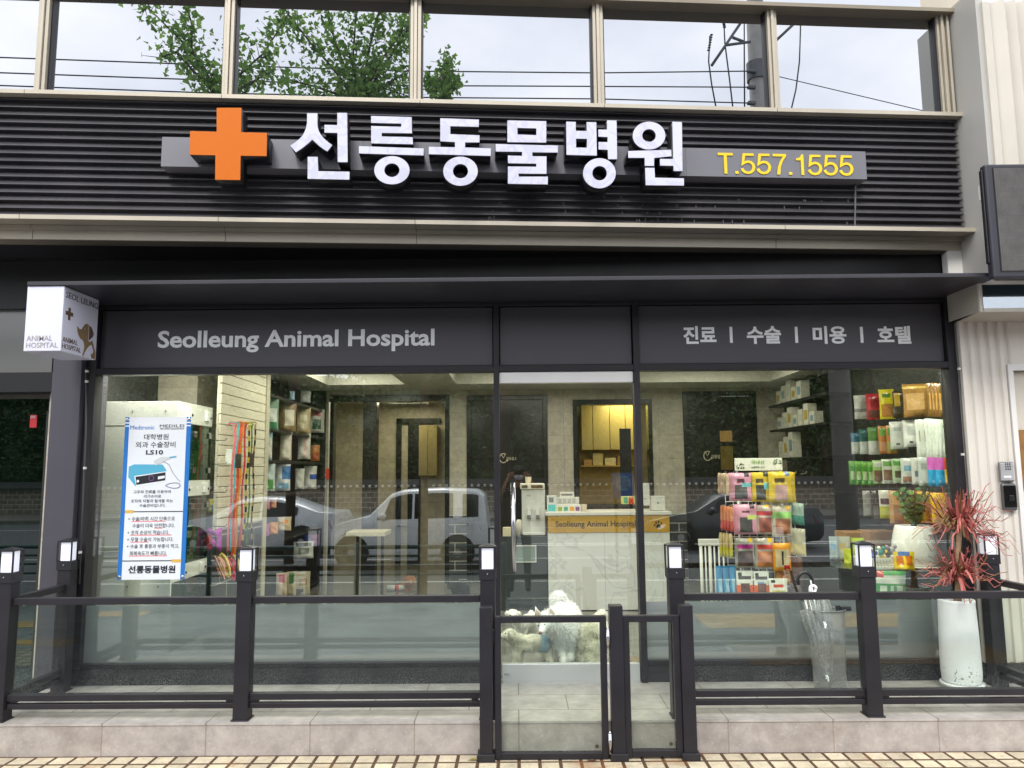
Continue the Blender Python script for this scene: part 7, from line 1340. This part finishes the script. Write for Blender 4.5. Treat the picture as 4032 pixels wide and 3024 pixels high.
# ---- cars: lofted shells seen from their kerb side
def car(name, label, x_rear, y_near, Lc, Hc, prof, green, col, wheels, wr_=.31, width=1.72, light=(170, 20, 24)):
    """prof: (x, z_bottom, z_belt, z_top) along the length, x from nose 0 to tail 1; green: fraction range of side glass"""
    r = empty(name, (x_rear-Lc, y_near-width/2, GZ)); tag(r, label, 'car'); r.scale = (1, -1, 1)
    paint = mat(col, .3, 0, .03, 2, coat=.5); glass_ = mat((20, 24, 28), .06, 0, 0); hw_ = width/2
    b = MB(); ring = []; top = []
    for (f, zb_, zm, zt_) in prof:
        x = f*Lc; tap = 1-.16*max(0, (.06-f)/.06)-.10*max(0, (f-.95)/.05); w = hw_*tap; wt2 = w*(.98 if zt_-zm < .12 else .80)
        ring.append([(x, -w*.94, zb_), (x, -w, zb_+.18), (x, -w, zm-.08), (x, -w*.97, zm), (x, -wt2, zt_-.05*(zt_-zm > .12)), (x, -wt2*.8, zt_), (x, wt2*.8, zt_), (x, wt2, zt_-.05*(zt_-zm > .12)), (x, w*.97, zm), (x, w, zm-.08), (x, w, zb_+.18), (x, w*.94, zb_)])
    n = 12; vs = [p for g_ in ring for p in g_]; fs = []
    for i in range(len(ring)-1):
        for k_ in range(n-1): fs.append((i*n+k_, i*n+k_+1, (i+1)*n+k_+1, (i+1)*n+k_))
        fs.append((i*n+n-1, i*n, (i+1)*n, (i+1)*n+n-1))
    fs += [tuple(range(n)), tuple(range((len(ring)-1)*n, len(ring)*n))]
    b.add(vs, fs); b.build('body', paint, r, True, bevel=.02)
    def at_(f):
        for p_, q_ in zip(prof, prof[1:]):
            if p_[0] <= f <= q_[0]:
                t_ = (f-p_[0])/(q_[0]-p_[0]); return [p_[j]+(q_[j]-p_[j])*t_ for j in range(4)]
        return prof[-1]
    for (fa, fb) in green:
        g_ = MB(); st = [fa+(fb-fa)*i/5 for i in range(6)]; lo = []; hi = []
        for f in st:
            _, zb_, zm, zt_ = at_(f); w = hw_*.97; wt2 = hw_*.80; z0, z1 = zm+.02, max(zm+.03, zt_-.10); tt = (z1-zm)/max(.05, zt_-.05-zm)
            lo.append((f*Lc, -(w+.004), z0)); hi.append((f*Lc, -(w+(wt2-w)*min(1, tt)+.006), z1))
        pts = lo+hi; g_.add(pts+[(x_, y_+.012, z_) for x_, y_, z_ in pts], [(i, i+1, 6+i+1, 6+i) for i in range(5)]+[(12+i, 12+6+i, 12+6+i+1, 12+i+1) for i in range(5)]); g_.build('side_window', glass_, r)
    for f in wheels:
        w_ = MB(); cx = f*Lc; prf = [(wr_*.62, 0), (wr_*.95, 0), (wr_, .03), (wr_, .17), (wr_*.95, .2), (wr_*.62, .2)]
        me_ = MB(); me_.lathe(prf, (0, 0, 0), 24); tyre = me_.build('wheel', mat((22, 22, 22), .8), r, True); tyre.matrix_local = Matrix.Translation((cx, -hw_-.01, wr_)) @ Matrix.Rotation(R(-90), 4, 'X')
        rm = MB(); rm.lathe([(.05, -.012), (.09, -.012), (.09, .01)], (0, 0, 0), 12)
        for a_ in range(5):
            t_ = a_*2*math.pi/5; c_, s_ = math.cos(t_), math.sin(t_); x1, y1 = wr_*.63*c_, wr_*.63*s_
            rm.add([(-.04*s_, .04*c_, -.006), (.04*s_, -.04*c_, -.006), (x1+.055*s_, y1-.055*c_, .004), (x1-.055*s_, y1+.055*c_, .004)], [(0, 1, 2, 3)])
        rm.build('rim', mat((170, 172, 176), .3, .7, .02), tyre)
        rim2 = MB(); rim2.lathe([(wr_*.6, .005), (wr_*.66, -.004), (wr_*.68, .01)], (0, 0, 0), 24); rim2.build('rim_edge', mat((170, 172, 176), .3, .7, .02), tyre, True)
        ar = MB(); ar.lathe([(wr_*1.02, 0), (wr_*1.2, .0), (wr_*1.2, .012), (wr_*1.02, .012)], (0, 0, 0), 24); ar = ar.build('wheel_arch', BLACK, r); ar.matrix_local = Matrix.Translation((cx, -hw_+.0, wr_+.03)) @ Matrix.Rotation(R(90), 4, 'X')
    _, _, zm, _ = at_(.985)
    t_ = MB(); t_.add([(Lc*.935, -hw_*.985, zm-.02), (Lc*.992, -hw_*.86, zm-.05), (Lc*.996, -hw_*.86, zm-.36), (Lc*.955, -hw_*.985, zm-.22), (Lc*.935, -hw_*.7, zm-.02), (Lc*.99, -hw_*.7, zm-.05), (Lc*.99, -hw_*.7, zm-.36), (Lc*.955, -hw_*.7, zm-.22)], [(0, 1, 2, 3), (4, 5, 6, 7), (0, 1, 5, 4), (1, 2, 6, 5), (2, 3, 7, 6), (3, 0, 4, 7)]); t_.build('tail_light', mat(light, .15, 0, .05), r)
    _, _, zm, _ = at_(.05)
    t_ = MB(); t_.add([(Lc*.012, -hw_*.80, zm-.12), (Lc*.11, -hw_*1.0, zm-.05), (Lc*.09, -hw_*1.0, zm-.16), (Lc*.006, -hw_*.8, zm-.24), (Lc*.06, -hw_*.6, zm-.12), (Lc*.06, -hw_*.6, zm-.24)], [(0, 1, 2, 3), (0, 1, 4), (3, 2, 5)]); t_.build('headlight', mat((210, 214, 218), .1, .3), r)
    fm = green[0][0]+.04; m_ = MB(); _, _, zm, _ = at_(fm); m_.ball((fm*Lc, -hw_-.10, zm+.10), (.09, .09, .075), 10); m_.tube([(fm*Lc, -hw_, zm), (fm*Lc, -hw_-.09, zm+.06)], .03, 6); m_.build('mirror', paint, r, True)
    for fh in [(green[0][1]-.06), (green[-1][1]-.09)]:
        h_ = MB(); _, _, zm, _ = at_(fh); h_.tube([(fh*Lc-.1, -hw_-.03, zm-.12), (fh*Lc+.1, -hw_-.03, zm-.12)], .014, 6); h_.build('door_handle', CHROME, r, True)
    return r
vx = refl(1921, 2100, 16.5-5.3).x; Lv = 3.45
car('parked_minivan', 'silver boxy minivan passing in the street, mirrored in the left window', vx, -11.2, Lv, 1.72,
    [(0, .28, .72, .76), (.03, .2, .86, .93), (.18, .2, .98, 1.06), (.24, .2, 1.0, 1.12), (.38, .2, 1.02, 1.58), (.46, .2, 1.02, 1.67), (.7, .2, 1.04, 1.70), (.93, .2, 1.06, 1.66), (.975, .24, 1.06, 1.55), (1, .3, .98, 1.0)],
    [(.30, .52), (.535, .78), (.84, .94)], (222, 224, 226), (.145, .81), .31, 1.6)
sxr = refl(1336, 2080, 19.0-5.3).x
sed = [(0, .3, .62, .66), (.03, .2, .70, .76), (.2, .18, .86, .93), (.28, .18, .9, .98), (.42, .18, .93, 1.38), (.52, .18, .94, 1.45), (.66, .18, .95, 1.43), (.80, .18, .98, 1.22), (.88, .18, 1.0, 1.07), (.97, .22, .98, 1.05), (1, .34, .80, .84)]
car('silver_sedan', 'silver saloon car with red tail light, mirrored beside the leashes', sxr, -13.7, 4.5, 1.45, sed, [(.33, .55), (.565, .76)], (204, 207, 212), (.19, .79), .33, 1.8)
car('dark_sedan', 'dark grey saloon car with a red tail light, mirrored behind the treat stand', refl(3252, 2080, 19.6-5.3).x, -14.3, 4.6, 1.45, sed, [(.33, .55), (.565, .76)], (52, 56, 62), (.19, .79), .33, 1.8)
# ---- blue street sign mirrored in the door
a_, b_ = refl(2413, 1962, 9), refl(2494, 1862, 9); bs2 = empty('street_sign', (a_.x, a_.y, 0)); tag(bs2, 'blue tourist information sign board on two legs at the kerb side', 'sign')
child(MB().box(a_.x, b_.x, a_.y-.03, a_.y, a_.z, b_.z).build('board', mat((36, 96, 168), .4, 0, .15, 3)), bs2)
for f in (.15, .85): child(MB().tube([(a_.x+(b_.x-a_.x)*f, a_.y-.02, -.3), (a_.x+(b_.x-a_.x)*f, a_.y-.02, a_.z)], .03, 8).build('leg', CHARD), bs2)
cx, cz = (a_.x+b_.x)/2, b_.z-(b_.x-a_.x)*.48; q = MB(); q.lathe([(0, 0), (abs(b_.x-a_.x)*.36, 0), (abs(b_.x-a_.x)*.36, .004)], (0, 0, 0), 28); dk_ = q.build('disc', mat((130, 178, 214), .4)); dk_.parent = bs2; dk_.location = (cx-a_.x, .001, cz); dk_.rotation_euler = (R(-90), 0, 0)
for i, tx_ in enumerate(('VISIT', 'SEOUL', 'NET')): child(lettering('lettering', tx_, mat((24, 60, 110), .4, 0, 0), (cx+.11, a_.y+.006, cz+.05-i*.075), -X, Z, .22 if i < 2 else .13, .055, .003, .015), bs2)
# ---- ginkgo street trees, seen in the upper windows
gk = leaf_mat('ginkgo_leaves', (70, 110, 48), (142, 176, 88), .5); TY = -7.0
def ginkgo(label, limbs, trunk_uv, spread=.30, n_leaf=75):
    base = ureflY(*trunk_uv, TY); r = empty('ginkgo_tree', (base.x, TY, -.25)); tag(r, label, 'tree', 'street trees at the kerb'); tb = MB(); cr_ = MB(); tr_ = Vector((base.x, TY, base.z))
    tb.tube([(base.x, TY, -.3), (base.x+.03, TY, base.z*.5), tr_], [.085, .07, .05], 10)
    for li in limbs:
        pts = [tr_] + [ureflY(u, v, TY+random.uniform(-.25, .25)) for u, v in li]
        dd = (pts[-1]-pts[-2])*.6; pts.append(pts[-1]+dd)
        tb.tube(pts, [.024*(1-.8*i/(len(pts)-1)) for i in range(len(pts))], 6)
        for p, q_ in zip(pts, pts[1:]):
            nn_ = max(6, int((q_-p).length*n_leaf))
            for _ in range(nn_):
                t_ = random.random(); c = p.lerp(q_, t_) + Vector((random.gauss(0, spread), random.gauss(0, spread*1.2), random.gauss(0, spread*.9)))*.62
                d1 = (rnd_dir()+Vector((0, 0, -.3))).normalized(); d2 = d1.cross(rnd_dir()).normalized(); L_ = random.uniform(.055, .095)
                cr_.add([c, c+d1*L_*.9+d2*L_*.62, c+d1*L_*1.05+d2*L_*.2, c+d1*L_*.86, c+d1*L_*1.05-d2*L_*.2, c+d1*L_*.9-d2*L_*.62], [(0, 1, 2, 3), (0, 3, 4, 5)])
            for _ in range(3):
                c = p.lerp(q_, random.random()); e_ = c+rnd_dir()*.28; tb.tube([c, e_], [.008, .003], 4)
    child(tb.build('trunk', bark, None, True), r); child(cr_.build('crown', gk), r)
random.seed(11)
ginkgo('leaning ginkgo street tree with two long limbs, mirrored in the upper windows', [[(800, 260), (700, 150), (590, 40)], [(760, 200), (760, 100), (735, 20)], [(960, 290), (1040, 220), (1105, 120)], [(700, 215), (650, 230)], [(1000, 330), (1050, 300)], [(940, 220), (930, 160)]], (872, 400), .19, 160)
ginkgo('bushy ginkgo street tree mirrored in the third upper window', [[(1290, 250), (1220, 170), (1165, 100)], [(1390, 260), (1400, 120), (1410, 10)], [(1330, 200), (1300, 100), (1290, 20)], [(1500, 250), (1580, 140), (1610, 30)], [(1460, 180), (1490, 70), (1500, 10)], [(1540, 330), (1600, 290)], [(1250, 350), (1170, 330)], [(1430, 330), (1560, 370)], [(1560, 200), (1620, 100)]], (1420, 410), .22, 185)
ginkgo('small ginkgo top mirrored above the sign, left of the middle window', [[(1752, 330), (1758, 262)], [(1735, 360), (1705, 335)], [(1775, 350), (1788, 330)]], (1745, 400), .12, 220)
# ---- utility pole and wires
pb = ureflY(2976, 300, TY-.6); UPY = TY-.6
up_ = empty('utility_pole', (pb.x, UPY, -.3)); tag(up_, 'grey concrete utility pole with steel arms and hanging cables, mirrored in the upper windows', 'pole')
conc = mat((132, 130, 126), .8, 0, .15, 6, .2, 60)
child(MB().tube([(pb.x, UPY, -.3), (pb.x, UPY, 12)], [.19, .135], 20).build('pole', conc, None, True), up_)
stl = mat((84, 86, 88), .5, .5, .1)
def upt(u, v, dy=0): return ureflY(u, v, UPY+dy)
def bars(nm, segs, r_, m): 
    for s_ in segs: child(MB().tube([upt(u, v, .12) for u, v in s_], r_, 8).build(nm, m, None, True), up_)
bars('arm', [[(2798, 265), (2925, 78)], [(2855, 185), (2950, 172)], [(2880, 155), (2925, 172)], [(3052, 165), (3135, 88)]], .026, stl)
bars('cable', [[(2790, 150), (2786, 250), (2798, 340), (2815, 430)], [(2845, 90), (2850, 180), (2868, 320), (2882, 440)], [(2925, 70), (2927, 430)], [(3147, 80), (3142, 250), (3128, 360), (3108, 445)]], .014, BLACK)
for pa, pbb in (((2797, 145), (2786, 205)), ((2842, 80), (2848, 115))):
    q = MB(); A, B = upt(*pa, .12), upt(*pbb, .12)
    for i in range(7): q.ball(A.lerp(B, i/6), (.03, .03, .016), 10)
    child(q.build('insulator', mat((62, 52, 50), .3), None, True), up_)
q = MB()
for v in (287, 350, 412): c = upt(2950, v, .16); q.box(c.x-.05, c.x+.09, c.y-.04, c.y+.04, c.z-.025, c.z+.025)
q.lathe([(.178, -.2), (.186, -.2), (.186, .14), (.178, .14)], (pb.x, UPY, upt(2976, 285).z), 20); child(q.build('clamp', stl), up_)
for i, (vs, l) in enumerate((((236, 262, 287, 294, 287), 'highest'), ((296, 322, 344, 347, 350), 'middle'), ((346, 372, 390, 396, 412), 'lowest'))):
    pts = [upt(u, v, .16) for u, v in zip((60, 800, 1600, 2350, 2940), vs)]; d_ = pts[0]-pts[1]; pts = [pts[0]+d_*3]+pts
    tag(MB().tube(pts, .011, 6).build('overhead_wire', BLACK, None, True), '%s of the three black wires running left from the utility pole' % l, 'wire', 'wires on the utility pole')
tag(MB().tube([upt(3020, 300, .16), upt(3060, 308, .1), upt(3690, 457, .1), upt(4200, 560, .1)], .008, 6).build('overhead_wire', BLACK, None, True), 'thin wire sloping down right from the utility pole', 'wire', 'wires on the utility pole')
